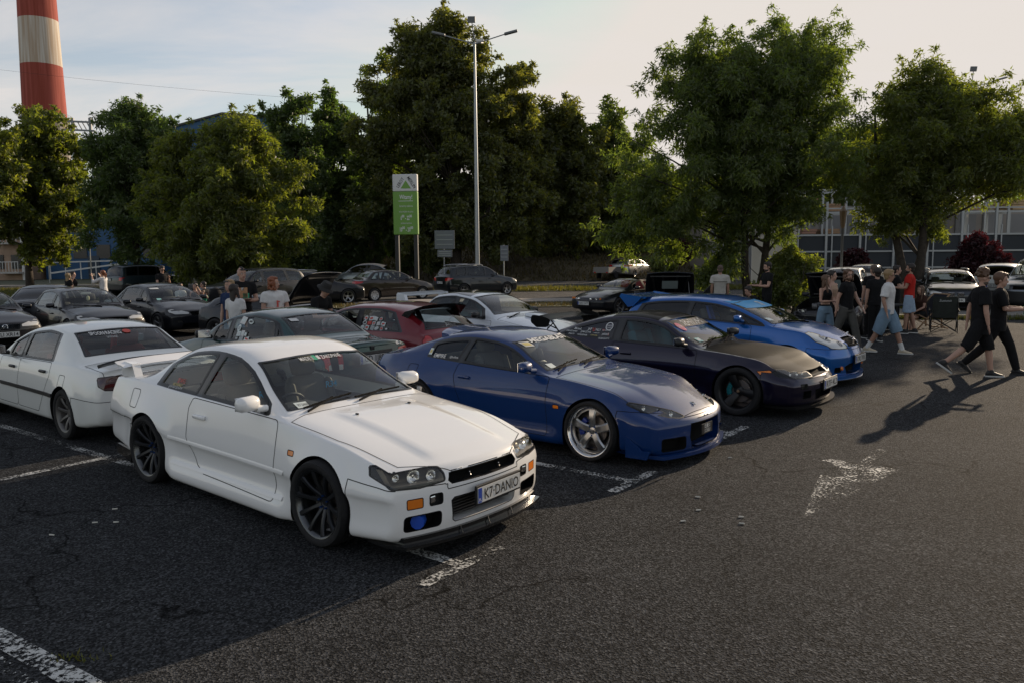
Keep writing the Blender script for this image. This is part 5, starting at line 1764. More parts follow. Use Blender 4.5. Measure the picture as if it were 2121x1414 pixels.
def std_styles(pm, gl=None, gls=None):
 GAP(); TRIM()
 gl = gl or GLS(); gls = gls or gl
 return {
  'arch': {'hole': True},
  'windscreen': {'name': 'windscreen', 'mat': gl, 'seam': TRIMS, 'inset': 0.004},
  'rear_window': {'name': 'rear_window', 'mat': gls, 'seam': TRIMS, 'inset': 0.004},
  'pillar': {'name': 'window_surround', 'mat': mat('pillar_black', (.015, .016, .017), rough=.3, coat=.3)},
  'window1': {'name': 'side_window', 'mat': gl, 'seam': TRIMS, 'inset': 0.006},
  'window2': {'name': 'side_window', 'mat': gls, 'seam': TRIMS, 'inset': 0.006},
  'window3': {'name': 'quarter_window', 'mat': gls, 'seam': TRIMS, 'inset': 0.006},
  'door': {'name': 'door', 'mat': pm, 'seam': SEAM},
  'door2': {'name': 'rear_door', 'mat': pm, 'seam': SEAM},
  'hood': {'name': 'bonnet', 'mat': pm, 'seam': SEAM},
  'trunk': {'name': 'boot_lid', 'mat': pm, 'seam': SEAM},
  'bumper': {'name': 'front_bumper', 'mat': pm, 'seam': SEAM},
  'bumper_r': {'name': 'rear_bumper', 'mat': pm, 'seam': SEAM},
  'flap': {'name': 'fuel_flap', 'mat': pm, 'seam': SEAM, 'only': -1},
  'marker': {'name': 'side_indicator', 'mat': AMBER(), 'seam': SEAM},
  'head': {'name': 'headlight', 'mat': LENS(), 'seam': (0.012, 'window_rubber', 'headlight_seal')},
  'headback': {},
  'tail': {'name': 'tail_light', 'mat': REDL(), 'seam': SEAM},
  'grille': {'name': 'grille_opening', 'mat': WELL(), 'recess': (-0.07, 0, 0), 'wall': BLACK()},
  'mouth': {'name': 'air_intake', 'mat': WELL(), 'recess': (-0.12, 0, 0.0), 'wall': pm},
  'duct': {'name': 'brake_duct', 'mat': WELL(), 'recess': (-0.09, 0, 0.0), 'wall': WELL()},
  'indicator': {'name': 'indicator', 'mat': AMBER(), 'seam': SEAM},
  'fog': {'name': 'fog_light', 'mat': BLACK(), 'recess': (-0.03, 0, 0), 'wall': BLACK()},
  'roof': {'name': 'roof', 'mat': pm},
 }
def lamp_housing(parent, car, kind, poly, depth, m, name='headlight_housing'):
 """inner bowl behind a clear lens: the lens outline pushed back into the body"""
 for sd in (1, -1):
  P = car.onto(kind, [(u, w) for u, w in poly], 1, -0.006)
  c = sum((Vector(p) for p in P), Vector()) / len(P)
  vs = [Vector(p) for p in P]
  bk = [Vector((p.x - depth * (1 if kind != 'rear' else -1), p.y * 0.98, c.z + (p.z - c.z) * 0.85)) for p in P]
  cb = sum(bk, Vector()) / len(bk)
  n = len(P)
  allv = vs + bk + [cb]
  fs = [(i, (i + 1) % n, n + (i + 1) % n, n + i) for i in range(n)] + [(n + i, n + (i + 1) % n, 2 * n) for i in range(n)]
  mb = MB(); mb.add([(v.x, sd * v.y, v.z) for v in allv], fs)
  mb.build(name, m, parent)
def r34():
 S = dict(FO=0.90, WB=2.665, RO=1.02, rw=0.325, xc=-0.55,
  zt=[(.90, .632), (.75, .682), (.35, .770), (-.10, .845), (-.54, .902), (-.87, 1.075), (-1.2, 1.265), (-1.48, 1.342), (-1.8, 1.36), (-2.2, 1.325), (-2.55, 1.21), (-2.90, 1.045), (-3.05, .995), (-3.4, .97), (-3.685, .94)],
  zs=[(.90, .635), (.8, .665), (.6, .708), (.2, .768), (-.35, .832), (-.6, .86), (-1.2, .885), (-2.2, .915), (-3.0, .945), (-3.685, .915)],
  zr=[(-.56, .87), (-.87, 1.01), (-1.2, 1.205), (-1.48, 1.295), (-1.8, 1.318), (-2.15, 1.29), (-2.5, 1.18), (-2.85, 1.02), (-3.0, .965)],
  wr=[(-.56, .725), (-.87, .665), (-1.2, .59), (-1.5, .56), (-2.1, .555), (-2.5, .59), (-3.0, .67)],
  wm=[(.90, .82), (.6, .86), (0, .878), (-.6, .862), (-1.3, .856), (-2.1, .866), (-2.66, .885), (-3.2, .865), (-3.685, .81)],
  ws=[(.9, .77), (.5, .79), (0, .80), (-.5, .79), (-1.5, .78), (-2.3, .78), (-3, .77), (-3.685, .72)],
  zb=[(.90, .155), (.45, .13), (.3, .12), (-.4, .08), (-2.2, .095), (-2.4, .14), (-3.1, .22), (-3.685, .27)],
  zc=[(.9, .47), (0, .47), (-.5, .465), (-1.3, .475), (-2.2, .50), (-2.6, .60), (-3.685, .60)], roof_flat=.82, low_in=.030, ridge=.010, crease=.014, sharp=.45, belly=.004,
  nose=[(.15, -.03), (.30, .0), (.45, .005), (.56, -.01), (.62, -.04), (.70, -.06)], bowF=.20, nx=.10,
  tail=[(.25, -.06), (.4, 0), (.7, 0), (.95, -.05)], bowR=.10, filF=.04, filR=.06, crown=6,
  flares=[(0, .014, .33, .16), (-2.665, .018, .33, .22)],
  skirts=[(-2.25, -.44, .17, .36, .05, .1), (.25, 1.0, .20, .30, .012, .1)],
  bulges=[(-.5, .85, 0, .40, .016)])
 yaw = R(-40.0)
 root = thing('parked_car', 'white two-door coupe with black ten-spoke wheels and K7 DANIO plate, nearest the camera', 'car', (-0.885, 6.315, 0), yaw, 'cars parked at the meet')
 pm = paint('white_paint', (0.82, 0.815, 0.80), rough=0.3, coat=1.0)
 c = Car(S, N=100, M=5, fil=6, cap=14)
 for xw in (0, -2.665):
  c.region('arch', 'side', arch(xw, .325, .355), allow=(0,))
 ws = c.screen(-.63, -1.24, ins=.05)
 c.region('windscreen', 'front', ws, xr=(-1.4, -.2))
 c.region('rear_window', 'rear', c.screen(-2.88, -2.32, ins=.06), xr=(-3.1, -2.1))
 c.region('window1', 'side', c.side_window(-.80, -.86, -1.80, -1.66), zr=(.85, 1.4))
 c.region('window2', 'side', c.side_window(-1.90, -1.78, -2.56, -2.48, hi=.05), zr=(.85, 1.4))
 c.region('pillar', 'side', c.side_window(-.72, -.80, -2.63, -2.58, lo=.004, hi=.022, n=14), zr=(.8, 1.4))
 hp = rounded([(.40, .552), (.392, .60), (.41, .645), (.58, .668), (.70, .682), (.785, .686), (.808, .62), (.795, .548), (.60, .536)], .022)
 c.region('head', 'frontw', hp, xr=(.35, 1.2))
 c.region('grille', 'front', [(-.02, .512), (.345, .518), (.375, .548), (.35, .598), (-.02, .598)], xr=(.5, 1.2))
 c.region('mouth', 'front', [(-.02, .235), (.315, .235), (.34, .255), (.355, .40), (.33, .42), (-.02, .42)], xr=(.4, 1.2))
 c.region('duct', 'front', rrect(.44, .235, .72, .345, .03), xr=(.4, 1.2))
 c.region('indicator', 'front', rrect(.585, .395, .70, .465, .012), xr=(.4, 1.2))
 c.region('fog', 'front', rrect(.43, .395, .535, .475, .02), xr=(.4, 1.2))
 for k in ('side', 'frontw'):
  poly = [(.30, -.1), (.34, .572), (.62, .552), (1.2, .49), (1.2, -.1)] if k == 'side' else [(-.02, -.1), (.77, -.1), (.77, .548), (.40, .53), (.38, .49), (-.02, .49)]
  c.region('bumper', k, poly, xr=(.30, 1.2))
 c.region('hood', 'top', [(-.50, -.02), (.885, -.02), (.86, .30), (.80, .43), (.66, .665), (.1, .745), (-.46, .752), (-.50, .60)], xr=(-.6, 1.0))
 c.region('door', 'side', rounded([(-.57, .225), (-.57, .60), (-.58, .86), (-1.90, .895), (-1.95, .80), (-1.93, .55), (-1.78, .32), (-1.64, .26)], .05), zr=(.1, 1.0))
 c.region('marker', 'side', rrect(-.40, .625, -.32, .665, .012))
 c.region('flap', 'side', rrect(-3.02, .70, -2.86, .87, .03))
 c.region('trunk', 'top', [(-2.98, -.02), (-3.66, -.02), (-3.62, .60), (-3.3, .64), (-3.05, .62)], xr=(-3.8, -2.9))
 for k in ('side', 'rear'):
  poly = [(-2.97, -.1), (-3.0, .58), (-3.9, .60), (-3.9, -.1)] if k == 'side' else [(-.02, -.1), (1., -.1), (1., .59), (-.02, .59)]
  c.region('bumper_r', k, poly, xr=(-4, -2.95))
 c.region('tail', 'rear', rrect(.32, .68, .76, .82, .04))
 st = std_styles(pm)
 st['mouth']['wall'] = pm
 o = c.finish(root, st, ('body', pm))
 wells(root, c, [(0, .325), (-2.665, .325)], .355)
 dk = mat('wheel_dark_grey', (0.03, 0.032, 0.036), rough=0.35, metal=0.6)
 for x in (0, -2.665):
  for sd in (1, -1):
   wheel(root, x, sd * .775, .325, sd, r=.325, rr=.256, wd=.225, style='ten', rim_m=dk, lip_m=mat('wheel_lip_grey', (0.10, 0.105, 0.11), rough=0.25, metal=0.9))
 hh = mat('lamp_housing_brown', (0.30, 0.26, 0.20), rough=0.35, metal=.3)
 lamp_housing(root, c, 'front', rounded([(.405, .557), (.40, .60), (.425, .633), (.58, .656), (.70, .672), (.77, .664), (.785, .560)], .01), .09, hh)
 items = []
 for (y, z, r) in ((.475, .597, .042), (.605, .608, .054), (.725, .614, .028)):
  p, n = c.hit('front', y, z)
  for sd in (1, -1): items.append(((p.x - .03, sd * y, z), r, (1, sd * .1, .03)))
 lamp_bowls(root, items, name='headlight_reflector')
 pz, _ = c.hit('front', 0.0, .54)
 for y in (-.16, .16):
  bm_ = MB(); bm_.box((pz.x - .035, y, .555), (.05, .012, .04), Matrix.Rotation(R(20), 3, 'X'), ch=.006)
  bm_.build('grille_blade', CHROME(), root, smooth=True)
 ic = MB()
 for i in range(7): ic.box((.80, 0, .27 + i * .022), (.04, .70, .012))
 ic.build('intercooler', mat('alu_dull', (.05, .05, .052), rough=.5, metal=.5), root)
 dh = MB(); dh.tube([(.80, -.62, .29), (.76, -.56, .285), (.70, -.52, .30), (.6, -.5, .34)], [.05, .05, .05, .05], 10)
 dh.build('intake_hose', mat('blue_hose', (.01, .07, .45), rough=.35), root, smooth=True)
 fg = MB()
 for sd in (1, -1):
  p, _ = c.hit('front', .49, .44)
  fg.box((p.x - .02, sd * .505, .438), (.03, .05, .05), ch=.008)
 fg.build('fog_lens', CHROME(), root)
 p, _ = c.hit('front', .12, .44)
 plate(root, 'K7\u00b7DANIO', (p.x + .03, .09, .40), R(4), 0)
 pl = mat('gloss_black', (.012, .012, .012), rough=.15, coat=.6)
 lip(root, c, .135, pl, out=.055, th=.022, ymax=.72, lat=.09)
 lp2 = lip(root, c, .165, pl, out=.012, th=.06, ymax=.72, lat=.05, name='splitter_upper')
 mr = MB()
 for y in (-.28, 0, .28):
  p, _ = c.hit('front', abs(y), .20)
  mr.tube([(p.x + .02, y, .20), (p.x + .045, y, .145)], .004, 6)
 mr.build('splitter_rod', BLACK(), root)
 for sd in (1, -1):
  f = MB(); f.prism([(-3.02, .26), (-3.30, .29), (-3.32, .20), (-3.02, .13)], sd * .845, sd * .87)
  f.build('rear_skirt_fin', pl, root)
 for sd in (1, -1):
  mirror_unit(root, -.84, (.70 if sd > 0 else -.765), .955, sd, pm, 1.05)
 handle(root, c, -1.74, .745, pm, .19)
 interior(root, c, rhd=True, seat_m=mat('seat_grey_olive', (.12, .115, .10), rough=.9))
 wipers(root, c, -.60, lhd=False)
 wg = MB()
 k = 12
 vs = []; fs = []
 prof = [(.0, .0), (-.06, .018), (-.14, .022), (-.20, .045), (-.20, .033), (-.13, .006), (-.05, -.006)]
 for i in range(k + 1):
  y = -.80 + 1.60 * i / k
  e = abs(y) / .80
  for (a, b) in prof: vs.append((-3.21 + a + .04 * (1 - e * e), y, 1.08 + b - .03 * e ** 4))
 m_ = len(prof)
 for i in range(k):
  for j in range(m_): fs.append((i * m_ + j, i * m_ + (j + 1) % m_, (i + 1) * m_ + (j + 1) % m_, (i + 1) * m_ + j))
 fs += [tuple(range(m_)), tuple(range(k * m_, k * m_ + m_))]
 wg.add(vs, fs)
 for sd in (1, -1):
  wg.prism([(-3.15, .945), (-3.45, .945), (-3.40, 1.095), (-3.21, 1.08)], sd * .64, sd * .72)
 wg.build('rear_wing', pm, root, smooth=True)
 for sd in (1, -1):
  for (x0, x1, z0, z1, nm) in ((-.43, -2.24, .468, .495, 'flank_crease'), (-.46, -2.20, .262, .275, 'skirt_edge')):
   mb = MB(); vs = []; fs = []
   for i in range(25):
    x = x0 + (x1 - x0) * i / 24; z = z0 + (z1 - z0) * i / 24
    q = []
    for (dz, out_) in ((.030, .000), (.004, .011), (-.004, .010), (-.010, -.002)):
     p, n = c.hit('side', x, z + dz)
     q.append((p.x, sd * (p.y + out_), z + dz))
    vs += q
   for i in range(24):
    for j in range(3): fs.append((4 * i + j, 4 * i + j + 1, 4 * i + 5 + j, 4 * i + 4 + j))
   mb.add(vs, fs); mb.build(nm, pm, root, smooth=True, angle=50)
 wt = mat('print_white', (.75, .75, .74), rough=.6)
 c.lettering('windscreen_lettering', 'MADE IN \u25a0 ZAKOPANE', 'front', (0.03, 1.232), .036, wt, root, bold=.01, wmax=.44)
 c.decal('green_square', 'front', (-.035, 1.232), .034, .034, mat('print_green', (.05, .35, .2), rough=.6), root, lift=.0045)
 c.decal('permit_sticker', 'front', (-.52, .935), .11, .035, mat('print_pale', (.6, .66, .64), rough=.6), root)
 c.lettering('permit_print', 'K7 DANIO', 'front', (-.505, .935), .022, mat('plate_ink', ()), root, lift=.005)
 c.lettering('quarter_sticker', 'RICHONLY', 'side', (-2.26, .968), .034, mat('print_gold', (.6, .5, .22), rough=.6), root, bold=.01)
 c.lettering('quarter_sticker', '@DANIO.2JDG.R34', 'side', (-2.28, .942), .028, wt, root)
 c.lettering('quarter_sticker', '\u96f7\u795e\u4f1d', 'side', (-2.22, 1.005), .05, mat('print_red', (.55, .08, .06), rough=.6), root)
 c.decal('fender_badge', 'side', (-.20, .40), .035, .05, mat('badge_dark', (.05, .05, .05), rough=.3, metal=.6), root, lift=.006)
 for (x, y) in ((-.22, -.30), (-.24, .28)):
  p, n = c.hit('top', x, abs(y))
  nb = MB(); nb.box((p.x, y, p.z + .006), (.03, .018, .012), ch=.004); nb.build('washer_jet', BLACK(), root)
 for sd in (-1, 1):
  vs, fs = text_mesh('R34', .085, 0, .02)
  pyobj('seat_lettering', [(-1.42 + .0, sd * .36 + a, 1.02 + b - .10) for a, b in vs], fs, mat('print_cyan', (.03, .3, .55), rough=.7), root, smooth=False)
 return root
r34()
# ------------------------------------------------------------------ general car maker
def fwd(yaw): return Vector((math.cos(yaw), math.sin(yaw), 0))
def lft(yaw): return Vector((-math.sin(yaw), math.cos(yaw), 0))
def hood_poly(c, xa, xb, ins=0.04, n=8, xin=None):
 P = [(xa, -.02)]
 P.append((xb, -.02))
 if xin: P.append((xb - xin * .3, .3))
 for i in range(n + 1):
  x = (xb - (xin or 0)) + (xa - (xb - (xin or 0))) * i / n
  P.append((x, c.ws(x) - ins))
 return P
def make(label, name, loc, yaw, S, pm, O, group='cars parked at the meet', cat='car'):
 root = thing(name, label, cat, loc, yaw, group)
 lod = O.get('lod', 1)
 N, M, fil, cap = {2: (96, 5, 6, 14), 1: (72, 4, 5, 10), 0: (46, 3, 4, 7)}[lod]
 c = Car(S, N=N, M=M, fil=fil, cap=cap)
 WB, FO, RO = c.WB, c.FO, c.RO
 rw = S['rw']; ar = O.get('arch', rw + .035)
 for xw in (0, -WB):
  c.region('arch', 'side', arch(xw, rw + O.get('arch_dz', 0.0), ar, n=22 if lod else 14), allow=(0,))
 a, b = O['ws']
 c.region('windscreen', 'front', c.screen(a, b, ins=O.get('ws_ins', .05)), xr=(b - .4, a + .5))
 if O.get('rw'):
  a, b = O['rw']
  c.region('rear_window', 'rear', O['rw_poly'] if 'rw_poly' in O else c.screen(a, b, ins=O.get('rw_ins', .06)), xr=(a - .35, b + .4))
 for i, wdef in enumerate(O['win']):
  c.region('window%d' % (i + 1), 'side', c.side_window(*wdef[:4], **(wdef[4] if len(wdef) > 4 else {})), zr=(.6, 2.2))
 if O.get('pillar'):
  w_ = O['pillar']
  c.region('pillar', 'side', c.side_window(*w_[:4], **(w_[4] if len(w_) > 4 else dict(lo=.004, hi=.022))), zr=(.6, 2.2))
 for nm in ('head', 'grille', 'mouth', 'duct', 'indicator', 'fog', 'extra1', 'extra2'):
  if nm in O:
   v = O[nm]; kind = 'front'
   if isinstance(v, dict): kind = v['kind']; v = v['poly']
   c.region(nm, kind, v, xr=(FO * .2, FO + .5))
 for nm in ('tail', 'tail2', 'plate_well'):
  if nm in O:
   v = O[nm]; kind = 'rear'
   if isinstance(v, dict): kind = v['kind']; v = v['poly']
   c.region(nm, kind, v, xr=(-WB - RO - .5, -WB - RO * .3))
 if 'bz' in O:
  z0, z1 = O['bz']
  c.region('bumper', 'side', [(rw * .9, -.2), (rw * .98, z0), (FO + .5, z1), (FO + .5, -.2)], xr=(rw * .8, FO + .5))
  c.region('bumper', 'frontw', [(-.02, -.2), (1.1, -.2), (1.1, z1), (-.02, z1)], xr=(rw * 1.1, FO + .5))
 if 'brz' in O:
  z0, z1 = O['brz']
  c.region('bumper_r', 'side', [(-WB - rw * .9, -.2), (-WB - rw * .98, z0), (-WB - RO - .5, z1), (-WB - RO - .5, -.2)], xr=(-WB - RO - .5, -WB - rw * .8))
  c.region('bumper_r', 'rearw', [(-.02, -.2), (1.1, -.2), (1.1, z1), (-.02, z1)], xr=(-WB - RO - .5, -WB - rw * 1.1))
 if 'hood' in O:
  h = O['hood']
  c.region('hood', 'top', hood_poly(c, h[0], h[1], h[2] if len(h) > 2 else .04, xin=h[3] if len(h) > 3 else None), xr=(h[0] - .1, h[1] + .3))
 if 'trunk' in O:
  h = O['trunk']
  c.region('trunk', 'top', [(h[0], -.02), (h[1], -.02), (h[1], h[2]), (h[0], h[2])], xr=(-WB - RO - .4, h[0] + .1))
 if 'roof' in O:
  h = O['roof']
  c.region('roof', 'top', [(h[0], -.02)] + [(h[0] + (h[1] - h[0]) * i / 10, c.wr(h[0] + (h[1] - h[0]) * i / 10) - h[2]) for i in range(11)] + [(h[1], -.02)], zr=(.9, 2.5))
 for i, d in enumerate(O.get('doors', [])):
  xf, xr_ = d[0], d[1]
  k = d[2] if len(d) > 2 else 0.0    # curved lower rear edge
  zl = c.zb((xf + xr_) / 2) + .10
  top = [(xf + (xr_ - xf) * j / 6, c.zs(xf + (xr_ - xf) * j / 6) + (.006 if O.get('frameless') else -.004)) for j in range(7)]
  P = rounded([(xf + .03, zl), (xf, .55)] + top + [(xr_ - .02, .72), (xr_ + k * .35, .52), (xr_ + k, zl + .06), (xr_ + k + .06, zl)], .04)
  c.region('door' if i == 0 else 'door2', 'side', P, zr=(.05, 1.2))
 if 'marker' in O:
  mx, mz = O['marker']
  c.region('marker', 'side', rrect(mx - .04, mz - .02, mx + .04, mz + .02, .012))
 if 'flap' in O:
  mx, mz, sd = O['flap']
  c.region('flap', 'side', rrect(mx - .08, mz - .08, mx + .08, mz + .08, .03))
 for (nm, kind, P, xr_) in O.get('regions', []):
  c.region(nm, kind, P, xr=xr_)
 st = std_styles(pm, O.get('glass'), O.get('glass_side'))
 st['flap']['only'] = O['flap'][2] if 'flap' in O else 1
 st.update(O.get('styles', {}))
 for k, v in O.get('mats', {}).items(): st[k] = dict(st.get(k, {'name': k}), mat=v)
 c.finish(root, st, ('body', pm))
 if O.get('flap'):
  pass
 wells(root, c, [(0, rw + O.get('arch_dz', 0.0)), (-WB, rw + O.get('arch_dz', 0.0))], ar)
 W = O.get('wheel', {})
 tr = O.get('track', max(v for _, v in S['wm']) - .10)
 wk = {k: v for k, v in W.items() if k not in ('camber',)}
 for x in (0, -WB):
  for sd in (1, -1):
   wheel(root, x, sd * tr, rw, sd, r=rw, lod=1 if lod else 0, camber=W.get('camber', 0) * sd, **wk)
 if O.get('housing'):
  lamp_housing(root, c, 'front', O['housing'], O.get('housing_d', .09), O.get('housing_m', mat('lamp_housing_dark', (0.03, 0.028, 0.025), rough=0.4)))
 if O.get('bowls'):
  it = []
  for (y, z, r) in O['bowls']:
   p, n = c.hit('front', y, z)
   if p is None: continue
   for sd in (1, -1): it.append(((p.x - .03, sd * y, z), r, (1, sd * .12, .03)))
  lamp_bowls(root, it, name='headlight_reflector')
 if 'mirror' in O:
  mx, my, mz = O['mirror']
  for sd in (1, -1):
   mirror_unit(root, mx, sd * my, mz, sd, O.get('mirror_m', pm), O.get('mirror_s', 1.0))
 for (hx, hz) in O.get('handles', []):
  handle(root, c, hx, hz, O.get('handle_m', pm), .17)
 if O.get('inside', True):
  interior(root, c, **O.get('interior', {}))
 if O.get('wipers', True):
  wipers(root, c, O['ws'][0] + .02, lhd=not O.get('interior', {}).get('rhd'))
 if 'plate_f' in O:
  txt, z, y = O['plate_f'][:3]
  p, n = c.hit('front', abs(y) + .01, z)
  if p is not None: plate(root, txt, (p.x + .02, y, z), 0, 0, lod=min(1, lod))
 if 'plate_r' in O:
  txt, z, y = O['plate_r'][:3]
  p, n = c.hit('rear', abs(y) + .01, z)
  if p is not None: plate(root, txt, (p.x - .02, y, z), math.pi, 0, lod=min(1, lod))
 if O.get('post'): O['post'](c, root)
 return root
def base_spec(L, W, H, WB, FO, rw, kind, **k):
 """guide curves for an ordinary car from its main sizes"""
 RO = L - WB - FO
 w = W / 2; e = -WB - RO
 belt = k.get('belt', H * .655)
 hf = k.get('hf', .66); hc = k.get('hc', belt + .05)
 xc = k.get('xc', -.40)          # cowl
 xt = k.get('xt', xc - (H - hc) * 1.55)
 xe = k.get('xe', -WB + .45)     # rear end of the roof
 zd = k.get('zd', belt + .06); zde = k.get('zde', zd - .03)
 xb = k.get('xb', -WB - .25)     # foot of the rear window
 if kind in ('sedan', 'coupe'):
  zt = [(FO, hf), (FO - .15, hf + .05), (.2, hc - .09), (xc + .25, hc - .02), (xc, hc), ((xc + xt) / 2, (hc + H) / 2 + .02), (xt, H - .06), (xt - .35, H - .01), ((xt + xe) / 2 - .1, H), (xe, H - .045), ((xe + xb) / 2, (H + zd) / 2 + .01), (xb, zd), (xb - .12, zd - .015), (e, zde)]
  zr = [(xc - .02, belt + .01), ((xc + xt) / 2, (hc + H) / 2 - .045), (xt, H - .125), (xt - .35, H - .08), ((xt + xe) / 2, H - .065), (xe, H - .105), ((xe + xb) / 2 - .02, (H + zd) / 2 - .06), (xb - .03, belt + .035)]
  wr = [(xc - .02, w - .12), ((xc + xt) / 2, w - .19), (xt, w - .265), ((xt + xe) / 2, w - .295), (xe, w - .28), (xb, w - .18)]
 else:
  zg = k.get('zg', belt + .04); xg = k.get('xg', e + .10)      # foot of the tail window
  xr = k.get('xr', xg + (H - zg) * k.get('rake', .55))
  zt = [(FO, hf), (FO - .15, hf + .06), (.2, hc - .09), (xc + .25, hc - .02), (xc, hc), ((xc + xt) / 2, (hc + H) / 2 + .02), (xt, H - .06), (xt - .35, H - .01), ((xt + xr) / 2, H), (xr + .12, H - k.get('drop', .05)), (xr, H - k.get('drop', .05) - .05), ((xr + xg) / 2, (H + zg) / 2), (xg, zg), (e, zg - .05)]
  zr = [(xc - .02, belt + .01), ((xc + xt) / 2, (hc + H) / 2 - .045), (xt, H - .125), (xt - .35, H - .08), ((xt + xr) / 2, H - .065), (xr + .15, H - .11 - k.get('drop', .05) * .6), (xr - .02, H - .17 - k.get('drop', .05)), (xg, belt + .02)]
  wr = [(xc - .02, w - .12), ((xc + xt) / 2, w - .19), (xt, w - .255), ((xt + xr) / 2, w - .275), (xr, w - .27), (xg, w - .17)]
 zs = [(FO, hf - .02), (FO * .6, hf + .06), (.1, belt - .10), (xc, belt - .02), (-WB * .5, belt), (-WB, belt + .02), (e, k.get('zse', belt - .02))]
 wm = [(FO, w - .06), (FO * .6, w - .015), (0, w), (-WB * .5, w - .005), (-WB, w), (e + .3, w - .02), (e, w - .06)]
 ws = [(FO, w - .13), (FO * .5, w - .085), (0, w - .075), (-WB * .5, w - .07), (-WB, w - .08), (e, w - .13)]
 gc = k.get('gc', .18)
 zb = [(FO, gc + .02), (.4, gc), (-WB * .5, gc), (-WB - .4, gc + .02), (e, gc + .09)]
 S = dict(FO=FO, WB=WB, RO=RO, rw=rw, xc=xc, zt=zt, zs=zs, zr=zr, wr=wr, wm=wm, ws=ws, zb=zb, zcv=k.get('zcv', belt * .64),
   nose=[(gc, -.05), (gc + .15, 0), (hf * .75, 0), (hf, -.05), (hf + .1, -.08)], bowF=k.get('bowF', .20), tail=[(gc, -.06), (.4, 0), (belt * .8, -.01), (belt, -.04)], bowR=k.get('bowR', .10),
   filF=k.get('filF', .06), filR=.06, crown=k.get('crown', 3.4), flares=[(0, .012, rw + .01, .14), (-WB, .012, rw + .01, .16)])
 S['_x'] = (xc, xt, xe, xb, belt, hf, hc)
 return S
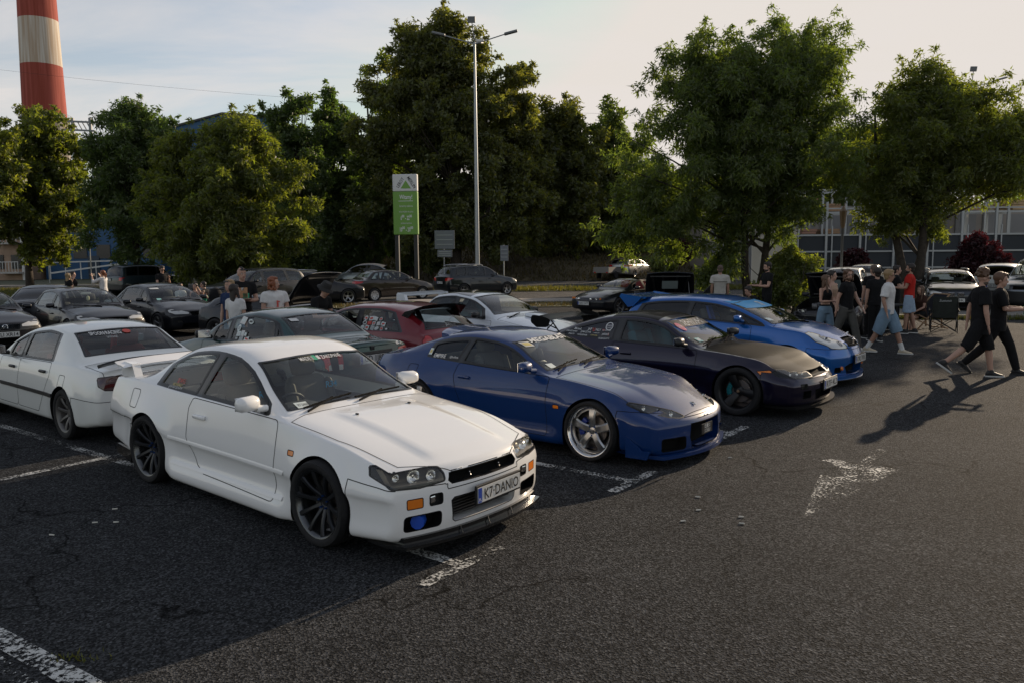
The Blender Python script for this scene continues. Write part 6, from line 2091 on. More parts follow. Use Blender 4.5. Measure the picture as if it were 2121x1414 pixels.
# ------------------------------------------------------------------ the front row beside the white coupe
def s15():
 S = dict(FO=0.90, WB=2.525, RO=1.02, rw=0.312, xc=-0.50,
  zt=[(.90, .50), (.80, .575), (.55, .67), (.2, .75), (-.2, .805), (-.60, .85), (-.94, 1.02), (-1.24, 1.155), (-1.5, 1.215), (-1.85, 1.235), (-2.2, 1.205), (-2.6, 1.09), (-2.95, .965), (-3.1, .925), (-3.35, .905), (-3.545, .88)],
  zs=[(.90, .49), (.75, .56), (.5, .65), (.1, .735), (-.4, .80), (-.7, .815), (-1.4, .835), (-2.1, .865), (-2.6, .89), (-3.1, .885), (-3.545, .84)],
  zr=[(-.62, .815), (-.94, .96), (-1.22, 1.095), (-1.5, 1.155), (-1.85, 1.175), (-2.2, 1.145), (-2.6, 1.035), (-2.95, .925), (-3.05, .90)],
  wr=[(-.56, .70), (-.90, .64), (-1.22, .575), (-1.5, .545), (-1.9, .53), (-2.3, .54), (-2.7, .60), (-3.05, .67)],
  wm=[(.90, .78), (.6, .84), (.1, .865), (-.6, .845), (-1.3, .84), (-2.0, .855), (-2.525, .875), (-3.0, .85), (-3.545, .76)],
  ws=[(.9, .66), (.6, .73), (.2, .765), (-.5, .765), (-1.5, .745), (-2.2, .735), (-2.7, .73), (-3.2, .70), (-3.545, .62)],
  zb=[(.90, .125), (.45, .13), (.3, .13), (-.4, .09), (-2.1, .10), (-2.3, .12), (-3.1, .18), (-3.545, .24)],
  zc=[(.9, .44), (0, .54), (-1.3, .56), (-2.5, .60), (-3.545, .58)], low_in=.006, ridge=.004,
  nose=[(.10, .0), (.22, .02), (.40, .015), (.48, -.03), (.56, -.10), (.65, -.14)], bowF=.27, bowFp=2.0, nx=.08,
  tail=[(.25, -.08), (.45, 0), (.7, -.01), (.9, -.08)], bowR=.18, filF=.05, filR=.07, crown=3.0,
  flares=[(0, .014, .33, .15), (-2.525, .02, .33, .22)],
  skirts=[(-2.15, -.42, .15, .32, .04, .1)],
  bulges=[(-.5, .8, 0, .40, .012)])
 pm = paint('deep_blue_paint', (0.001, 0.025, 0.120), rough=.4, metal=.0, coat=1.0)
 hh = [(.33, .485), (.40, .545), (.56, .60), (.70, .635), (.74, .62), (.68, .545), (.54, .497), (.42, .478)]
 def post(c, root):
  p, n = c.hit('top', .74, .001)
  b = MB(); b.box((.735, 0, p.z + .008), (.07, .02, .014), Matrix.Rotation(R(10), 3, 'Y'), ch=.004); b.box((.72, .012, p.z + .010), (.02, .05, .012)); b.build('nose_badge', CHROME(), root)
  lip(root, c, .115, pm, out=.035, th=.035, ymax=.70, lat=.06, zref=.20, name='front_lip')
  wg = MB(); k = 14; vs = []; fs = []
  prof = [(0, 0), (-.12, -.004), (-.28, .0), (-.40, .012), (-.395, -.002), (-.25, -.03), (-.08, -.03)]
  for i in range(k + 1):
   y = -.50 + 1.0 * i / k; e = abs(y) / .50
   for (a, bb) in prof: vs.append((-2.12 + a * (1 - .25 * e ** 3), y, 1.205 + bb * (1 - .3 * e ** 3) - .045 * e ** 2.5 - (.05 if bb < -.001 and e > .85 else 0)))
  m_ = len(prof)
  for i in range(k):
   for j in range(m_): fs.append((i * m_ + j, i * m_ + (j + 1) % m_, (i + 1) * m_ + (j + 1) % m_, (i + 1) * m_ + j))
  fs += [tuple(range(m_)), tuple(range(k * m_, k * m_ + m_))]
  wg.add(vs, fs)
  wg.build('roof_spoiler', pm, root, smooth=True)
  wt = mat('print_white', ())
  c.lettering('windscreen_banner', 'MEGABLAST', 'front', (.06, 1.128), .05, wt, root, bold=.03, shear=.25, wmax=.78)
  c.decal('banner_sticker', 'front', (-.42, 1.10), .10, .028, mat('print_gold', ()), root, lift=.004)
  c.decal('banner_sticker_edge', 'front', (-.42, 1.10), .13, .045, wt, root, lift=.003)
  c.decal('permit_sticker', 'front', (-.50, .895), .10, .04, mat('print_pale', ()), root)
  c.lettering('quarter_sticker', 'EMPIRE', 'side', (-2.27, .915), .062, wt, root, bold=.015)
  c.lettering('quarter_sticker', '@bullana', 'side', (-2.04, .912), .036, wt, root)
  c.decal('quarter_sticker', 'side', (-2.44, .955), .05, .07, mat('print_pale', ()), root)
  c.decal('quarter_sticker_print', 'side', (-2.44, .955), .03, .035, mat('print_gold', ()), root, lift=.005)
  p, n = c.hit('front', .05, .33)
  pb = MB(); pb.box((p.x + .03, -.10, .345), (.012, .24, .105)); o = pb.build('number_plate', BLACK(), root)
  for j, (t, zz) in enumerate((('\u65e5\u7523 S', .372), ('S 2GU', .322))):
   vs, fs = text_mesh(t, .05, 0, .02)
   pyobj('plate_text', [(p.x + .0375, -.10 + a, zz + b_) for a, b_ in vs], fs, wt, o, smooth=False)
  for sd in (1, -1):
   cn = MB(); cn.prism([(.42, .105), (.66, .11), (.70, .20), (.60, .19), (.46, .30), (.42, .32)], sd * .83, sd * .85)
   cn.build('bumper_canard', pm, root)
 O = dict(lod=2, arch=.345, ws=(-.70, -1.28), rw=(-2.92, -2.46), rw_ins=.07, ws_ins=.045, frameless=True,
  win=[(-.86, -.94, -1.88, -1.80, dict(hi=.04)), (-1.98, -1.88, -2.42, -2.40, dict(hi=.06))],
  pillar=(-.80, -.88, -2.48, -2.46, dict(lo=.004, hi=.024, n=14)),
  head={'kind': 'frontw', 'poly': rounded(hh, .02)}, housing_m=mat('lamp_housing_mid', (.16, .16, .165), rough=.35, metal=.4), housing=[(.34, .487), (.40, .54), (.56, .595), (.68, .625), (.66, .55), (.54, .50), (.42, .482)], bowls=[(.44, .515, .03), (.53, .54, .036), (.62, .575, .028)],
  mouth=[(-.02, .16), (.30, .16), (.34, .28), (.32, .415), (-.02, .415)], duct=rrect(.40, .17, .70, .30, .03),
  styles={'mouth': {'name': 'air_intake', 'mat': WELL(), 'recess': (-.14, 0, 0), 'wall': pm}},
  bz=(.56, .48), brz=(.52, .50), hood=(-.52, .83, .045, .05), trunk=(-3.0, -3.50, .58),
  doors=[(-.58, -1.93, .18)], marker=(-.44, .52), flap=(-2.62, .72, -1),
  wheel=dict(rr=.26, wd=.24, style='five', rim_m=mat('rim_silver', (.42, .42, .42), rough=.28, metal=.9), lip_m=mat('rim_polished', (.62, .62, .62), rough=.12, metal=1.0), cal=mat('caliper_blue', (.01, .03, .2), rough=.4), camber=-2),
  track=.765, mirror=(-.80, .78, .90), mirror_s=1.0, handles=[(-1.78, .715)], interior=dict(rhd=True), post=post, plate_none=1)
 return make('deep blue low coupe with silver five-spoke wheels and a windscreen banner', 'parked_car', (1.33, 8.68, 0), R(-38.5), S, pm, O)
s15()
def sileighty():
 S = dict(FO=0.84, WB=2.475, RO=1.02, rw=0.318, xc=-0.50,
  zt=[(.84, .555), (.74, .61), (.5, .69), (.2, .775), (-.2, .825), (-.59, .868), (-.95, 1.04), (-1.24, 1.19), (-1.5, 1.245), (-1.8, 1.262), (-2.15, 1.235), (-2.6, 1.13), (-3.0, .995), (-3.25, .915), (-3.495, .87)],
  zs=[(.84, .54), (.7, .60), (.4, .71), (0, .765), (-.4, .80), (-.7, .815), (-1.4, .835), (-2.1, .855), (-2.6, .87), (-3.1, .875), (-3.495, .83)],
  zr=[(-.61, .82), (-.95, .98), (-1.24, 1.13), (-1.5, 1.185), (-1.8, 1.20), (-2.15, 1.175), (-2.6, 1.075), (-3.0, .945), (-3.2, .89)],
  wr=[(-.56, .70), (-.92, .64), (-1.24, .58), (-1.5, .555), (-1.9, .545), (-2.4, .565), (-2.9, .63), (-3.2, .68)],
  wm=[(.84, .78), (.6, .85), (.1, .875), (-.6, .85), (-1.3, .845), (-2.0, .86), (-2.475, .88), (-3.0, .855), (-3.495, .78)],
  ws=[(.84, .68), (.6, .745), (.2, .775), (-.5, .77), (-1.5, .755), (-2.2, .745), (-2.7, .74), (-3.2, .72), (-3.495, .66)],
  zb=[(.84, .15), (.45, .16), (.3, .17), (-.4, .13), (-2.1, .13), (-2.3, .15), (-3.1, .2), (-3.495, .25)],
  zc=[(.84, .46), (0, .56), (-1.3, .58), (-2.5, .60), (-3.495, .58)], low_in=.008, ridge=.006,
  nose=[(.12, -.02), (.25, .02), (.42, .03), (.48, .0), (.56, -.05), (.66, -.09)], bowF=.24, bowFp=2.2, nx=.08,
  tail=[(.25, -.08), (.45, 0), (.7, -.01), (.9, -.06)], bowR=.14, filF=.05, filR=.06, crown=3.4,
  flares=[(0, .02, .335, .16), (-2.475, .02, .335, .2)], skirts=[(-2.1, -.42, .2, .34, .025, .1)])
 pm = paint('purple_black_paint', (0.011, 0.008, 0.026), rough=.32, metal=.55, coat=1.0)
 cf = mat('carbon_black', (.010, .010, .010), rough=.6, coat=.16, coat_rough=.04, spec=.03)
 hp = [(.30, .525), (.31, .595), (.50, .615), (.70, .63), (.77, .60), (.77, .545), (.60, .52)]
 def post(c, root):
  lip(root, c, .155, cf, out=.05, th=.03, ymax=.72, lat=.07, zref=.22, name='front_lip')
  wg = MB(); k = 12; vs = []; fs = []
  prof = [(0, 0), (-.08, .012), (-.18, .022), (-.27, .055), (-.265, .042), (-.16, -.006), (-.06, -.018)]
  for i in range(k + 1):
   y = -.70 + 1.40 * i / k; e = abs(y) / .70
   for (a, bb) in prof: vs.append((-3.22 + a, y, 1.10 + bb - .03 * max(0, e - .6) / .4))
  m_ = len(prof)
  for i in range(k):
   for j in range(m_): fs.append((i * m_ + j, i * m_ + (j + 1) % m_, (i + 1) * m_ + (j + 1) % m_, (i + 1) * m_ + j))
  wg.add(vs, fs)
  o = wg.build('rear_wing', cf, root, smooth=True)
  for sd in (1, -1):
   ep = MB(); ep.prism(rounded([(-3.14, 1.11), (-3.22, .98), (-3.42, .97), (-3.54, 1.05), (-3.52, 1.165), (-3.30, 1.15)], .05), sd * .70, sd * .715)
   ep.build('wing_end_plate', cf, o)
  for sd in (1, -1):
   for (a, b_) in (((-3.10, .88), (-3.30, 1.09)), ((-3.36, .865), (-3.32, 1.09)), ((-3.17, .95), (-3.345, 1.0)), ((-3.35, .93), (-3.25, 1.03))):
    MB().bar((a[0], sd * .52, a[1]), (b_[0], sd * .50, b_[1]), .022, .012).build('wing_strut', cf, o)
  wt = mat('print_white', ()); rd = mat('print_red', ()); pk = mat('print_pink', (.6, .12, .18), rough=.6)
  c.lettering('windscreen_banner', '\u30b9\u30d4\u30fc\u30c9\u30cf\u30f3\u30bf\u30fc\u30ba', 'front', (.02, 1.118), .085, wt, root, bold=.02, wmax=.62, lift=.006)
  bp = [(-.50 + 1.0 * i / 10, 1.075) for i in range(11)] + [(.50 - 1.0 * i / 10, 1.155 - .02 * abs(i - 5) / 5) for i in range(11)]
  c.decal('banner_strip', 'front', (0, 1.115), 1.02, .09, mat('banner_black', (.012, .012, .013), rough=.5), root, nx=12, lift=.003)
  c.decal('round_sticker', 'front', (-.43, 1.075), .12, .10, pk, root, shape='round', lift=.006)
  c.lettering('round_sticker_print', 'DRIFT', 'front', (-.43, 1.075), .04, wt, root, lift=.008)
  c.decal('permit_sticker', 'front', (-.46, .915), .11, .045, mat('print_teal', (.25, .5, .48), rough=.6), root)
  c.decal('permit_sticker_print', 'front', (-.46, .915), .07, .022, wt, root, lift=.005)
  def L(t, x, z, s, m=wt, wm_=None, sh=0.0): c.lettering('sponsor_sticker', t, 'side', (x, z), s, m, root, bold=.015, wmax=wm_, shear=sh, lift=.006)
  c.decal('ring_sticker', 'side', (-2.11, 1.045), .13, .12, wt, root, shape='round', lift=.004)
  c.decal('ring_sticker_inner', 'side', (-2.11, 1.045), .10, .095, pm, root, shape='round', lift=.005)
  L('RAGE', -2.11, 1.055, .035); L('TUNING', -2.11, 1.025, .025)
  L('JAP', -2.44, .985, .05); L('U', -2.365, .985, .07, rd); L('NLY', -2.285, .985, .05)
  L('MotuL', -2.66, .985, .045, wt, .14, .2); L('BC RACING', -2.14, .983, .022, wt, .15)
  L('HEL', -2.19, .988, .03, rd)
  L('DRIVETRAIN', -2.76, .945, .03, wt, .20); L('JDM ZONE', -2.50, .942, .035, wt, .19); L('HELIX', -2.30, .94, .02, wt, .10)
  L('yakitR', -2.14, .928, .045, wt, .13); L('R', -2.09, .93, .045, rd)
  L('SPARCO', -2.75, .905, .03, wt, .11); L('WISEFAB', -2.55, .90, .03, wt, .18); L('CUSTOMS', -2.34, .905, .02, mat('print_gold', ()), .12)
  L('SILEIGHTY', -2.15, .87, .032, wt, .19)
 O = dict(lod=2, arch=.352, ws=(-.70, -1.30), rw=(-3.08, -2.25), rw_ins=.07, ws_ins=.045,
  win=[(-.88, -.95, -1.88, -1.85, dict(hi=.045)), (-2.01, -1.99, -2.92, -2.86, dict(hi=.05))],
  pillar=(-.82, -.89, -2.98, -2.94, dict(lo=.004, hi=.022, n=14)),
  head={'kind': 'frontw', 'poly': rounded(hp, .015)}, housing=[(.31, .53), (.32, .59), (.50, .61), (.66, .622), (.66, .54), (.5, .525)], bowls=[(.40, .565, .028), (.50, .567, .028), (.60, .572, .028)],
  grille=[(-.02, .53), (.27, .53), (.28, .592), (-.02, .59)], mouth=[(-.02, .23), (.30, .23), (.33, .36), (-.02, .36)], duct=rrect(.42, .26, .58, .36, .02), fog=rrect(.50, .39, .62, .45, .01),
  regions=[('indicator', 'frontw', rounded([(.755, .545), (.76, .625), (.85, .61), (.85, .55)], .01), (.2, 1.2))],
  bz=(.60, .505), brz=(.54, .52), hood=(-.55, .81, .05, .06), doors=[(-.62, -1.97, .10)],
  roof=(-1.34, -2.12, .02),
  mats={'hood': cf, 'roof': cf, 'mouth': WELL()}, glass=glass('window_glass_blue', (.50, .74, .80)), glass_side=mat('window_film_black', (.010, .010, .014), rough=.08, coat=.4),
  wheel=dict(rr=.245, wd=.24, style='three', rim_m=mat('rim_black', (.012, .012, .013), rough=.4, metal=.3), cal=mat('caliper_teal', (.0, .13, .15), rough=.4), camber=-2),
  track=.775, mirror=(-.82, .78, .90), mirror_m=BLACK(), handles=[(-1.72, .70)], handle_m=pm, interior=dict(rhd=True, seat_m=mat('bucket_seat_teal', (.06, .22, .23), rough=.8), bucket=True), post=post,
  plate_f=('RTF 4L2', .40, .12))
 root = make('dark purple fastback with black bonnet, tall rear wing and sponsor stickers', 'parked_car', (3.50, 10.92, 0), R(-39), S, pm, O)
 return root
sileighty()
def ep3():
 S = dict(FO=0.84, WB=2.57, RO=0.72, rw=0.315, xc=-0.30,
  zt=[(.84, .69), (.70, .77), (.4, .87), (.1, .94), (-.1, .975), (-.26, 1.0), (-.65, 1.17), (-1.08, 1.31), (-1.45, 1.37), (-1.9, 1.385), (-2.4, 1.365), (-2.9, 1.315), (-3.0, 1.27), (-3.2, 1.08), (-3.29, .93)],
  zs=[(.84, .67), (.6, .77), (.3, .84), (-.1, .885), (-.5, .915), (-1.4, .965), (-2.2, .99), (-2.8, 1.0), (-3.29, .90)],
  zr=[(-.24, .91), (-.65, 1.08), (-1.08, 1.23), (-1.45, 1.295), (-1.9, 1.315), (-2.4, 1.295), (-2.85, 1.225), (-3.05, 1.12), (-3.16, 1.02)],
  wr=[(-.24, .73), (-.65, .665), (-1.08, .605), (-1.5, .58), (-2.0, .57), (-2.5, .575), (-2.9, .60), (-3.16, .66)],
  wm=[(.84, .77), (.5, .84), (0, .85), (-.6, .845), (-1.3, .845), (-2.57, .85), (-3.0, .83), (-3.29, .77)],
  ws=[(.84, .68), (.5, .745), (.1, .77), (-.5, .785), (-1.5, .775), (-2.3, .765), (-2.9, .74), (-3.29, .68)],
  zb=[(.84, .16), (.45, .16), (.3, .17), (-.4, .13), (-2.2, .14), (-2.4, .16), (-3.29, .25)],
  zc=[(.84, .50), (0, .60), (-1.3, .62), (-2.5, .65), (-3.29, .62)], low_in=.006, ridge=.004,
  nose=[(.12, -.03), (.25, .0), (.45, .01), (.56, -.02), (.70, -.08), (.82, -.14)], bowF=.26, bowFp=2.0, nx=.06,
  tail=[(.25, -.05), (.45, 0), (.8, -.02), (1.2, -.02)], bowR=.10, filF=.05, filR=.06, crown=2.6,
  flares=[(0, .01, .33, .15), (-2.57, .012, .33, .2)], skirts=[(-2.2, -.42, .2, .34, .02, .1)])
 pm = paint('bright_blue_paint', (0.008, 0.105, 0.38), rough=.3, metal=.5, coat=1.0)
 hp = [(.30, .60), (.28, .63), (.36, .715), (.52, .82), (.64, .885), (.72, .86), (.73, .72), (.66, .62), (.5, .60)]
 def post(c, root):
  lip(root, c, .155, pm, out=.05, th=.05, ymax=.70, lat=.06, zref=.22, name='front_lip')
  lip(root, c, .12, mat('gloss_black', ()), out=.07, th=.015, ymax=.70, lat=.06, zref=.22, name='splitter')
  sp = MB()
  sp.prism([(-2.72, 1.325), (-3.05, 1.335), (-3.24, 1.36), (-3.23, 1.33), (-3.02, 1.28), (-2.75, 1.29)], -.60, .60)
  for sd in (1, -1):
   sp.prism([(-2.80, 1.32), (-3.25, 1.375), (-3.28, 1.32), (-3.10, 1.13), (-2.98, 1.15)], sd * .58, sd * .63)
  sp.build('roof_spoiler', pm, root, smooth=True, angle=30)
  wt = mat('print_white', ())
  for (y, z, r_) in ((.42, .675, .075), (.545, .755, .085)):
   for sd in (1, -1):
    c.decal('headlight_projector', 'front', (sd * y, z), r_, r_, mat('projector_dark', (.03, .035, .05), rough=.05, coat=1), root, shape='round', lift=.004)
  c.decal('windscreen_banner', 'front', (0, 1.238), 1.06, .105, mat('banner_blue', (.01, .30, .62), rough=.4), root, nx=14, lift=.004)
  c.lettering('banner_print', 'STR!', 'front', (0.05, 1.238), .08, wt, root, bold=.03, lift=.007)
  c.decal('permit_sticker', 'front', (-.56, 1.02), .10, .04, mat('print_pale', ()), root)
  p, n = c.hit('front', .001, .685)
  em = MB(); em.box((p.x + .015, 0, .69), (.02, .085, .085), ch=.008); em.build('grille_emblem', CHROME(), root)
  gb = MB()
  for zz in (.64, .665, .69, .715, .74): gb.box((p.x - .025, 0, zz), (.02, .46, .006))
  gb.build('grille_bar', BLACK(), root)
  fl = MB()
  for sd in (1, -1):
   q, _ = c.hit('front', .50, .30); fl.lathe([(0, .03), (.03, .025), (.035, 0)], 12, axis='x', c=(q.x, sd * .5, .30))
  fl.build('fog_light', AMBER(), root, smooth=True)
  st_ = MB()
  for dy in (-.06, .06): st_.prism([(-1.50, .95), (-1.54, .95), (-1.62, 1.20), (-1.58, 1.20)], -.36 + dy - .02, -.36 + dy + .02)
  st_.build('seat_harness', mat('harness_blue', (.02, .08, .4), rough=.8), root)
 O = dict(lod=1, arch=.345, ws=(-.33, -1.12), rw=(-3.20, -3.0), ws_ins=.05, frameless=False,
  win=[(-.78, -.95, -1.78, -1.74, dict(hi=.05)), (-1.88, -1.84, -2.82, -2.72, dict(hi=.055)), (-.42, -.52, -.70, -.86, dict(hi=.05))],
  pillar=(-.38, -.46, -2.9, -2.80, dict(lo=.004, hi=.03, n=14)),
  head={'kind': 'frontw', 'poly': rounded(hp, .02)}, housing=[(.31, .61), (.29, .63), (.37, .71), (.52, .81), (.62, .87), (.66, .84), (.66, .72), (.6, .63), (.5, .61)], housing_d=.14, housing_m=mat('lamp_housing_silver', ()),
  bowls=[(.42, .67, .045), (.54, .73, .055)], grille=[(-.02, .62), (.24, .625), (.25, .72), (.20, .75), (-.02, .755)],
  mouth=[(-.02, .20), (.34, .20), (.42, .32), (.30, .36), (-.02, .36)], duct=rrect(.50, .24, .64, .32, .02),
  bz=(.62, .575), hood=(-.27, .80, .05, .06), doors=[(-.62, -1.82, .10)], mirror=(-.80, .80, 1.02), handles=[(-1.68, .83)], glass_side=GLS(),
  mats={'window2': glass('privacy_glass', (.03, .035, .04)), 'head': CLEARL()},
  wheel=dict(rr=.235, wd=.21, style='seven', rim_m=mat('rim_black', ())), interior=dict(rhd=False, bucket=True), post=post, plate_f=('CWL 7WLK', .42, .06))
 return make('bright blue three-door hatchback with roof spoiler and blue windscreen banner', 'parked_car', (4.95, 13.22, 0), R(-40), S, pm, O)
ep3()
# ------------------------------------------------------------------ the other cars
def auto_sedan(S, doors4=True, b=-1.02, **k):
 """window, door and screen layout of an ordinary saloon from its guide curves"""
 xc, xt, xe, xb, belt, hf, hc = S['_x']
 WB = S['WB']
 xm = k.pop('xm', b - .10 if not doors4 else -WB * .5 + .05)   # B pillar
 ends = k.pop('ends', (xe - .28, xe - .10))
 O = dict(ws=(xc - .12, xt - .02), rw=(xb + .10, xe - .06), bz=(belt * .62, hf - .12), brz=(belt * .62, belt * .60), hood=(xc + .01, S['FO'] - .06, .05, .05), trunk=(xb - .10, -WB - S['RO'] + .06, S['ws'][-1][1] - .03))
 if doors4:
  O['win'] = [(xc - .34, xc - .40, xm + .05, xm + .08), (xm - .05, xm - .02, -WB + .28, -WB + .40), (-WB + .22, -WB + .34, ends[0] - .12, ends[1])]
  O['doors'] = [(xc - .10, xm), (xm, -WB + .42, .28)]
  O['handles'] = [(xm + .20, belt - .12), (-WB + .60, belt - .10)]
 else:
  O['win'] = [(xc - .34, xc - .40, xm + .06, xm + .10), (xm - .06, xm - .02, ends[0] - .10, ends[1])]
  O['doors'] = [(xc - .10, xm, .10)]
  O['handles'] = [(xm + .20, belt - .12)]
 O['pillar'] = (xc - .26, xc - .33, ends[0] - .22, ends[1] - .06, dict(lo=.004, hi=.024, n=16))
 O['mirror'] = (xc - .36, S['wm'][2][1] - .05, belt + .07)
 O['hood_z'] = hf
 O.update(k)
 return O
def auto_hatch(S, doors4=True, **k):
 xc, xt, xe, xb, belt, hf, hc = S['_x']
 WB, RO = S['WB'], S['RO']
 e = -WB - RO
 xm = k.pop('xm', -WB * .5 + .05)
 end = k.pop('end', (e + .34, e + .50))
 xr0 = S['zt'][-3][0]
 rws = k.pop('rws', (S['zr'][-1][0] - .0, S['zr'][-2][0] + .03))
 O = dict(ws=(xc - .12, xt - .02), rw=rws, bz=(belt * .62, hf - .12), brz=(belt * .60, belt * .58), hood=(xc + .01, S['FO'] - .06, .05, .05))
 if doors4:
  O['win'] = [(xc - .34, xc - .40, xm + .05, xm + .08), (xm - .05, xm - .02, -WB + .25, -WB + .36), (-WB + .16, -WB + .27, end[0], end[1])]
  O['doors'] = [(xc - .10, xm), (xm, -WB + .40, .26)]
  O['handles'] = [(xm + .20, belt - .12), (-WB + .58, belt - .10)]
 else:
  O['win'] = [(xc - .34, xc - .40, xm - .10, xm - .06), (xm - .22, xm - .18, end[0], end[1])]
  O['doors'] = [(xc - .10, xm - .16, .10)]
  O['handles'] = [(xm + .05, belt - .12)]
 O['pillar'] = (xc - .26, xc - .33, end[0] - .08, end[1] - .06, dict(lo=.004, hi=.024, n=16))
 O['mirror'] = (xc - .36, S['wm'][2][1] - .05, belt + .07)
 O.update(k)
 return O
def stickers(c, root, kind, spots, m_list, side, rng):
 for (u, v, w_, h_) in spots:
  m = rng.choice(m_list)
  sh = 'round' if rng.random() < .35 else 'rect'
  c.decal('window_sticker', kind, (u, v), w_, h_, m, root, side=side, ang=rng.uniform(-.2, .2), shape=sh, lift=.004, nx=2, ny=2)
  c.decal('sticker_print', kind, (u, v), w_ * .6, h_ * .45, rng.choice(m_list), root, side=side, ang=rng.uniform(-.2, .2), lift=.006, nx=2, ny=1)
# ---- white saloon behind the white coupe
def eg_saloon():
 S = base_spec(4.39, 1.695, 1.315, 2.62, .82, .30, 'sedan', belt=.86, hf=.62, hc=.90, xc=-.42, xt=-1.15, xe=-2.20, xb=-2.86, zd=.93, zde=.90, gc=.15, bowR=.12)
 pm = paint('warm_white_paint', (0.74, 0.75, 0.72), rough=.32)
 tl = [(.30, .645), (.30, .80), (.62, .81), (.74, .80), (.755, .70), (.70, .655), (.55, .64)]
 def post(c, root):
  k = 14; vs = []; fs = []; wg = MB()
  for i in range(k + 1):
   y = -.72 + 1.44 * i / k; e = abs(y) / .72
   x0 = -3.42 - .06 * (1 - e); z = .985 - .05 * e ** 4
   vs += [(x0 + .02, y, z - .035), (x0 + .05, y, z), (x0 - .10, y, z + .03), (x0 - .11, y, z + .012)]
  for i in range(k):
   for j in range(4): fs.append((4 * i + j, 4 * i + (j + 1) % 4, 4 * i + 4 + (j + 1) % 4, 4 * i + 4 + j))
  fs += [(0, 1, 2, 3), (4 * k, 4 * k + 1, 4 * k + 2, 4 * k + 3)]
  wg.add(vs, fs); wg.build('boot_spoiler', BLACK(), root, smooth=True, angle=30)
  for sd in (1, -1):
   mo = MB(); pts = []
   for i in range(9):
    x = -.62 - 1.75 * i / 8
    p, n = c.hit('side', x, .50)
    if p is not None: pts.append(Vector((p.x, sd * (p.y + .004), .50)))
   for a, b in zip(pts[:-1], pts[1:]): mo.bar(a, b, .022, .045)
   mo.build('side_moulding', BLACK(), root)
  c.lettering('windscreen_lettering', 'SPOON\u00b7RACING', 'rear', (.20, 1.195), .05, mat('print_white', ()), root, bold=.02)
  c.lettering('windscreen_lettering', 'SAFFAGE', 'rear', (.16, 1.15), .032, mat('print_grey', (.4, .42, .42), rough=.6), root)
  c.decal('oval_sticker', 'rear', (-.06, 1.2), .10, .04, mat('print_red', ()), root, shape='round', lift=.005)
  p, n = c.hit('rear', .001, .80)
  em = MB(); em.box((p.x - .01, 0, .80), (.012, .075, .06), ch=.006); em.build('boot_emblem', BLACK(), root)
  sh = MB(); sh.box((-1.42, -.30, .88), (.10, .06, .42), Matrix.Rotation(R(-16), 3, 'Y'), ch=.02); sh.build('red_harness', mat('harness_red', (.42, .02, .02), rough=.8), root)
  ps = MB(); ps.box((-2.62, .10, .905), (.16, .40, .05), ch=.02); ps.build('red_cushion', mat('harness_red', ()), root)
  c.lettering('heart_sticker', '\u2661', 'side', (-.95, .95), .10, mat('print_pink', (.6, .12, .18)), root, side=1)
 O = auto_sedan(S, True, lod=2, tail=rounded(tl, .03), flap=(-2.60, .68, 1), xm=-1.20, win=[(-.76, -.82, -1.15, -1.12), (-1.25, -1.22, -2.14, -2.02)], pillar=(-.68, -.75, -2.22, -2.10, dict(lo=.004, hi=.024, n=16)),
  mats={'tail': mat('smoked_red_lens', (.045, .008, .008), rough=.08, coat=1.0)}, glass=GLS(), glass_side=GLS(),
  wheel=dict(rr=.215, wd=.20, style='seven', rim_m=mat('rim_grey_matt', (.13, .125, .12), rough=.45, metal=.6)), handle_m=BLACK(), mirror_m=BLACK(), track=.735, post=post,
  interior=dict(seat_m=mat('seat_red_brown', (.16, .035, .03), rough=.9)))
 make('white four-door saloon with smoked tail lights and black boot lip, seen from behind', 'parked_car', (-6.79, 11.51, 0), R(140), S, pm, O)
eg_saloon()
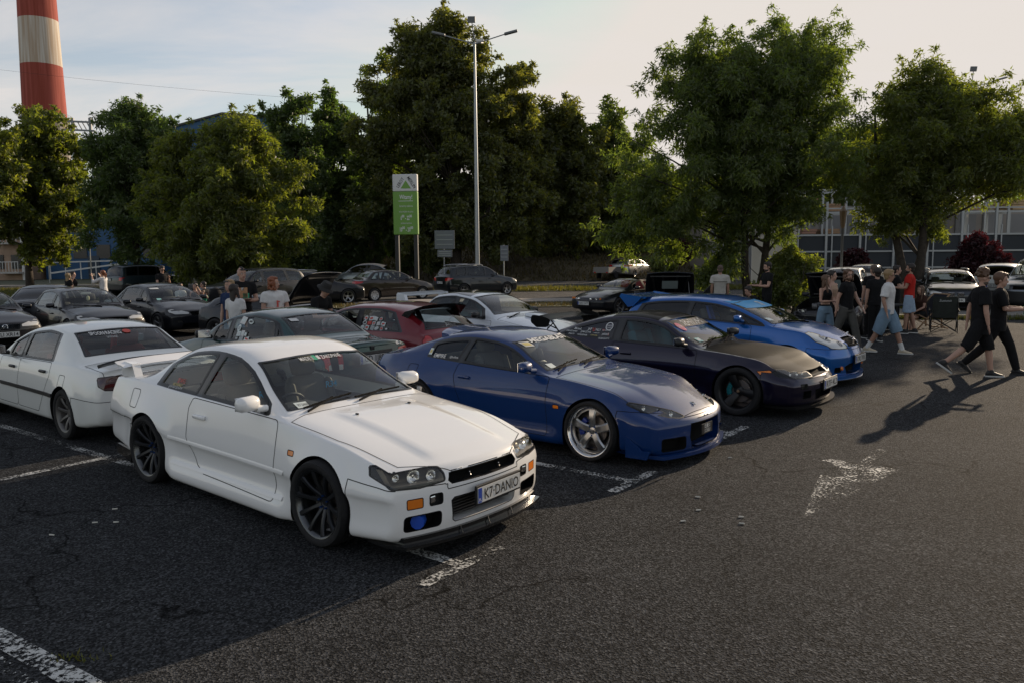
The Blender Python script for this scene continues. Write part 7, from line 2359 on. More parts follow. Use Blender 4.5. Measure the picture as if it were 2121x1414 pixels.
# ---- dark green saloon
def green_saloon():
 S = base_spec(4.45, 1.695, 1.355, 2.62, .84, .30, 'sedan', belt=.88, hf=.64, hc=.92, xc=-.42, xt=-1.15, xe=-2.15, xb=-2.80, zd=.97, zde=.95, gc=.16, bowR=.10)
 pm = paint('dark_green_paint', (0.010, 0.045, 0.045), rough=.3, metal=.35)
 tl = [(.50, .62), (.50, .83), (.66, .84), (.75, .82), (.76, .66), (.72, .61)]
 def post(c, root):
  rng = random.Random(3)
  ml = [mat('print_white', ()), mat('print_white', ()), mat('print_red', ()), mat('print_grey', ()), mat('print_pale', ()), mat('print_pale', ()), mat('badge_dark', ())]
  sp = [(-1.42, 1.18, .14, .10), (-1.62, 1.17, .14, .06), (-1.38, 1.07, .09, .10), (-1.42, .99, .10, .07), (-1.52, 1.0, .08, .08), (-1.60, .99, .09, .10), (-1.40, .925, .09, .06), (-1.52, .915, .10, .08), (-1.66, .93, .12, .05), (-1.72, .90, .09, .06)]
  stickers(c, root, 'side', sp, ml, 1, rng)
  c.decal('rear_sticker', 'rear', (.40, 1.215), .12, .035, mat('print_white', ()), root, lift=.005)
  p, n = c.hit('rear', .001, .86)
  em = MB(); em.box((p.x - .01, 0, .86), (.012, .07, .055), ch=.006); em.build('boot_emblem', BLACK(), root)
  c.lettering('boot_script', 'CIVIC', 'rear', (-.55, .885), .05, CHROME(), root, bold=.03, wmax=.16)
  c.decal('plate_recess', 'rear', (0, .72), .74, .20, BLACK(), root, lift=.004)
  pl = MB()
  for sd in (1, -1):
   p, n = c.hit('rear', .62, .655); pl.box((p.x - .012, sd * .625, .66), (.02, .20, .075), Matrix.Rotation(R(-sd * 16), 3, 'Z'), ch=.01)
  pl.build('reverse_lamp', mat('clear_lens', (.55, .53, .50), rough=.2, coat=.5), root)
 O = auto_sedan(S, True, lod=1, tail={'kind': 'rearw', 'poly': rounded(tl, .03)}, glass=GLS(), glass_side=glass('window_glass_clear', ()), plate_r=('GD 1J8BU', .72, 0.0), xm=-1.20,
  mirror_m=BLACK(), mirror_s=1.1, post=post, wheel=dict(rr=.205, style='seven', rim_m=mat('rim_grey', (.1, .1, .105))))
 make('dark green four-door saloon with stickers on its rear side window', 'parked_car', (-4.72, 13.12, 0), R(141), S, pm, O)
green_saloon()
# ---- dark red hatchback
def red_hatch():
 S = base_spec(4.18, 1.695, 1.335, 2.62, .82, .30, 'hatch', belt=.87, hf=.62, hc=.91, xc=-.42, xt=-1.15, zg=.93, rake=.95, drop=.10, gc=.16, bowR=.12)
 pm = paint('dark_red_paint', (0.16, 0.008, 0.014), rough=.3, metal=.3)
 tl = [(.56, .50), (.53, .60), (.54, .78), (.58, .86), (.65, .87), (.72, .80), (.745, .68), (.74, .55), (.70, .50)]
 def post(c, root):
  rng = random.Random(5)
  ml = [mat('print_white', ()), mat('print_white', ()), mat('print_red', ()), mat('print_grey', ()), mat('print_pale', ()), mat('print_pale', ()), mat('badge_dark', ())]
  sp = []
  for r_ in range(3):
   for q in range(6 - r_):
    sp.append((-1.80 - q * .12 - .02 * r_ + rng.uniform(-.01, .01), .93 + r_ * .075, rng.uniform(.075, .11), rng.uniform(.055, .075)))
  stickers(c, root, 'side', sp, ml, 1, rng)
  wg = MB(); k = 12; vs = []; fs = []
  prof = [(0, 0), (-.10, .02), (-.22, .045), (-.34, .075), (-.335, .055), (-.20, .0), (-.06, -.03)]
  for i in range(k + 1):
   y = -.60 + 1.2 * i / k; e = abs(y) / .60
   for (a, bb) in prof: vs.append((-2.60 + a, y, 1.245 + bb - .05 * e ** 3 - (.07 * e ** 8 if bb < .01 else 0)))
  m_ = len(prof)
  for i in range(k):
   for j in range(m_): fs.append((i * m_ + j, i * m_ + (j + 1) % m_, (i + 1) * m_ + (j + 1) % m_, (i + 1) * m_ + j))
  fs += [tuple(range(m_)), tuple(range(k * m_, k * m_ + m_))]
  wg.add(vs, fs); wg.build('roof_spoiler', mat('gloss_black', ()), root, smooth=True)
  p, n = c.hit('rear', .001, .90)
  em = MB(); em.box((p.x - .012, 0, .885), (.012, .08, .065), ch=.006); em.build('tailgate_emblem', CHROME(), root)
  c.lettering('rear_lettering', 'JDMTUN', 'rear', (0.0, 1.0), .07, mat('print_white', ()), root, spacing=1.0)
  pts = [c.onto('rear', [(-.30 + .07 * i, .965 + .012 * i)], 1, .012)[0] for i in range(7)]
  wp = MB(); wp.tube(pts, .010, 5); wp.build('rear_wiper', BLACK(), root)
  for sd in (1, -1):
   pass
  c.lettering('brake_lamp_band', '\u25ac', 'rear', (.64, .575), .0001, BLACK(), root)
 O = auto_hatch(S, False, lod=1, xm=-1.52, end=(-2.72, -2.42), rws=(-3.16, -2.62), rw_ins=.09, tail={'kind': 'rearw', 'poly': rounded(tl, .03)}, glass=GLS(), glass_side=glass('window_glass_clear', ()), flap=(-2.80, .66, 1),
  mirror_m=BLACK(), post=post, wheel=dict(rr=.205, style='seven', rim_m=mat('rim_grey', ())), interior=dict(rear=True))
 make('dark red three-door hatchback with a black roof spoiler and sticker-covered side glass', 'parked_car', (-3.42, 14.95, 0), R(140), S, pm, O)
red_hatch()
# ---- white coupe with the hoop wing
def white_turbo():
 S = base_spec(4.35, 1.70, 1.39, 2.52, .88, .31, 'sedan', belt=.88, hf=.68, hc=.95, xc=-.45, xt=-1.20, xe=-2.15, xb=-2.70, zd=.96, zde=.95, gc=.18)
 pm = paint('cool_white_paint', (0.66, 0.69, 0.72), rough=.32)
 def post(c, root):
  wg = MB()
  wg.prism([(-3.05, 1.30), (-3.28, 1.325), (-3.30, 1.27), (-3.08, 1.255)], -.66, .66)
  for sd in (1, -1): wg.prism([(-2.95, .95), (-3.30, .93), (-3.29, 1.30), (-3.06, 1.29)], sd * .60, sd * .68)
  wg.build('rear_wing', pm, root)
  sc = MB(); sc.box((.05, 0, .935), (.50, .46, .07), Matrix.Rotation(R(8), 3, 'Y'), ch=.03, taper=(.9, .85)); sc.build('bonnet_scoop', pm, root, smooth=True)
 hp = [(.36, .56), (.36, .66), (.70, .70), (.76, .66), (.76, .58)]
 O = auto_sedan(S, False, lod=1, xm=-1.62, ends=(-2.42, -2.26), head={'kind': 'frontw', 'poly': rounded(hp, .02)}, grille=[(-.02, .56), (.30, .56), (.30, .64), (-.02, .64)], roof=(-1.28, -2.10, .03), mats={'roof': mat('gloss_black', ()), 'window2': glass('privacy_glass', ())},
  post=post, glass=GLS(), interior=dict(rhd=True, seat_m=mat('bucket_seat_teal', ())), mirror_m=BLACK(), wheel=dict(rr=.22, style='five', rim_m=mat('rim_grey', ())), handle_m=pm)
 make('white two-door coupe with black roof and a tall white hoop wing', 'parked_car', (.52, 15.35, 0), R(-39), S, pm, O)
white_turbo()
# ---- black saloons in the third row
PB = paint('black_paint', (0.005, 0.006, 0.009), rough=.4, coat=.7)
def black_saloon(label, loc, yaw, plate_txt=None, chrome=False, drop=0, visor=False):
 S = base_spec(4.42, 1.72, 1.41 - drop, 2.67, .78, .315, 'sedan', belt=.90 - drop, hf=.70 - drop * .5, hc=.97 - drop, xc=-.45, xt=-1.20, xe=-2.25, xb=-2.88, zd=1.0 - drop, zde=.98 - drop, gc=.17, bowF=.24)
 hp = [(.34, .60), (.34, .655), (.50, .70), (.68, .735), (.76, .72), (.77, .65), (.68, .60)]
 def post(c, root):
  if chrome:
   p, n = c.hit('front', .001, .60)
   gb = MB()
   for zz in (.57, .60, .63, .66): gb.box((p.x - .005, 0, zz), (.03, .62, .014))
   gb.build('grille_bar', CHROME(), root)
   em = MB(); em.lathe([(.05, 0), (.058, .01), (.05, .02), (.042, .01)], 20, axis='x', c=(p.x + .01, 0, .615)); em.bar((p.x + .02, .02, .65), (p.x + .02, -.02, .59), .012); em.bar((p.x + .02, -.02, .59), (p.x + .02, -.045, .59), .012); em.build('grille_emblem', CHROME(), root, smooth=True)
  if visor:
   rm = MB(); rm.box((-1.05, 0, 1.24 - drop), (.04, .26, .06), ch=.02); rm.build('rear_view_mirror', mat('mirror_pale', (.5, .5, .42), rough=.2, metal=.5), root)
   hg = MB(); hg.ball((-.98, .02, 1.12 - drop), (.02, .045, .07), 8, 6); hg.build('hanging_ornament', mat('ornament', (.5, .48, .3), rough=.5), root)
  else:
   rm = MB(); rm.box((-1.05, 0, 1.26 - drop), (.04, .24, .055), ch=.02); rm.build('rear_view_mirror', BLACK(), root)
   c.decal('permit_sticker', 'front', (-.52, .99 - drop), .12, .045, mat('print_teal', ()), root)
   c.decal('windscreen_strip', 'front', (-.42, 1.27 - drop), .22, .035, mat('print_white', ()), root)
 O = auto_sedan(S, True, lod=1, head={'kind': 'frontw', 'poly': rounded(hp, .02)}, housing=[(.35, .605), (.35, .65), (.5, .69), (.66, .72), (.70, .65), (.64, .61)], housing_m=mat('lamp_housing_silver', ()), bowls=[(.44, .64, .035), (.56, .66, .04)],
  grille=[(-.02, .55), (.28, .55), (.32, .66), (-.02, .67)], mouth=[(-.02, .24), (.55, .24), (.50, .36), (-.02, .36)], fog=rrect(.52, .38, .64, .44, .01),
  mats={'head': CLEARL()}, mirror_m=PB, post=post, glass=GLS(), glass_side=glass('window_glass_clear', ()), wheel=dict(rr=.23, style='double', rim_m=mat('rim_silver', ())))
 if plate_txt: O['plate_f'] = (plate_txt, .45, 0)
 make(label, 'parked_car', loc, yaw, S, PB, O)
black_saloon('black saloon with chrome grille cut off by the left edge, CLI plate', (-11.75, 17.85, 0), R(-42), 'CLI XR14', True, .02)
black_saloon('black saloon with an ornament hanging from its mirror', (-10.25, 19.75, 0), R(-42), None, False, .05, True)
black_saloon('black saloon with sunroof and dark mesh grille, next to the man in sunglasses', (-8.95, 21.75, 0), R(-40), None, False, .03)
# ---- far dark coupe at the left
def far_coupe():
 S = base_spec(4.45, 1.75, 1.36, 2.60, .90, .31, 'coupe', belt=.88, xc=-.5, xt=-1.25, xe=-2.0, xb=-2.9, zd=.98)
 O = auto_sedan(S, False, lod=0, xm=-1.75, ends=(-2.5, -2.2), tail=rrect(.40, .70, .76, .82, .03), glass=GLS_D(), wheel=dict(rr=.22, style='seven', rim_m=mat('rim_grey', ())), inside=False, wipers=False)
 make('dark coupe with tinted rear window parked on the grass side', 'parked_car', (-13.9, 24.3, 0), R(108), S, PB, O)
far_coupe()
# ---- dark off-roader at the left
def jeep():
 S = base_spec(4.23, 1.80, 1.69, 2.57, .80, .345, 'suv', belt=1.08, hf=.88, hc=1.13, xc=-.42, xt=-1.0, zg=1.12, rake=.18, drop=.03, gc=.24, crown=5)
 pm = paint('slate_blue_paint', (0.022, 0.034, 0.042), rough=.35, metal=.3)
 def post(c, root):
  pass
 O = auto_hatch(S, True, lod=0, tail=rrect(.62, .86, .80, 1.03, .02), end=(-3.02, -2.96), rws=(-3.34, -3.20), plate_r=('GD 9J7LT', .92, .25), brz=(.62, .62), mats={'bumper_r': BLACK()}, glass=GLS_D(), wheel=dict(rr=.215, style='double', rim_m=mat('rim_grey', ())), inside=False, wipers=False, post=post)
 make('dark slate off-roader seen from behind beyond the black saloons', 'parked_car', (-19.4, 44.8, 0), R(58), S, pm, O)
jeep()
# ---- black car with its bonnet raised (only the bonnet clears the row)
def bonnet_car(label, loc, yaw, tilt, H=1.30, head=True, engine=True, lod=0, door=False, blen=1.12, smooth_in=False):
 S = base_spec(4.1, 1.70, H, 2.55, .82, .30, 'hatch', belt=.86, hf=.63, hc=.90, xc=-.45, xt=-1.15, zg=.95, rake=.8, drop=.08)
 def post(c, root):
  hx, hz = -.47, .90
  nx, ny = 8, 8
  vs = []; fs = []
  for i in range(nx + 1):
   t = i / nx
   for j in range(ny + 1):
    y = (-1 + 2 * j / ny) * (.68 - .06 * t ** 3)
    d = blen * t; b_ = .05 * (1 - (2 * j / ny - 1) ** 2) + .05 * math.sin(math.pi * min(1, t * .55)) - .10 * max(0, t - .8) / .2
    ca, sa = math.cos(R(tilt)), math.sin(R(tilt))
    vs.append((hx + d * ca - b_ * sa, y, hz + d * sa + b_ * ca))
  for i in range(nx):
   for j in range(ny):
    k = i * (ny + 1) + j
    fs.append((k, k + 1, k + ny + 2, k + ny + 1))
  o = pyobj('bonnet', vs, fs, PB, root)
  sm = o.modifiers.new('thickness', 'SOLIDIFY'); sm.thickness = .03; sm.offset = -1
  ca, sa = math.cos(R(tilt)), math.sin(R(tilt))
  def P(d, y, b_): return (hx + d * ca - b_ * sa, y, hz + d * sa + b_ * ca)
  rb = MB()
  if not smooth_in:
   for y in (-.5, -.2, .2, .5): rb.bar(P(.12, y * .8, -.03), P(blen * .9, y, -.02), .05, .03)
  rb.bar(P(.15, -.55, -.03), P(.15, .55, -.03), .05, .03); rb.bar(P(blen * .88, -.55, -.03), P(blen * .88, .55, -.03), .06, .03)
  rb.build('bonnet_frame', BLACK(), o)
  if not smooth_in:
   pn = MB(); pn.add([P(.36, -.22, -.045), P(.36, .22, -.045), P(.70, .22, -.045), P(.70, -.22, -.045)], [(0, 1, 2, 3)]); pn.build('bonnet_label', mat('label_grey', (.30, .36, .37), rough=.4), o)
  pr = MB()
  if not smooth_in: pr.tube([(.45, .55, .72), P(blen * .67, .5, -.03)], .008, 6); pr.build('bonnet_prop', mat('steel_rod', ()), root)
  if engine:
   en = MB(); rng = random.Random(4)
   en.box((.15, 0, .66), (.50, .55, .20), ch=.03)
   for i in range(6): en.box((rng.uniform(-.2, .6), rng.uniform(-.5, .5), .70), (.12, .14, .14), ch=.02)
   for i in range(4): en.tube([(rng.uniform(-.2, .1), rng.uniform(-.5, 0), .74), (rng.uniform(0, .3), rng.uniform(-.2, .2), .82), (rng.uniform(.3, .6), rng.uniform(0, .5), .72)], .025, 7)
   en.build('engine', [mat('engine_metal', (.12, .12, .125), rough=.4, metal=.8)], root, smooth=True, angle=40)
  if door:
   dr = MB(); dr.prism(rounded([(-.60, .25), (-.62, .88), (-1.0, 1.20), (-1.55, 1.26), (-1.62, .90), (-1.55, .25)], .05), .02, .06)
   dr.xf(Matrix.Translation((-.60, .82, 0)) @ Matrix.Rotation(R(-58), 4, 'Z') @ Matrix.Translation((.60, 0, 0)))
   dr.build('open_door', PB, root)
 hp = [(.40, .555), (.40, .64), (.66, .67), (.75, .65), (.76, .57)]
 O = auto_hatch(S, False, lod=lod, xm=-1.5, end=(-2.65, -2.35), rws=(-3.02, -2.56), head={'kind': 'frontw', 'poly': rounded(hp, .02)}, bowls=[(.50, .605, .035), (.62, .612, .035)], post=post, glass=GLS(), inside=True, wipers=False, mirror_m=BLACK(), wheel=dict(rr=.21, style='five', rim_m=mat('rim_grey', ())))
 O['styles'] = {'hood': {'name': 'engine_bay', 'mat': WELL(), 'recess': (0, 0, -.22), 'wall': WELL()}}
 make(label, 'parked_car', loc, yaw, S, PB, O)
bonnet_car('black car with its raised bonnet leaning above the man in the bucket hat', (-4.7, 19.2, 0), R(-25), 50, H=1.20, blen=1.05, smooth_in=True)
bonnet_car('black hatchback with raised bonnet and open door behind the bright blue hatchback', (4.45, 22.2, 0), R(-100), 42, door=True, blen=1.0)
bonnet_car('black car with round headlights and open bonnet behind the couple in black tops', (8.35, 20.6, 0), R(-128), 48, blen=.9)
# ---- small black open roadster
def roadster():
 S = base_spec(4.0, 1.695, 1.25, 2.37, .88, .30, 'coupe', belt=.83, hf=.60, hc=.87, xc=-.45, xt=-1.12, xe=-1.75, xb=-2.35, zd=.90)
 hp = [(.36, .53), (.36, .60), (.60, .635), (.70, .62), (.72, .55)]
 def post(c, root):
  ss = MB()
  for sd in (1, -1): ss.box((-1.62, sd * .36, .93), (.14, .40, .50), Matrix.Rotation(R(-15), 3, 'Y'), ch=.07)
  ss.build('red_seat', mat('seat_red', (.22, .02, .02), rough=.7), root, smooth=True)
  q = MB()
  for y in (.60,):
   for sd in (1, -1):
    p, n = c.hit('front', y, .575); q.box((p.x + .004, sd * .63, .58), (.03, .13, .06), Matrix.Rotation(R(-sd * 30), 3, 'Z'), ch=.01)
  q.build('indicator', AMBER(), root)
  fl = MB()
  for sd in (1, -1):
   p, n = c.hit('front', .28, .55); fl.lathe([(0, .03), (.04, .022), (.045, 0)], 14, axis='x', c=(p.x, sd * .28, .555))
  fl.build('spot_lamp', CHROME(), root, smooth=True)
 O = auto_sedan(S, False, lod=0, xm=-1.45, head={'kind': 'frontw', 'poly': rounded(hp, .02)}, bowls=[(.46, .57, .035)], bz=(.52, .48), plate_f=('GKS UV77', .42, 0), post=post, glass=GLS(), mirror_m=PB, wheel=dict(rr=.20, style='seven', rim_m=mat('rim_grey', ())), interior=dict(rear=False), wipers=False)
 O['styles'] = {'window1': {'hole': True}, 'window2': {'hole': True}, 'roof': {'hole': True}}
 O['roof'] = (-1.26, -1.72, .03)
 make('small black open-top two-seater with red seats and GKS plate', 'parked_car', (3.15, 27.6, 0), R(-140), S, PB, O)
roadster()
# ---- cars standing further back
def brown_saloon():
 S = base_spec(4.37, 1.72, 1.455, 2.57, .83, .31, 'sedan', belt=.95, hf=.72, hc=1.02, xc=-.35, xt=-1.15, xe=-2.3, xb=-2.85, zd=1.06, zde=1.04)
 pm = paint('bronze_brown_paint', (0.040, 0.030, 0.024), rough=.3, metal=.6)
 tl = [(.46, .80), (.46, .92), (.66, .96), (.76, .93), (.78, .85), (.66, .80)]
 O = auto_sedan(S, True, lod=0, tail={'kind': 'rearw', 'poly': rounded(tl, .02)}, glass=GLS(), glass_side=glass('window_glass_clear', ()), plate_r=('EL 2480', .55, .1), wheel=dict(rr=.20, style='cover', rim_m=mat('wheel_cover_silver', (.5, .5, .5), rough=.35, metal=.5)), inside=True, wipers=False, mirror_m=BLACK())
 make('bronze brown saloon with silver wheel covers beyond the red hatchback', 'parked_car', (-4.75, 37.9, 0), R(40), S, pm, O)
brown_saloon()
def crossover():
 S = base_spec(4.30, 1.785, 1.585, 2.60, .85, .335, 'suv', belt=1.02, hf=.82, hc=1.08, xc=-.38, xt=-1.10, zg=1.08, rake=.50, drop=.06, gc=.22)
 pm = paint('petrol_black_paint', (0.014, 0.018, 0.022), rough=.28, metal=.3)
 tl = [(.42, .80), (.44, .94), (.66, .98), (.80, .95), (.80, .86), (.62, .80)]
 def post(c, root):
  rr = MB()
  for sd in (1, -1):
   pts = [(x, sd * .60, c.zt(x) + .015) for x in (-1.3, -1.45, -1.9, -2.4, -2.75, -2.88)]
   pts[0] = (pts[0][0], pts[0][1], pts[0][2] - .05); pts[-1] = (pts[-1][0], pts[-1][1], pts[-1][2] - .03)
   rr.tube(pts, .02, 6)
  rr.build('roof_rail', mat('rail_silver', (.5, .5, .5), rough=.3, metal=.9), root, smooth=True)
  an = MB(); an.tube([(-.1, .75, 1.05), (.9, .95, .75)], .004, 4)
 O = auto_hatch(S, True, lod=0, tail={'kind': 'rearw', 'poly': rounded(tl, .02)}, end=(-3.0, -2.85), rws=(-3.30, -3.02), plate_r=('DPA UU19', .72, 0), brz=(.56, .54), glass=GLS_D(), glass_side=GLS(), wheel=dict(rr=.22, style='double', rim_m=mat('rim_silver', ())), post=post, inside=False, wipers=False)
 make('dark crossover with silver roof rails and red tail lights below the lamp post', 'parked_car', (-.75, 41.2, 0), R(36), S, pm, O)
crossover()
def micro():
 S = base_spec(3.55, 1.63, 1.49, 2.30, .68, .29, 'hatch', belt=.95, hf=.78, hc=1.02, xc=-.15, xt=-.85, zg=1.0, rake=.75, drop=.10, crown=2.2)
 pm = paint('silver_grey_paint', (0.25, 0.27, 0.28), rough=.3, metal=.7)
 sf = mat('soft_top_beige', (.36, .31, .26), rough=.9)
 O = auto_hatch(S, False, lod=0, xm=-1.35, glass=GLS_D(), roof=(-.95, -2.45, .02), mats={'roof': sf}, inside=False, wipers=False, wheel=dict(rr=.19, style='cover', rim_m=mat('wheel_cover_silver', ())))
 make('small grey city car with a beige soft top behind the brown saloon', 'parked_car', (-9.9, 47.5, .12), R(172), S, pm, O)
micro()
def estate():
 S = base_spec(4.80, 1.85, 1.48, 2.80, .95, .33, 'estate', belt=.95, hf=.74, hc=1.02, xc=-.40, xt=-1.15, zg=1.05, rake=.75, drop=.05)
 def post(c, root):
  rr = MB()
  for sd in (1, -1):
   pts = [(x, sd * .62, c.zt(x) + .02) for x in (-1.25, -1.4, -2.0, -2.6, -3.1, -3.25)]
   rr.tube(pts, .022, 6)
  rr.build('roof_rail', mat('rail_silver', ()), root, smooth=True)
  tr = MB()
  for sd in (1, -1):
   pts = [Vector((p.x, sd * (p.y + .004), p.z)) for p in [c.hit('side', x, c.zs(x) + .02)[0] for x in (-.8, -1.4, -2.0, -2.6, -3.2)] if p is not None]
   tr.tube(pts, .012, 5)
   pts = [Vector((p.x, sd * (p.y + .004), p.z)) for p in [c.hit('side', x, c.zr(x) - .03)[0] for x in (-1.0, -1.4, -2.0, -2.6, -3.0)] if p is not None]
   tr.tube(pts, .012, 5)
  tr.build('chrome_window_trim', CHROME(), root, smooth=True)
 O = auto_hatch(S, True, lod=0, tail={'kind': 'rearw', 'poly': rrect(.50, .82, .86, .98, .02)}, end=(-3.35, -3.1), rws=(-3.68, -3.38), glass=GLS(), glass_side=GLS(), inside=False, wipers=False, post=post, wheel=dict(rr=.23, style='double', rim_m=mat('rim_silver', ())), plate_r=('GD 4PP77', .70, 0))
 make('black estate car with silver roof rails behind the red-haired person', 'parked_car', (-7.55, 34.9, 0), R(32), S, PB, O)
estate()
def black_suv():
 S = base_spec(4.50, 1.84, 1.64, 2.68, .90, .34, 'suv', belt=1.05, hf=.90, hc=1.12, xc=-.45, xt=-1.15, zg=1.12, rake=.45, drop=.05, gc=.22)
 hp = [(.48, .78), (.50, .86), (.72, .92), (.82, .90), (.83, .82)]
 O = auto_hatch(S, True, lod=0, head={'kind': 'frontw', 'poly': rounded(hp, .02)}, grille=[(-.02, .62), (.40, .62), (.44, .80), (-.02, .82)], plate_f=('GD 8B055', .52, 0), glass=GLS(), inside=True, wipers=False, wheel=dict(rr=.23, style='double', rim_m=mat('rim_silver', ())))
 make('black sport utility car facing left behind the man in sunglasses', 'parked_car', (-11.3, 31.0, 0), R(-128), S, PB, O)
black_suv()
def silver_estate():
 S = base_spec(4.90, 1.86, 1.50, 2.74, .98, .335, 'estate', belt=.98, hf=.76, hc=1.05, xc=-.40, xt=-1.15, zg=1.08, rake=.8, drop=.06)
 pm = paint('silver_paint', (0.42, 0.42, 0.41), rough=.3, metal=.6)
 O = auto_hatch(S, True, lod=0, tail={'kind': 'rearw', 'poly': rrect(.50, .86, .86, 1.0, .02)}, end=(-3.4, -3.15), rws=(-3.75, -3.4), glass=GLS_D(), glass_side=GLS_D(), inside=False, wipers=False, wheel=dict(rr=.23, style='double', rim_m=mat('rim_silver', ())))
 make('silver estate car towing a small trailer on the far road', 'parked_car', (10.4, 64.4, .18), R(56), S, pm, O, group=None)
silver_estate()
def right_estate():
 S = base_spec(4.55, 1.82, 1.45, 2.76, .80, .325, 'estate', belt=.95, hf=.78, hc=1.02, xc=-.45, xt=-1.2, zg=1.02, rake=.6)
 pm = paint('graphite_paint', (0.030, 0.033, 0.040), rough=.28, metal=.5)
 hp = [(.42, .64), (.42, .72), (.66, .78), (.78, .76), (.79, .68), (.66, .64)]
 def post(c, root):
  gr = MB()
  p, n = c.hit('front', .12, .66)
  for sd in (1, -1):
   for zz in range(2): gr.box((p.x + .012, sd * .14 + (zz - .5) * .0, .66), (.02, .20, .13), ch=.02)
  gr.build('kidney_grille', CHROME(), root)
  rr = MB()
  for sd in (1, -1): rr.tube([(x, sd * .62, c.zt(x) + .02) for x in (-1.3, -1.5, -2.2, -2.9, -3.1)], .022, 6)
  rr.build('roof_rail', mat('rail_silver', ()), root, smooth=True)
 O = auto_hatch(S, True, lod=0, head={'kind': 'frontw', 'poly': rounded(hp, .02)}, mats={'head': CLEARL()}, mouth=[(-.02, .26), (.60, .26), (.55, .40), (-.02, .40)], plate_f=('GD 3K', .47, 0), glass=GLS(), inside=True, post=post, mirror_m=pm, wheel=dict(rr=.23, style='double', rim_m=mat('rim_silver', ())))
 make('dark estate car facing the camera behind the empty camping chair', 'parked_car', (15.1, 27.0, 0), R(-112), S, pm, O)
right_estate()
def white_crossover():
 S = base_spec(4.35, 1.80, 1.61, 2.63, .85, .335, 'suv', belt=1.04, hf=.85, hc=1.10, xc=-.4, xt=-1.1, zg=1.10, rake=.5, drop=.06, gc=.22)
 pm = paint('plain_white_paint', (0.62, 0.62, 0.60), rough=.32)
 O = auto_hatch(S, True, lod=0, tail={'kind': 'rearw', 'poly': rrect(.60, .88, .86, 1.02, .03)}, rws=(-3.34, -3.06), end=(-3.02, -2.85), glass=GLS_D(), inside=False, wipers=False, plate_r=('GD 715RG', .78, 0), brz=(.62, .60), mats={'bumper_r': BLACK()}, wheel=dict(rr=.22, style='double', rim_m=mat('rim_silver', ())))
 make('white crossover seen from behind between the dark estate and the van', 'parked_car', (20.4, 32.4, 0), R(50), S, pm, O)
white_crossover()
def van():
 S = base_spec(4.75, 1.90, 1.88, 3.20, .90, .34, 'van', belt=1.12, hf=.92, hc=1.22, xc=-.10, xt=-.85, zg=1.15, rake=.12, drop=.03, gc=.24, crown=5)
 pm = paint('silver_blue_paint', (0.12, 0.13, 0.16), rough=.3, metal=.6)
 hp = [(.46, .78), (.46, .90), (.62, 1.02), (.80, 1.06), (.86, .96), (.80, .82)]
 O = auto_hatch(S, True, lod=0, xm=-1.2, head={'kind': 'frontw', 'poly': rounded(hp, .03)}, housing=[(.48, .80), (.48, .89), (.62, 1.0), (.76, 1.03), (.76, .84)], housing_m=mat('lamp_housing_silver', ()), bowls=[(.56, .87, .05), (.68, .92, .06)], grille=[(-.02, .78), (.36, .78), (.36, .90), (-.02, .90)], bz=(.72, .72), mats={'bumper': BLACK(), 'head': CLEARL()}, mirror_m=BLACK(), mirror_s=1.4, glass=GLS(), inside=True, wheel=dict(rr=.21, style='cover', rim_m=mat('wheel_cover_silver', ())))
 make('silver blue van cut off by the right edge of the picture', 'parked_car', (17.85, 27.0, 0), R(-140), S, pm, O, cat='van')
van()
def old_cream():
 S = base_spec(4.3, 1.68, 1.50, 2.5, .80, .32, 'sedan', belt=1.0, hf=.80, hc=1.05, xc=-.45, xt=-1.05, xe=-2.1, xb=-2.75, crown=2.2)
 O = auto_sedan(S, True, lod=0, glass=GLS(), inside=False, wipers=False, wheel=dict(rr=.19, style='cover', rim_m=mat('wheel_cover_silver', ())))
 make('cream rounded old-timer car behind the man with wavy hair', 'parked_car', (15.9, 36.2, 0), R(-125), S, paint('cream_paint', (.50, .44, .34), rough=.3), O)
 S = base_spec(4.3, 1.75, 1.46, 2.6, .85, .31, 'hatch', belt=.95, hf=.72, hc=1.0, xc=-.4, xt=-1.1)
 O = auto_hatch(S, True, lod=0, glass=GLS(), inside=False, wipers=False, wheel=dict(rr=.2, style='cover', rim_m=mat('wheel_cover_silver', ())))
 make('white hatchback in front of the cream old-timer', 'parked_car', (13.1, 31.6, 0), R(-120), S, paint('plain_white_paint', ()), O)
old_cream()
def trailer():
 root = thing('box_trailer', 'small open grey trailer hitched behind the silver estate car', 'trailer', (7.3, 60.2, .15), R(56))
 sl = mat('trailer_alu', (.24, .23, .22), rough=.5, metal=.5)
 for (c, d) in (((0, .62, .68), (2.1, .04, .42)), ((0, -.62, .68), (2.1, .04, .42)), ((1.05, 0, .68), (.04, 1.28, .42)), ((-1.05, 0, .68), (.04, 1.28, .42)), ((0, 0, .48), (2.1, 1.28, .04))):
  MB().box(c, d).build('side_board', sl, root)
 mb = MB(); mb.bar((1.0, 0, .42), (2.2, 0, .45), .08); mb.build('drawbar', STEEL, root)
 for sd in (1, -1):
  wb = MB(); wb.lathe([(.0, .08), (.15, .08), (.17, .06), (.27, .07), (.28, .0), (.27, -.07), (0, -.07)], 20, c=(0, sd * .72, .28)); wb.build('wheel', RUB(), root, smooth=True)
  MB().box((-1.08, sd * .5, .5), (.03, .14, .08)).build('tail_light', REDL(), root)
trailer()
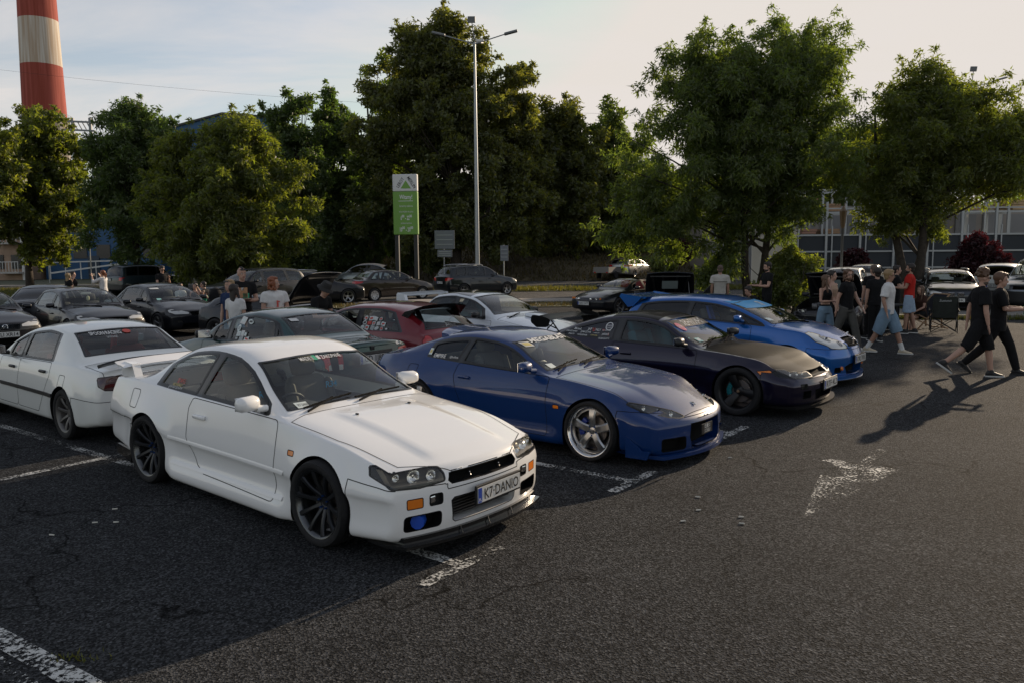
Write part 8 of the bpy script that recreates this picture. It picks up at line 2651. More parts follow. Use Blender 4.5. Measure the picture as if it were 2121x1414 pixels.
# ------------------------------------------------------------------ people
X_ = Vector((1, 0, 0)); Y_ = Vector((0, 1, 0))
def cloth(name, col, rough=.9, noise=.12, bump=.0):
 return mat('cloth_' + name, col, rough=rough, noise=noise, nscale=9, spec=.2, bump=.8, bscale=9)
SKIN = mat('skin_light', (.44, .26, .19), rough=.55, noise=.08, nscale=30)
SKIN2 = mat('skin_tan', (.34, .19, .13), rough=.55, noise=.08, nscale=30)
def ringloft(mb, rings, n=14):
 """rings: (centre, xdir, ydir, a, b)"""
 vs = []; fs = []
 for (c, xd, yd, a, b) in rings:
  c = Vector(c)
  for j in range(n):
   t = 2 * math.pi * j / n
   ct, st = math.cos(t), math.sin(t)
   vs.append(c + Vector(xd) * a * ct + Vector(yd) * b * st)
 for i in range(len(rings) - 1):
  for j in range(n): fs.append((i * n + j, i * n + (j + 1) % n, (i + 1) * n + (j + 1) % n, (i + 1) * n + j))
 fs.append(tuple(range(n - 1, -1, -1))); fs.append(tuple(range((len(rings) - 1) * n, len(rings) * n)))
 mb.add(vs, fs)
def footpitch(aa, shin, s):
 if aa.z - .075 * s < .03: return 0.0
 return R(36) if shin.x < 0 else R(-20)
def remeshed(mb, name, m, parent, vox=.014, smooth=4):
 o = mb.build(name, m, parent, smooth=False)
 r = o.modifiers.new('one surface', 'REMESH'); r.mode = 'VOXEL'; r.voxel_size = vox; r.use_smooth_shade = True
 s = o.modifiers.new('soften', 'SMOOTH'); s.factor = .5; s.iterations = smooth
 return o
HANG = ((.04, .13, -1), (.18, .02, -1)); CROSS = ((.12, .22, -1), (.40, -.92, .10)); FRONT = ((.12, .16, -1), (.80, -.62, .05))
POCKET = ((-.16, .24, -1), (.28, -.02, -1)); PHONE = ((.25, .15, -1), (.62, -.38, .68)); SWINGF = ((.38, .10, -1), (.62, .0, -1)); SWINGB = ((-.36, .14, -1), (-.10, .04, -1))
RAISE = ((.55, .25, -.3), (.35, -.2, .9)); HOLDF = ((.30, .14, -1), (.98, -.15, .05)); LAPS = ((.30, .12, -1), (.85, -.35, -.45))
def person(label, loc, yaw, H=1.78, legs=((6, 4), (-6, 6)), arms=(HANG, HANG), lean=0, head=(0, 0), top=None, top_sleeve=.55, top_len=0.0, top_fat=1.0, bottom=None, bottom_len=1.0, bottom_fat=1.0,
  hair=None, hair_m=None, skin=None, shoes=None, socks=None, female=False, beard=None, glasses=None, hat=None, seat_z=None, extras=None, group='visitors at the meet', vox=.014, belt=None, spine=0, shoe_sole=None):
 root = thing('person', label, 'person', (loc[0], loc[1], loc[2] if len(loc) > 2 else 0), yaw, group)
 s = H / 1.80
 skin = skin or SKIN
 sw = (.185 if not female else .160) * s; hw = (.085 if not female else .088) * s
 th, shn = .455 * s, .43 * s
 def leg(f, k):
  a = R(f); b = R(f - k)
  kn = Vector((math.sin(a) * th, 0, -math.cos(a) * th))
  an = kn + Vector((math.sin(b) * shn, 0, -math.cos(b) * shn))
  return kn, an
 LG = [leg(*legs[0]), leg(*legs[1])]
 low = min(LG[0][1].z, LG[1][1].z)
 pz = -low + .075 * s if seat_z is None else seat_z
 P = Vector((0, 0, pz))
 X = Vector((1, 0, 0)); Yv = Vector((0, 1, 0))
 ln = R(lean); ln2 = R(lean + spine)
 up1 = Vector((math.sin(ln), 0, math.cos(ln))); up2 = Vector((math.sin(ln2), 0, math.cos(ln2)))
 fx1 = Vector((math.cos(ln), 0, -math.sin(ln))); fx2 = Vector((math.cos(ln2), 0, -math.sin(ln2)))
 waist = P + up1 * .17 * s; chest = waist + up2 * .22 * s; sh = chest + up2 * .14 * s; neck = sh + up2 * .055 * s
 hd = neck + (up2 * .75 + Vector((.25, 0, .6)) * .35).normalized() * .125 * s
 hy, hp = R(head[0]), R(head[1])
 HM = Matrix.Translation(hd) @ Matrix.Rotation(hy, 4, 'Z') @ Matrix.Rotation(hp, 4, 'Y')
 bust = .018 if female else 0
 def torso(mb, k, z0=0.0, lo=-.06, neck_=True, f=1.0):
  g = lambda v: v * s * f + k
  w_ = (.150, .125, .142, .150, .105) if female else (.150, .138, .160, .172, .115)
  d_ = (.105, .082, .102 + bust, .088, .062) if female else (.105, .098, .115, .098, .066)
  rings = []
  if lo is not None: rings.append((P + up1 * lo * s, fx1, Yv, g(d_[0] * .96), g(w_[0])))
  rings += [(P + up1 * .02 * s, fx1, Yv, g(d_[0]), g(w_[0])), (waist, fx1, Yv, g(d_[1]), g(w_[1])), (chest + fx2 * bust * s, fx2, Yv, g(d_[2]), g(w_[2])), (chest + up2 * .085 * s, fx2, Yv, g(d_[3]), g(w_[3])), (sh, fx2, Yv, g(d_[4]), g(w_[4]))]
  if neck_: rings.append((sh + up2 * .03 * s, fx2, Yv, g(.052), g(.062)))
  ringloft(mb, rings)
 J = {}
 for i, sd in enumerate((1, -1)):
  S_ = chest + up2 * .10 * s + Yv * sd * sw
  ua, fa = arms[i]
  u = Vector((ua[0], ua[1] * sd, ua[2])).normalized(); f_ = Vector((fa[0], fa[1] * sd, fa[2])).normalized()
  E_ = S_ + u * .285 * s; Wd = E_ + f_ * .255 * s
  J[sd] = (S_, E_, Wd, u, f_)
 b = MB()
 torso(b, 0)
 b.tube([sh - up2 * .03 * s, neck, hd - Vector((0, 0, .03 * s))], [.062 * s, .052 * s, .052 * s], 10)
 k0 = len(b.V)
 b.ball((-.008 * s, 0, .028 * s), (.094 * s, .076 * s, .098 * s), 16, 12)
 b.ball((.022 * s, 0, -.045 * s), (.066 * s, .058 * s, .074 * s), 14, 10)
 b.ball((.058 * s, 0, -.088 * s), (.026 * s, .030 * s, .022 * s), 8, 6)
 b.tube([(.078 * s, 0, .012 * s), (.106 * s, 0, -.026 * s), (.086 * s, 0, -.036 * s)], [.011 * s, .016 * s, .013 * s], 8)
 for sd in (1, -1): b.ball((-.006 * s, sd * .077 * s, -.012 * s), (.018 * s, .010 * s, .030 * s), 8, 6)
 for i in range(k0, len(b.V)): b.V[i] = tuple(HM @ Vector(b.V[i]))
 for i, sd in enumerate((1, -1)):
  S_, E_, Wd, u, f_ = J[sd]
  b.ball(S_, .056 * s * (.85 if female else 1), 10, 8)
  fa = .82 if female else 1.0
  b.tube([S_, S_ + u * .12 * s, E_, E_ + f_ * .07 * s, Wd], [.054 * s * fa, .050 * s * fa, .040 * s * fa, .042 * s * fa, .027 * s * fa], 10)
  nrm = f_.cross(Yv * sd); nrm = nrm.normalized() if nrm.length > .1 else Vector((1, 0, 0))
  side = f_.cross(nrm).normalized()
  pc = Wd + f_ * .05 * s
  ringloft(b, [(Wd, nrm, side, .018 * s, .024 * s), (pc, nrm, side, .017 * s, .040 * s), (pc + f_ * .045 * s, nrm, side, .014 * s, .040 * s)], 10)
  for q in range(4):
   o = pc + f_ * .04 * s + side * (q - 1.5) * .020 * s
   L_ = (.070, .080, .074, .056)[q] * s
   inn = (-Yv * sd * .5 + f_ * .6).normalized()
   b.tube([o, o + f_ * L_ * .5, o + f_ * L_ * .75 + inn * L_ * .30], [.010 * s, .0095 * s, .008 * s], 6)
  o = Wd + f_ * .03 * s + side * .03 * s * (1 if side.dot(X) > 0 else -1)
  tdir = (f_ * .7 + side * (1 if side.dot(X) > 0 else -1) * .6).normalized()
  b.tube([o, o + tdir * .035 * s, o + tdir * .045 * s + f_ * .025 * s], [.013 * s, .011 * s, .009 * s], 6)
  kn, an = LG[i]
  h0 = P + Yv * sd * hw
  kk = h0 + kn; aa = h0 + an
  fl = .92 if female else 1.0
  b.tube([h0 + Vector((0, 0, .02)), h0 + kn * .35, kk, kk + (aa - kk) * .3, aa], [.088 * s * fl, .078 * s * fl, .054 * s * fl, .056 * s * fl, .036 * s * fl], 12)
  ft = R(legs[i][0] - legs[i][1])
  toe = max(-.55, min(.35, -math.sin(ft) * (1.0 if i >= 0 else 1)))
  J[('foot', sd)] = (aa, toe)
  fd = Vector((math.cos(toe), 0, -math.sin(-toe) if False else math.sin(-toe) * -1 * 0))
  b.tube([aa, aa + (Matrix.Rotation(footpitch(aa, an - kn, s), 3, 'Y') @ Vector((.10 * s, 0, -.045 * s)))], [.034 * s, .028 * s], 8)
 remeshed(b, 'body', skin, root, vox, 3)
 shm = shoes or mat('shoe_black', (.012, .012, .013), rough=.6)
 for i, sd in enumerate((1, -1)):
  aa, toe = J[('foot', sd)]
  kn, an = LG[i]
  shin = (an - kn).normalized()
  pit = footpitch(aa, an - kn, s)
  M_ = Matrix.Translation(aa) @ Matrix.Rotation(pit, 4, 'Y')
  f = MB()
  ringloft(f, [(Vector((-.075, 0, -.02)) * s, Vector((.3, 0, 1)).normalized(), Yv, .040 * s, .030 * s), (Vector((-.04, 0, -.012)) * s, Vector((0, 0, 1)), Yv, .055 * s, .040 * s), (Vector((.05, 0, -.030)) * s, Vector((0, 0, 1)), Yv, .042 * s, .044 * s), (Vector((.13, 0, -.046)) * s, Vector((0, 0, 1)), Yv, .028 * s, .046 * s), (Vector((.19, 0, -.052)) * s, Vector((0, 0, 1)), Yv, .018 * s, .032 * s)], 12)
  up_ = M_.to_3x3().inverted() @ (-shin)
  f.tube([up_ * -.02 * s, up_ * .045 * s], [.047 * s, .046 * s], 10)
  f.ball(Vector((-.035, 0, -.03)) * s, (.050 * s, .038 * s, .045 * s), 10, 8)
  for q in range(len(f.V)): f.V[q] = tuple(M_ @ Vector(f.V[q]))
  o = remeshed(f, 'shoe', shm, root, .011, 2)
  so = MB(); so.prism([(x * s, y * s) for x, y in ((-.088, -.03), (-.088, .03), (-.03, .042), (.08, .05), (.15, .05), (.20, .03), (.21, 0), (.20, -.03), (.15, -.05), (.08, -.05), (-.03, -.042))], -.078 * s, -.052 * s, axis='z')
  for q in range(len(so.V)): so.V[q] = tuple(M_ @ Vector(so.V[q]))
  so.build('sole', shoe_sole or mat('sole_white', (.5, .5, .48), rough=.7), o)
  if socks:
   k_ = MB(); k_.tube([aa + Vector((0, 0, .0)), aa - shin * .16 * s], [.047 * s, .050 * s], 10); k_.build('sock', socks, root, smooth=True)
 if top:
  t = MB()
  crop = top_len < 0
  torso(t, .020 * top_fat, lo=None if crop else -.06 - top_len, f=1.0 + (.05 * (top_fat - 1)))
  if crop:
   t = MB(); g = .014
   w_ = (.125, .142, .150); d_ = (.082, .102 + bust, .088)
   ringloft(t, [(waist + up2 * .04 * s, fx1, Yv, d_[0] * s + g, w_[0] * s + g), (chest + fx2 * bust * s, fx2, Yv, d_[1] * s + g, w_[1] * s + g), (chest + up2 * .085 * s, fx2, Yv, d_[2] * s + g * .8, w_[2] * s * .85 + g), (sh - up2 * .005 * s, fx2, Yv, .055 * s, .085 * s)])
  if top_sleeve > 0:
   for sd in (1, -1):
    S_, E_, Wd, u, f_ = J[sd]
    L_ = top_sleeve
    pts = [S_ - u * .02 * s, S_ + u * .285 * s * min(1, L_)]
    rr = [.070 * s * (.85 if female else 1) * top_fat ** .5, .068 * s * (.85 if female else 1) * top_fat]
    if L_ > 1: pts.append(E_ + f_ * .255 * s * (L_ - 1)); rr.append(.046 * s)
    t.tube(pts, rr, 12)
    t.ball(S_ + up2 * .004 * s, .070 * s * (.86 if female else 1), 12, 8)
    t.tube([sh + up2 * .004 * s, S_ + up2 * .012 * s], [.062 * s, .060 * s], 10)
  remeshed(t, 'shirt', top, root, .014, 3)
 if bottom:
  t = MB()
  ringloft(t, [(P - up1 * .08 * s, fx1, Yv, .105 * s + .02, .150 * s + .018), (P + up1 * .02 * s, fx1, Yv, .105 * s + .016, .150 * s + .016), (P + up1 * .12 * s, fx1, Yv, .095 * s + .014, .138 * s + .014)])
  for i, sd in enumerate((1, -1)):
   kn, an = LG[i]
   h0 = P + Yv * sd * (hw + .008 * (bottom_fat - 1)); kk = h0 + kn; aa = h0 + an
   L_ = bottom_len; bf = bottom_fat
   pts = [h0 + Vector((0, 0, .03)), h0 + kn * .4]; rr = [.102 * s, .098 * s * bf ** .6]
   if L_ <= .5:
    pts.append(h0 + kn * (L_ * 2)); rr.append(.090 * s * bf)
   else:
    pts.append(kk); rr.append(.074 * s * bf)
    e = kk + (aa - kk) * min(1, (L_ - .5) * 2)
    pts.append((kk + e) / 2); rr.append(.068 * s * bf)
    pts.append(e); rr.append(.054 * s * bf if L_ > .8 else .075 * s * bf)
   t.tube(pts, rr, 12)
  remeshed(t, 'trousers' if bottom_len > .7 else 'shorts', bottom, root, .014, 3)
 if belt:
  t = MB(); ringloft(t, [(P + up1 * .10 * s, fx1, Yv, .098 * s + .018, .140 * s + .018), (P + up1 * .135 * s, fx1, Yv, .096 * s + .018, .138 * s + .018)]); t.build('belt', belt, root, smooth=True)
 fc = MB()
 for sd in (1, -1):
  fc.mi = 0; fc.ball((.077 * s, sd * .030 * s, .008 * s), (.010 * s, .014 * s, .008 * s), 8, 6)
  fc.mi = 1; fc.ball((.084 * s, sd * .030 * s, .008 * s), (.006 * s, .006 * s, .006 * s), 8, 6)
  fc.mi = 2; fc.box((.086 * s, sd * .031 * s, .028 * s), (.010 * s, .034 * s, .007 * s))
 fc.mi = 3; fc.ball((.083 * s, 0, -.060 * s), (.008 * s, .024 * s, .007 * s), 10, 6)
 fc.xf(HM)
 fc.build('face', [mat('eye_white', (.6, .58, .55), rough=.3), mat('eye_dark', (.02, .015, .01), rough=.2), hair_m or mat('hair_dark', (.018, .012, .009), rough=.6), mat('lip', (.30, .11, .09), rough=.5)], root, smooth=True)
 hm_ = hair_m or mat('hair_dark', (.018, .012, .009), rough=.6)
 rng = random.Random(hash(label) % 1000 if False else len(label) * 7 + int(H * 100))
 if hair:
  h = MB()
  vx = .011
  if hair in ('short', 'crop', 'long', 'wavy', 'fade', 'pony', 'bowl'):
   if hair == 'fade':
    h.ball((-.012 * s, 0, .090 * s), (.080 * s, .040 * s, .046 * s), 14, 8)
    h.ball((-.060 * s, 0, .030 * s), (.046 * s, .070 * s, .060 * s), 12, 8)
   else:
    e = {'crop': .004, 'short': .012, 'bowl': .016}.get(hair, .012)
    h.ball((-.032 * s, 0, .050 * s), (.086 * s + e, .078 * s + e, .082 * s + e), 16, 12)
    h.ball((.028 * s, 0, .098 * s), (.046 * s, .060 * s, .026 * s + e * .8), 12, 8)
    h.ball((-.052 * s, 0, -.022 * s), (.052 * s, .071 * s, .072 * s), 12, 8)
    for sd in (1, -1): h.tube([Vector((.018, sd * .076, .03)) * s, Vector((.022, sd * .074, -.025)) * s], [.012 * s, .007 * s], 6)
    if hair in ('short', 'bowl'):
     for q in range(26):
      a = rng.uniform(-2.4, 2.4); r_ = rng.uniform(.02, .075)
      h.ball((-.005 * s + r_ * math.cos(a) * s, r_ * math.sin(a) * s, .105 * s + rng.uniform(-.01, .022) * s - r_ * .25 * s), (.020 * s, .016 * s, .016 * s), 7, 5)
   if hair in ('long',):
    ringloft(h, [(Vector((-.035, 0, .06)) * s, X, Yv, .060 * s, .088 * s), (Vector((-.050, 0, -.06)) * s, X, Yv, .055 * s, .092 * s), (Vector((-.055, 0, -.20)) * s, X, Yv, .045 * s, .092 * s), (Vector((-.045, 0, -.36)) * s, X, Yv, .028 * s, .075 * s)], 12)
    for sd in (1, -1): h.tube([Vector((.02, sd * .078, .05)) * s, Vector((.025, sd * .088, -.08)) * s, Vector((.05, sd * .10, -.25)) * s, Vector((.06, sd * .09, -.38)) * s], [.022 * s, .024 * s, .026 * s, .010 * s], 8)
   if hair == 'pony':
    h.tube([Vector((-.09, 0, .05)) * s, Vector((-.15, 0, .0)) * s, Vector((-.15, 0, -.14)) * s, Vector((-.13, 0, -.22)) * s], [.028 * s, .034 * s, .028 * s, .008 * s], 8)
   if hair == 'wavy':
    for q in range(70):
     a = rng.uniform(.75, 2 * math.pi - .75); zz = rng.uniform(-.12, .10)
     r_ = .082 + .012 * rng.random()
     h.ball((r_ * 1.05 * math.cos(a) * s - .012, r_ * math.sin(a) * s, zz * s), (.022 * s, .022 * s, .024 * s), 7, 5)
  elif hair == 'curly':
   vx = .009
   h.ball((-.018 * s, 0, .050 * s), (.095 * s, .085 * s, .090 * s), 16, 12)
   for q in range(190):
    a = rng.uniform(0, 2 * math.pi); th_ = rng.uniform(0, 1.75)
    fr = math.cos(a) > .55 and th_ > 1.05
    if fr: continue
    r_ = .112 + rng.uniform(-.008, .022)
    h.ball((-.015 * s + r_ * .98 * math.sin(th_) * math.cos(a) * s, r_ * .86 * math.sin(th_) * math.sin(a) * s, .045 * s + r_ * math.cos(th_) * s), rng.uniform(.011, .019) * s, 6, 4)
  h.xf(HM)
  remeshed(h, 'hair', hm_, root, vx, 1)
 if beard:
  h = MB()
  h.ball((.030 * s, 0, -.075 * s), (.064 * s, .060 * s, .052 * s), 12, 8)
  h.ball((.080 * s, 0, -.048 * s), (.012 * s, .030 * s, .007 * s), 8, 6)
  h.xf(HM); remeshed(h, 'beard', beard, root, .010, 1)
 if glasses:
  g = MB()
  for sd in (1, -1):
   if glasses == 'sun': g.box((.094 * s, sd * .032 * s, .010 * s), (.008, .050 * s, .030 * s), ch=.003)
   elif glasses == 'up': g.box((.080 * s, sd * .034 * s, .088 * s), (.010, .054 * s, .030 * s), Matrix.Rotation(R(-25), 3, 'Y'), ch=.003)
   else:
    g.tube([(.096 * s, sd * .032 * s + .022 * s * math.cos(t), .006 * s + .019 * s * math.sin(t)) for t in [2 * math.pi * q / 10 for q in range(11)]], .0025, 4, caps=False)
   zz = .088 if glasses == 'up' else .012
   g.bar((.09 * s, sd * .056 * s, zz * s), (-.01 * s, sd * .083 * s, zz * s), .004)
  g.bar((.096 * s, .012 * s, .012 * s if glasses != 'up' else .09 * s), (.096 * s, -.012 * s, .012 * s if glasses != 'up' else .09 * s), .004)
  g.xf(HM); g.build('glasses', mat('glasses_black', (.01, .01, .011), rough=.2), root)
 if hat:
  h = MB(); h.lathe([(.0, .150 * s), (.070 * s, .148 * s), (.088 * s, .125 * s), (.096 * s, .055 * s), (.150 * s, .015 * s), (.152 * s, .010 * s), (.094 * s, .046 * s)], 20, axis='z', c=(-.012 * s, 0, 0)) if hat == 'bucket' else h.ball((-.015 * s, 0, .05 * s), (.104 * s, .09 * s, .095 * s), 14, 10)
  h.xf(HM); h.build('hat', mat('hat_grey', (.022, .022, .022), rough=.9) if hat == 'bucket' else mat('beanie_grey', (.10, .11, .11), rough=.9), root, smooth=True)
 info = dict(root=root, J=J, P=P, chest=chest, fx=fx2, s=s, HM=HM, waist=waist, up=up2)
 if extras: extras(info)
 return root
BK = cloth('black', (.010, .010, .011)); WT = cloth('white', (.60, .59, .58)); RD = cloth('red', (.42, .022, .016)); DEN = cloth('denim', (.17, .25, .33)); DENL = cloth('denim_light', (.28, .36, .46)); GRY = cloth('grey', (.085, .082, .075)); BEI = cloth('beige', (.42, .40, .36)); BRN = cloth('brown', (.05, .025, .018)); NVY = cloth('navy', (.015, .03, .08)); TAN = cloth('tan', (.40, .27, .19))
HD = mat('hair_dark', (.018, .012, .009), rough=.6); HB = mat('hair_brown', (.10, .052, .028), rough=.55); HBL = mat('hair_blond', (.26, .17, .08), rough=.5); HR = mat('hair_red', (.19, .055, .018), rough=.5); HS = mat('hair_stubble', (.10, .07, .055), rough=.8)
WS = mat('shoe_white', (.6, .58, .54), rough=.6); CS = mat('shoe_cream', (.50, .43, .32), rough=.6); SK_ = cloth('sock_white', (.62, .62, .60))
def chest_print(parts):
 """flat print on the front of a shirt: (y, z, w, h, material)"""
 def f(I):
  for (y, z, w_, h_, m) in parts:
   c = I['chest'] + I['fx'] * (.115 * I['s'] + .036) + I['up'] * z
   pyobj('shirt_print', [c + Vector((0, y - w_ / 2, 0)) - I['up'] * h_ / 2, c + Vector((0, y + w_ / 2, 0)) - I['up'] * h_ / 2, c + Vector((0, y + w_ / 2, 0)) + I['up'] * h_ / 2, c + Vector((0, y - w_ / 2, 0)) + I['up'] * h_ / 2], [(0, 1, 2, 3)], m, I['root'], smooth=False)
 return f
PR = mat('print_red', (.55, .08, .06), rough=.6); PW = mat('print_white', (.75, .75, .74), rough=.6); PG = mat('print_green', (.05, .35, .2), rough=.6); PO = mat('print_orange', (.45, .24, .12), rough=.7)
def at(x, D): return (pd(x, 560, D).x, D)
# group behind the green saloon
person('tall man with shaved sides, sunglasses on his forehead and crossed arms in a black T-shirt', at(500, 15.6), R(-58), 1.92, arms=(CROSS, CROSS), head=(10, 4), top=BK, bottom=BK, hair='fade', glasses='up', hair_m=HD, extras=chest_print([(-.02, -.02, .16, .20, PO), (.03, -.08, .12, .10, PG), (-.03, .05, .05, .06, PW)]))
person('woman with long dark hair in a white T-shirt, seen from behind', at(484, 14.2), R(75), 1.63, top=WT, bottom=DEN, hair='long', hair_m=HD, female=True, head=(-35, 0))
person('short-haired person with blue-lensed sunglasses pushed up, behind the long-haired woman', at(474, 15.0), R(-120), 1.70, top=NVY, bottom=DEN, hair='crop', hair_m=HBL, glasses='up')
person('person with curly red hair and crossed arms in a white T-shirt with a red print', at(566, 14.7), R(-52), 1.75, arms=(CROSS, CROSS), head=(40, 0), top=WT, bottom=DEN, hair='wavy', hair_m=HR, top_fat=1.2, extras=chest_print([(.0, -.06, .035, .12, PR), (.03, -.02, .03, .02, PR)]))
person('man in a black bucket hat looking down beside the raised bonnet', at(645, 13.65), R(-25), 1.74, lean=14, spine=14, head=(0, 32), arms=(FRONT, FRONT), top=BK, bottom=BK, hair='crop', hair_m=HD, hat='bucket', glasses='sun')
# left background
def camera_prop(I):
 m = MB(); w_ = I['J'][1][2]
 m.box(w_ + Vector((.06, -.08, .05)), (.10, .14, .10), ch=.015); m.lathe([(.035, 0), (.04, .08)], 12, axis='x', c=tuple(w_ + Vector((.10, -.08, .05))))
 o = m.build('camera', BLACK()); o.parent = None
 o.matrix_world = Matrix.Translation(I['root'].location) @ Matrix.Rotation(I['root'].rotation_euler.z, 4, 'Z')
 tag(o, 'black camera held up by the red-haired woman in a white shirt', 'camera')
person('woman with red ponytail in a loose white shirt holding a camera', at(212, 29.0), R(165), 1.64, top=WT, top_sleeve=1.5, top_len=.06, top_fat=1.4, bottom=BK, hair='pony', hair_m=HR, female=True, arms=(RAISE, RAISE), extras=camera_prop)
person('woman with long blond hair under a grey beanie, hand raised to her head', at(140, 27.6), R(60), 1.58, top=BK, bottom=BK, hair='long', hair_m=HBL, female=True, hat='beanie', arms=(RAISE, HANG))
person('dark-haired woman in profile facing right next to the blond woman', at(150, 28.3), R(5), 1.62, top=BK, bottom=BK, hair='short', hair_m=HD, female=True, arms=(HANG, HOLDF))
def phone_prop(I):
 m = MB(); m.box(I['J'][-1][2] + Vector((.07, .03, .02)), (.012, .07, .14), ch=.004)
 o = m.build('phone', BLACK()); o.matrix_world = Matrix.Translation(I['root'].location) @ Matrix.Rotation(I['root'].rotation_euler.z, 4, 'Z')
 tag(o, 'phone held by the man in black beside the off-roader', 'phone')
person('man in a black T-shirt looking at his phone beside the dark off-roader', at(335, 28.0), R(-40), 1.80, top=BK, bottom=BK, hair='short', hair_m=HD, glasses='sun', arms=(PHONE, HOLDF), head=(0, 22), extras=phone_prop)
person('person with dark hair sitting low beside the off-roader, face in profile', at(371, 27.2), R(-20), 1.70, legs=((84, 88), (84, 88)), seat_z=.42, top=WT, bottom=BK, hair='crop', hair_m=HD, arms=(LAPS, LAPS))
person('dark-haired woman in a dark sleeveless top sitting by the stroller', at(402, 27.5), R(-95), 1.66, legs=((84, 88), (84, 88)), seat_z=.42, top=BK, top_len=-1, top_sleeve=0, bottom=BK, bottom_len=.3, hair='pony', hair_m=HD, female=True, arms=(LAPS, LAPS))
person('man in a black shirt bending over the stroller', at(432, 27.6), R(185), 1.76, legs=((84, 88), (80, 88)), seat_z=.46, top=BK, bottom=BK, hair='crop', hair_m=HD, lean=18, arms=(LAPS, RAISE))
person('child in a green shirt between the seated adults', at(418, 27.3), R(-80), 1.15, legs=((84, 88), (84, 88)), seat_z=.42, top=cloth('green', (.02, .20, .12)), bottom=BK, hair='short', hair_m=HB, arms=(RAISE, RAISE))
# behind the bright blue hatchback
person('bald man in a beige polo shirt with a dark stripe, seen from behind', at(1492, 22.2), R(80), 1.77, top=BEI, top_fat=1.35, top_sleeve=.6, bottom=BK, hair='crop', hair_m=HS, skin=SKIN2, head=(-6, 8), extras=lambda I: MB().tube([I['chest'] + Vector((.16 * math.cos(t), .215 * math.sin(t), -.02)) for t in [2 * math.pi * q / 20 for q in range(21)]], .007, 5, caps=False).build('shirt_stripe', BK, I['root']))
person('bearded man in a black T-shirt standing in profile beside the big tree', at(1590, 21.2), R(188), 1.86, top=BK, bottom=BK, hair='short', hair_m=HD, beard=HD, arms=(HOLDF, HOLDF), head=(0, 12))
person('dark-haired man crouching below the bearded man', at(1572, 20.6), R(200), 1.75, legs=((95, 130), (60, 120)), top=BK, bottom=BK, hair='short', hair_m=HD, lean=28, arms=(FRONT, FRONT), head=(0, 20))
# walking group right of the blue cars
person('young woman with long light brown hair in a black crop top and jeans', at(1712, 17.3), R(-62), 1.63, legs=((14, 6), (-12, 14)), arms=(FRONT, FRONT), top=BK, top_len=-1, top_sleeve=0, bottom=DEN, bottom_fat=1.15, hair='long', hair_m=HB, female=True, head=(30, 0), belt=BK, shoes=WS)
person('dark-haired young woman in a beige strappy top just behind the long-haired one', at(1724, 18.1), R(-55), 1.71, legs=((14, 6), (-12, 14)), arms=(HANG, SWINGF), top=TAN, top_len=-1, top_sleeve=0, bottom=BK, hair='pony', hair_m=HD, female=True, head=(25, 0))
person('man with wavy hair, glasses and beard in a black polo shirt and grey trousers', at(1757, 16.9), R(-48), 1.79, legs=((20, 6), (-20, 22)), arms=(SWINGF, SWINGB), top=BK, bottom=GRY, bottom_fat=1.15, hair='wavy', hair_m=HB, beard=HB, glasses='clear', head=(-35, 0), shoes=WS)
person('young man in a white T-shirt and baggy denim shorts walking in cream trainers', at(1842, 16.45), R(-35), 1.80, legs=((22, 4), (-18, 12)), arms=(POCKET, POCKET), top=WT, top_fat=1.25, top_len=.03, top_sleeve=.8, bottom=DEN, bottom_len=.56, bottom_fat=1.65, hair='short', hair_m=HBL, glasses='clear', head=(22, 4), shoes=CS, socks=SK_, skin=SKIN2)
person('balding man in black standing with his back turned left of the white T-shirt man', at(1810, 19.2), R(95), 1.80, top=BK, bottom=BK, hair='crop', hair_m=HS, head=(0, 0))
person('dark-haired man in black standing close behind the white T-shirt man', at(1818, 18.7), R(85), 1.73, top=BK, bottom=BK, hair='short', hair_m=HD)
person('bearded man in a red T-shirt and pale shorts standing with his back half turned', at(1886, 20.3), R(150), 1.80, legs=((5, 2), (-8, 4)), arms=(HOLDF, HANG), top=RD, top_fat=1.15, bottom=DENL, bottom_len=.46, bottom_fat=1.25, hair='short', hair_m=HD, beard=HD, skin=SKIN2, shoes=None)
person('man in a black T-shirt facing the man in red, hands raised', at(1858, 21.2), R(-20), 1.74, arms=(PHONE, PHONE), top=BK, bottom=BK, hair='short', hair_m=HD)
person('woman with long hair in a brown top sitting on the wooden deck chair', at(1913, 21.2), R(200), 1.66, legs=((78, 70), (88, 96)), seat_z=.42, top=BRN, bottom=BK, bottom_len=.28, hair='long', hair_m=HB, female=True, arms=(LAPS, LAPS), lean=6, shoes=WS)
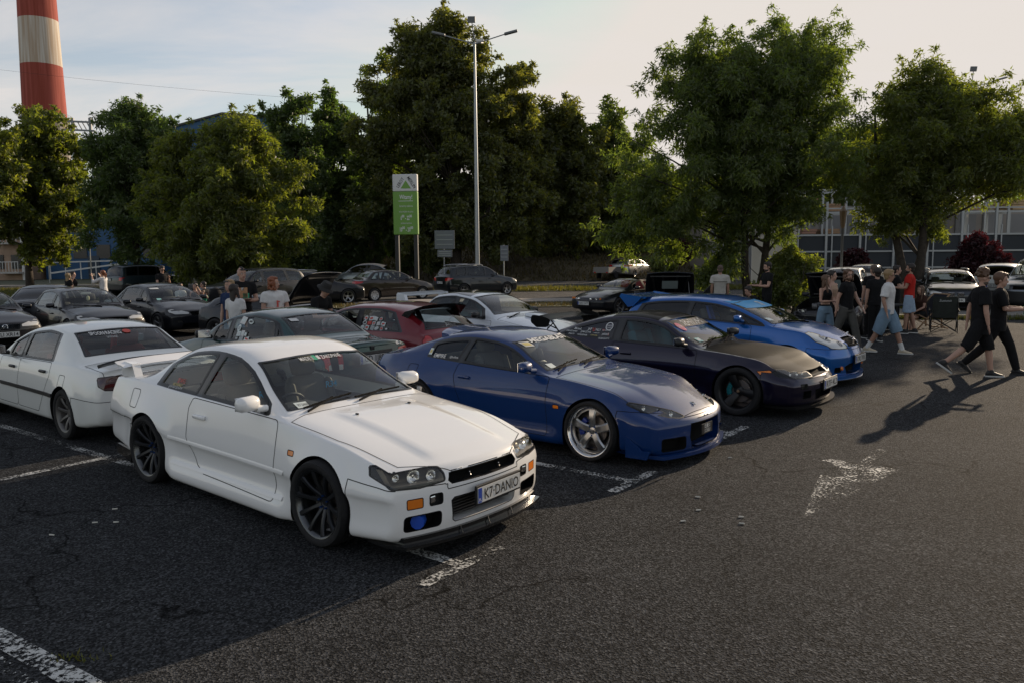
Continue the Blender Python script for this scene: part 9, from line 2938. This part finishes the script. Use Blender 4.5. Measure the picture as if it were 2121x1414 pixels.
# the two men at the right
NK = mat('shoe_black', (.012, .012, .013), rough=.6)
def sleeve_print(I):
 S_, E_, Wd, u, f_ = I['J'][-1]
 for q in range(3):
  MB().box(S_ + u * .13 + Vector((-.03 + q * .035, -.074, 0)), (.022, .006, .018)).build('sleeve_print', PW if q != 1 else mat('print_blue', (.05, .08, .4), rough=.6), I['root'])
person('man with curly hair and sunglasses in a loose black shirt and black shorts, walking right', at(2036, 13.25), R(-14), 1.84, legs=((22, 14), (-26, 24)), arms=(SWINGB, HANG), top=BK, top_fat=1.45, top_len=.16, top_sleeve=.75, bottom=BK, bottom_len=.56, bottom_fat=1.35, hair='curly', hair_m=HB, glasses='sun', beard=HS, head=(10, 8), shoes=NK, extras=sleeve_print, vox=.012)
def bottle_prop(I):
 w_ = (I['J'][-1][2] + I['J'][1][2]) / 2 + Vector((.06, 0, .02))
 m = MB(); m.lathe([(0, -.12), (.033, -.12), (.034, .02), (.014, .07), (.013, .10), (0, .10)], 14, axis='z', c=tuple(w_))
 g = bpy.data.materials.get('bottle_green') or mat('bottle_green', (.03, .45, .06), rough=.1, trans=.4)
 o = m.build('bottle', g, None, smooth=True); o.matrix_world = Matrix.Translation(I['root'].location) @ Matrix.Rotation(I['root'].rotation_euler.z, 4, 'Z')
 tag(o, 'green plastic bottle held by the smiling man at the right', 'bottle')
 MB().lathe([(.0345, -.06), (.0345, .0)], 14, axis='z', c=tuple(w_)).build('bottle_label', mat('label_white', (.6, .65, .66), rough=.5), o)
person('smiling dark-haired man in a black T-shirt and black jeans holding a green bottle', at(2074, 13.6), R(-28), 1.81, legs=((26, 10), (-24, 20)), arms=(HOLDF, HOLDF), top=BK, top_fat=1.2, top_len=.10, top_sleeve=.8, bottom=BK, bottom_fat=1.1, hair='bowl', hair_m=HB, head=(-8, 4), shoes=NK, shoe_sole=NK, extras=bottle_prop, vox=.012)
# ------------------------------------------------------------------ chairs and stroller
def camp_chair():
 p = px(1962, 692)
 root = thing('camping_chair', 'empty dark folding camping chair standing left of the two walking men', 'chair', (p.x, p.y + .2, 0), R(65))
 fm = mat('chair_tube', (.015, .015, .016), rough=.4, metal=.5); fb = cloth('chair_dark', (.030, .034, .030))
 for sd in (1, -1):
  MB().tube([(-.28, sd * .30, .03), (-.30, sd * .28, .95)], .011, 6).build('back_post', fm, root, smooth=True)
  MB().tube([(.26, sd * .30, .03), (.26, sd * .32, .62)], .011, 6).build('front_post', fm, root, smooth=True)
  a = MB(); a.tube([(-.29, sd * .30, .60), (.0, sd * .34, .57), (.27, sd * .33, .62)], .022, 8); a.build('armrest', fb, root, smooth=True)
 for (a, b) in (((-.28, .30, .05), (-.26, -.28, .42)), ((-.28, -.30, .05), (-.26, .28, .42)), ((.26, .30, .05), (.24, -.28, .42)), ((.26, -.30, .05), (.24, .28, .42)), ((-.28, .30, .05), (.24, .30, .42)), ((.26, .30, .05), (-.26, .30, .42)), ((-.28, -.30, .05), (.24, -.30, .42)), ((.26, -.30, .05), (-.26, -.30, .42))):
  MB().tube([a, b], .009, 6).build('cross_brace', fm, root, smooth=True)
 st = MB(); ringloft(st, [(Vector((-.25, 0, .43)), Vector((0, 0, 1)), Vector((0, 1, 0)), .012, .28), (Vector((0, 0, .38)), Vector((0, 0, 1)), Vector((0, 1, 0)), .012, .28), (Vector((.25, 0, .44)), Vector((0, 0, 1)), Vector((0, 1, 0)), .012, .29)], 16); st.build('seat', fb, root, smooth=True)
 bk = MB(); ringloft(bk, [(Vector((-.22, 0, .42)), X_, Y_, .012, .27), (Vector((-.27, 0, .65)), X_, Y_, .012, .28), (Vector((-.31, 0, .95)), X_, Y_, .014, .285)], 16); o = bk.build('backrest', fb, root, smooth=True)
 vs, fs = text_mesh('Summit', .09, .2)
 pyobj('backrest_print', [(-.328, -a, .86 + b) for a, b in vs], fs, mat('print_grey', (.4, .42, .42), rough=.6), o, smooth=False)
camp_chair()
def deck_chair():
 p = at(1918, 21.3)
 root = thing('deck_chair', 'wooden deck chair with dark canvas under the seated woman', 'chair', (p[0], p[1], 0), R(195))
 wd = mat('chair_wood', (.32, .20, .11), rough=.6, noise=.15, nscale=6); fb = cloth('canvas_dark', (.02, .022, .028))
 for sd in (1, -1):
  for (a, b) in (((.45, .03), (-.55, .95)), ((-.55, .03), (.40, .42)), ((-.35, .05), (-.30, .70))):
   mb = MB(); mb.bar((a[0], sd * .28, a[1]), (b[0], sd * .28, b[1]), .035, .025); mb.build('side_rail', wd, root)
 for (x, z) in ((.40, .42), (-.55, .95), (-.55, .05), (.44, .05)):
  mb = MB(); mb.bar((x, -.28, z), (x, .28, z), .03); mb.build('cross_bar', wd, root)
 mb = MB(); ringloft(mb, [(Vector((.40, 0, .42)), Vector((.5, 0, 1)), Y_, .008, .25), (Vector((.05, 0, .33)), Vector((0, 0, 1)), Y_, .008, .25), (Vector((-.25, 0, .48)), Vector((.8, 0, .6)), Y_, .008, .25), (Vector((-.55, 0, .95)), Vector((.8, 0, .6)), Y_, .008, .25)], 12); mb.build('canvas', fb, root, smooth=True)
deck_chair()
def stroller():
 p = at(443, 26.8)
 root = thing('stroller', 'black baby stroller among the seated people at the left', 'stroller', (p[0], p[1], 0), R(120))
 fm = mat('chair_tube', (.015, .015, .016), rough=.4, metal=.5); fb = cloth('black', (.01, .01, .011))
 for sd in (1, -1):
  MB().tube([(.35, sd * .25, .12), (-.05, sd * .24, .60), (-.45, sd * .24, 1.02)], .014, 6).build('frame', mat('rail_silver', ()), root, smooth=True)
  MB().tube([(-.35, sd * .25, .12), (.05, sd * .24, .62)], .014, 6).build('frame', fm, root, smooth=True)
  for x in (.36, -.36):
   w_ = MB(); w_.lathe([(0, .025), (.09, .025), (.115, .02), (.12, 0), (.115, -.02), (.09, -.025), (0, -.025)], 18, c=(x, sd * .27, .12)); w_.build('wheel', RUB(), root, smooth=True)
 MB().tube([(-.45, -.24, 1.02), (-.45, .24, 1.02)], .018, 8).build('handle', fm, root, smooth=True)
 MB().box((.05, 0, .55), (.55, .40, .22), ch=.06).build('seat', fb, root, smooth=True)
 h = MB(); h.ball((-.12, 0, .78), (.30, .22, .30), 16, 10); h.build('hood', fb, root, smooth=True)
 MB().box((0, 0, .25), (.5, .36, .16), ch=.03).build('basket', fb, root, smooth=True)
stroller()
def table():
 p = at(1845, 20.6)
 root = thing('folding_table', 'dark folding table behind the white T-shirt man', 'table', (p[0], p[1], 0), R(10))
 MB().box((0, 0, .72), (.9, .55, .04), ch=.01).build('table_top', mat('table_dark', (.03, .03, .032), rough=.5), root)
 for x in (-.4, .4):
  for y in (-.22, .22): MB().bar((x, y, 0), (x * .95, y, .70), .03).build('leg', BLACK(), root)
table()
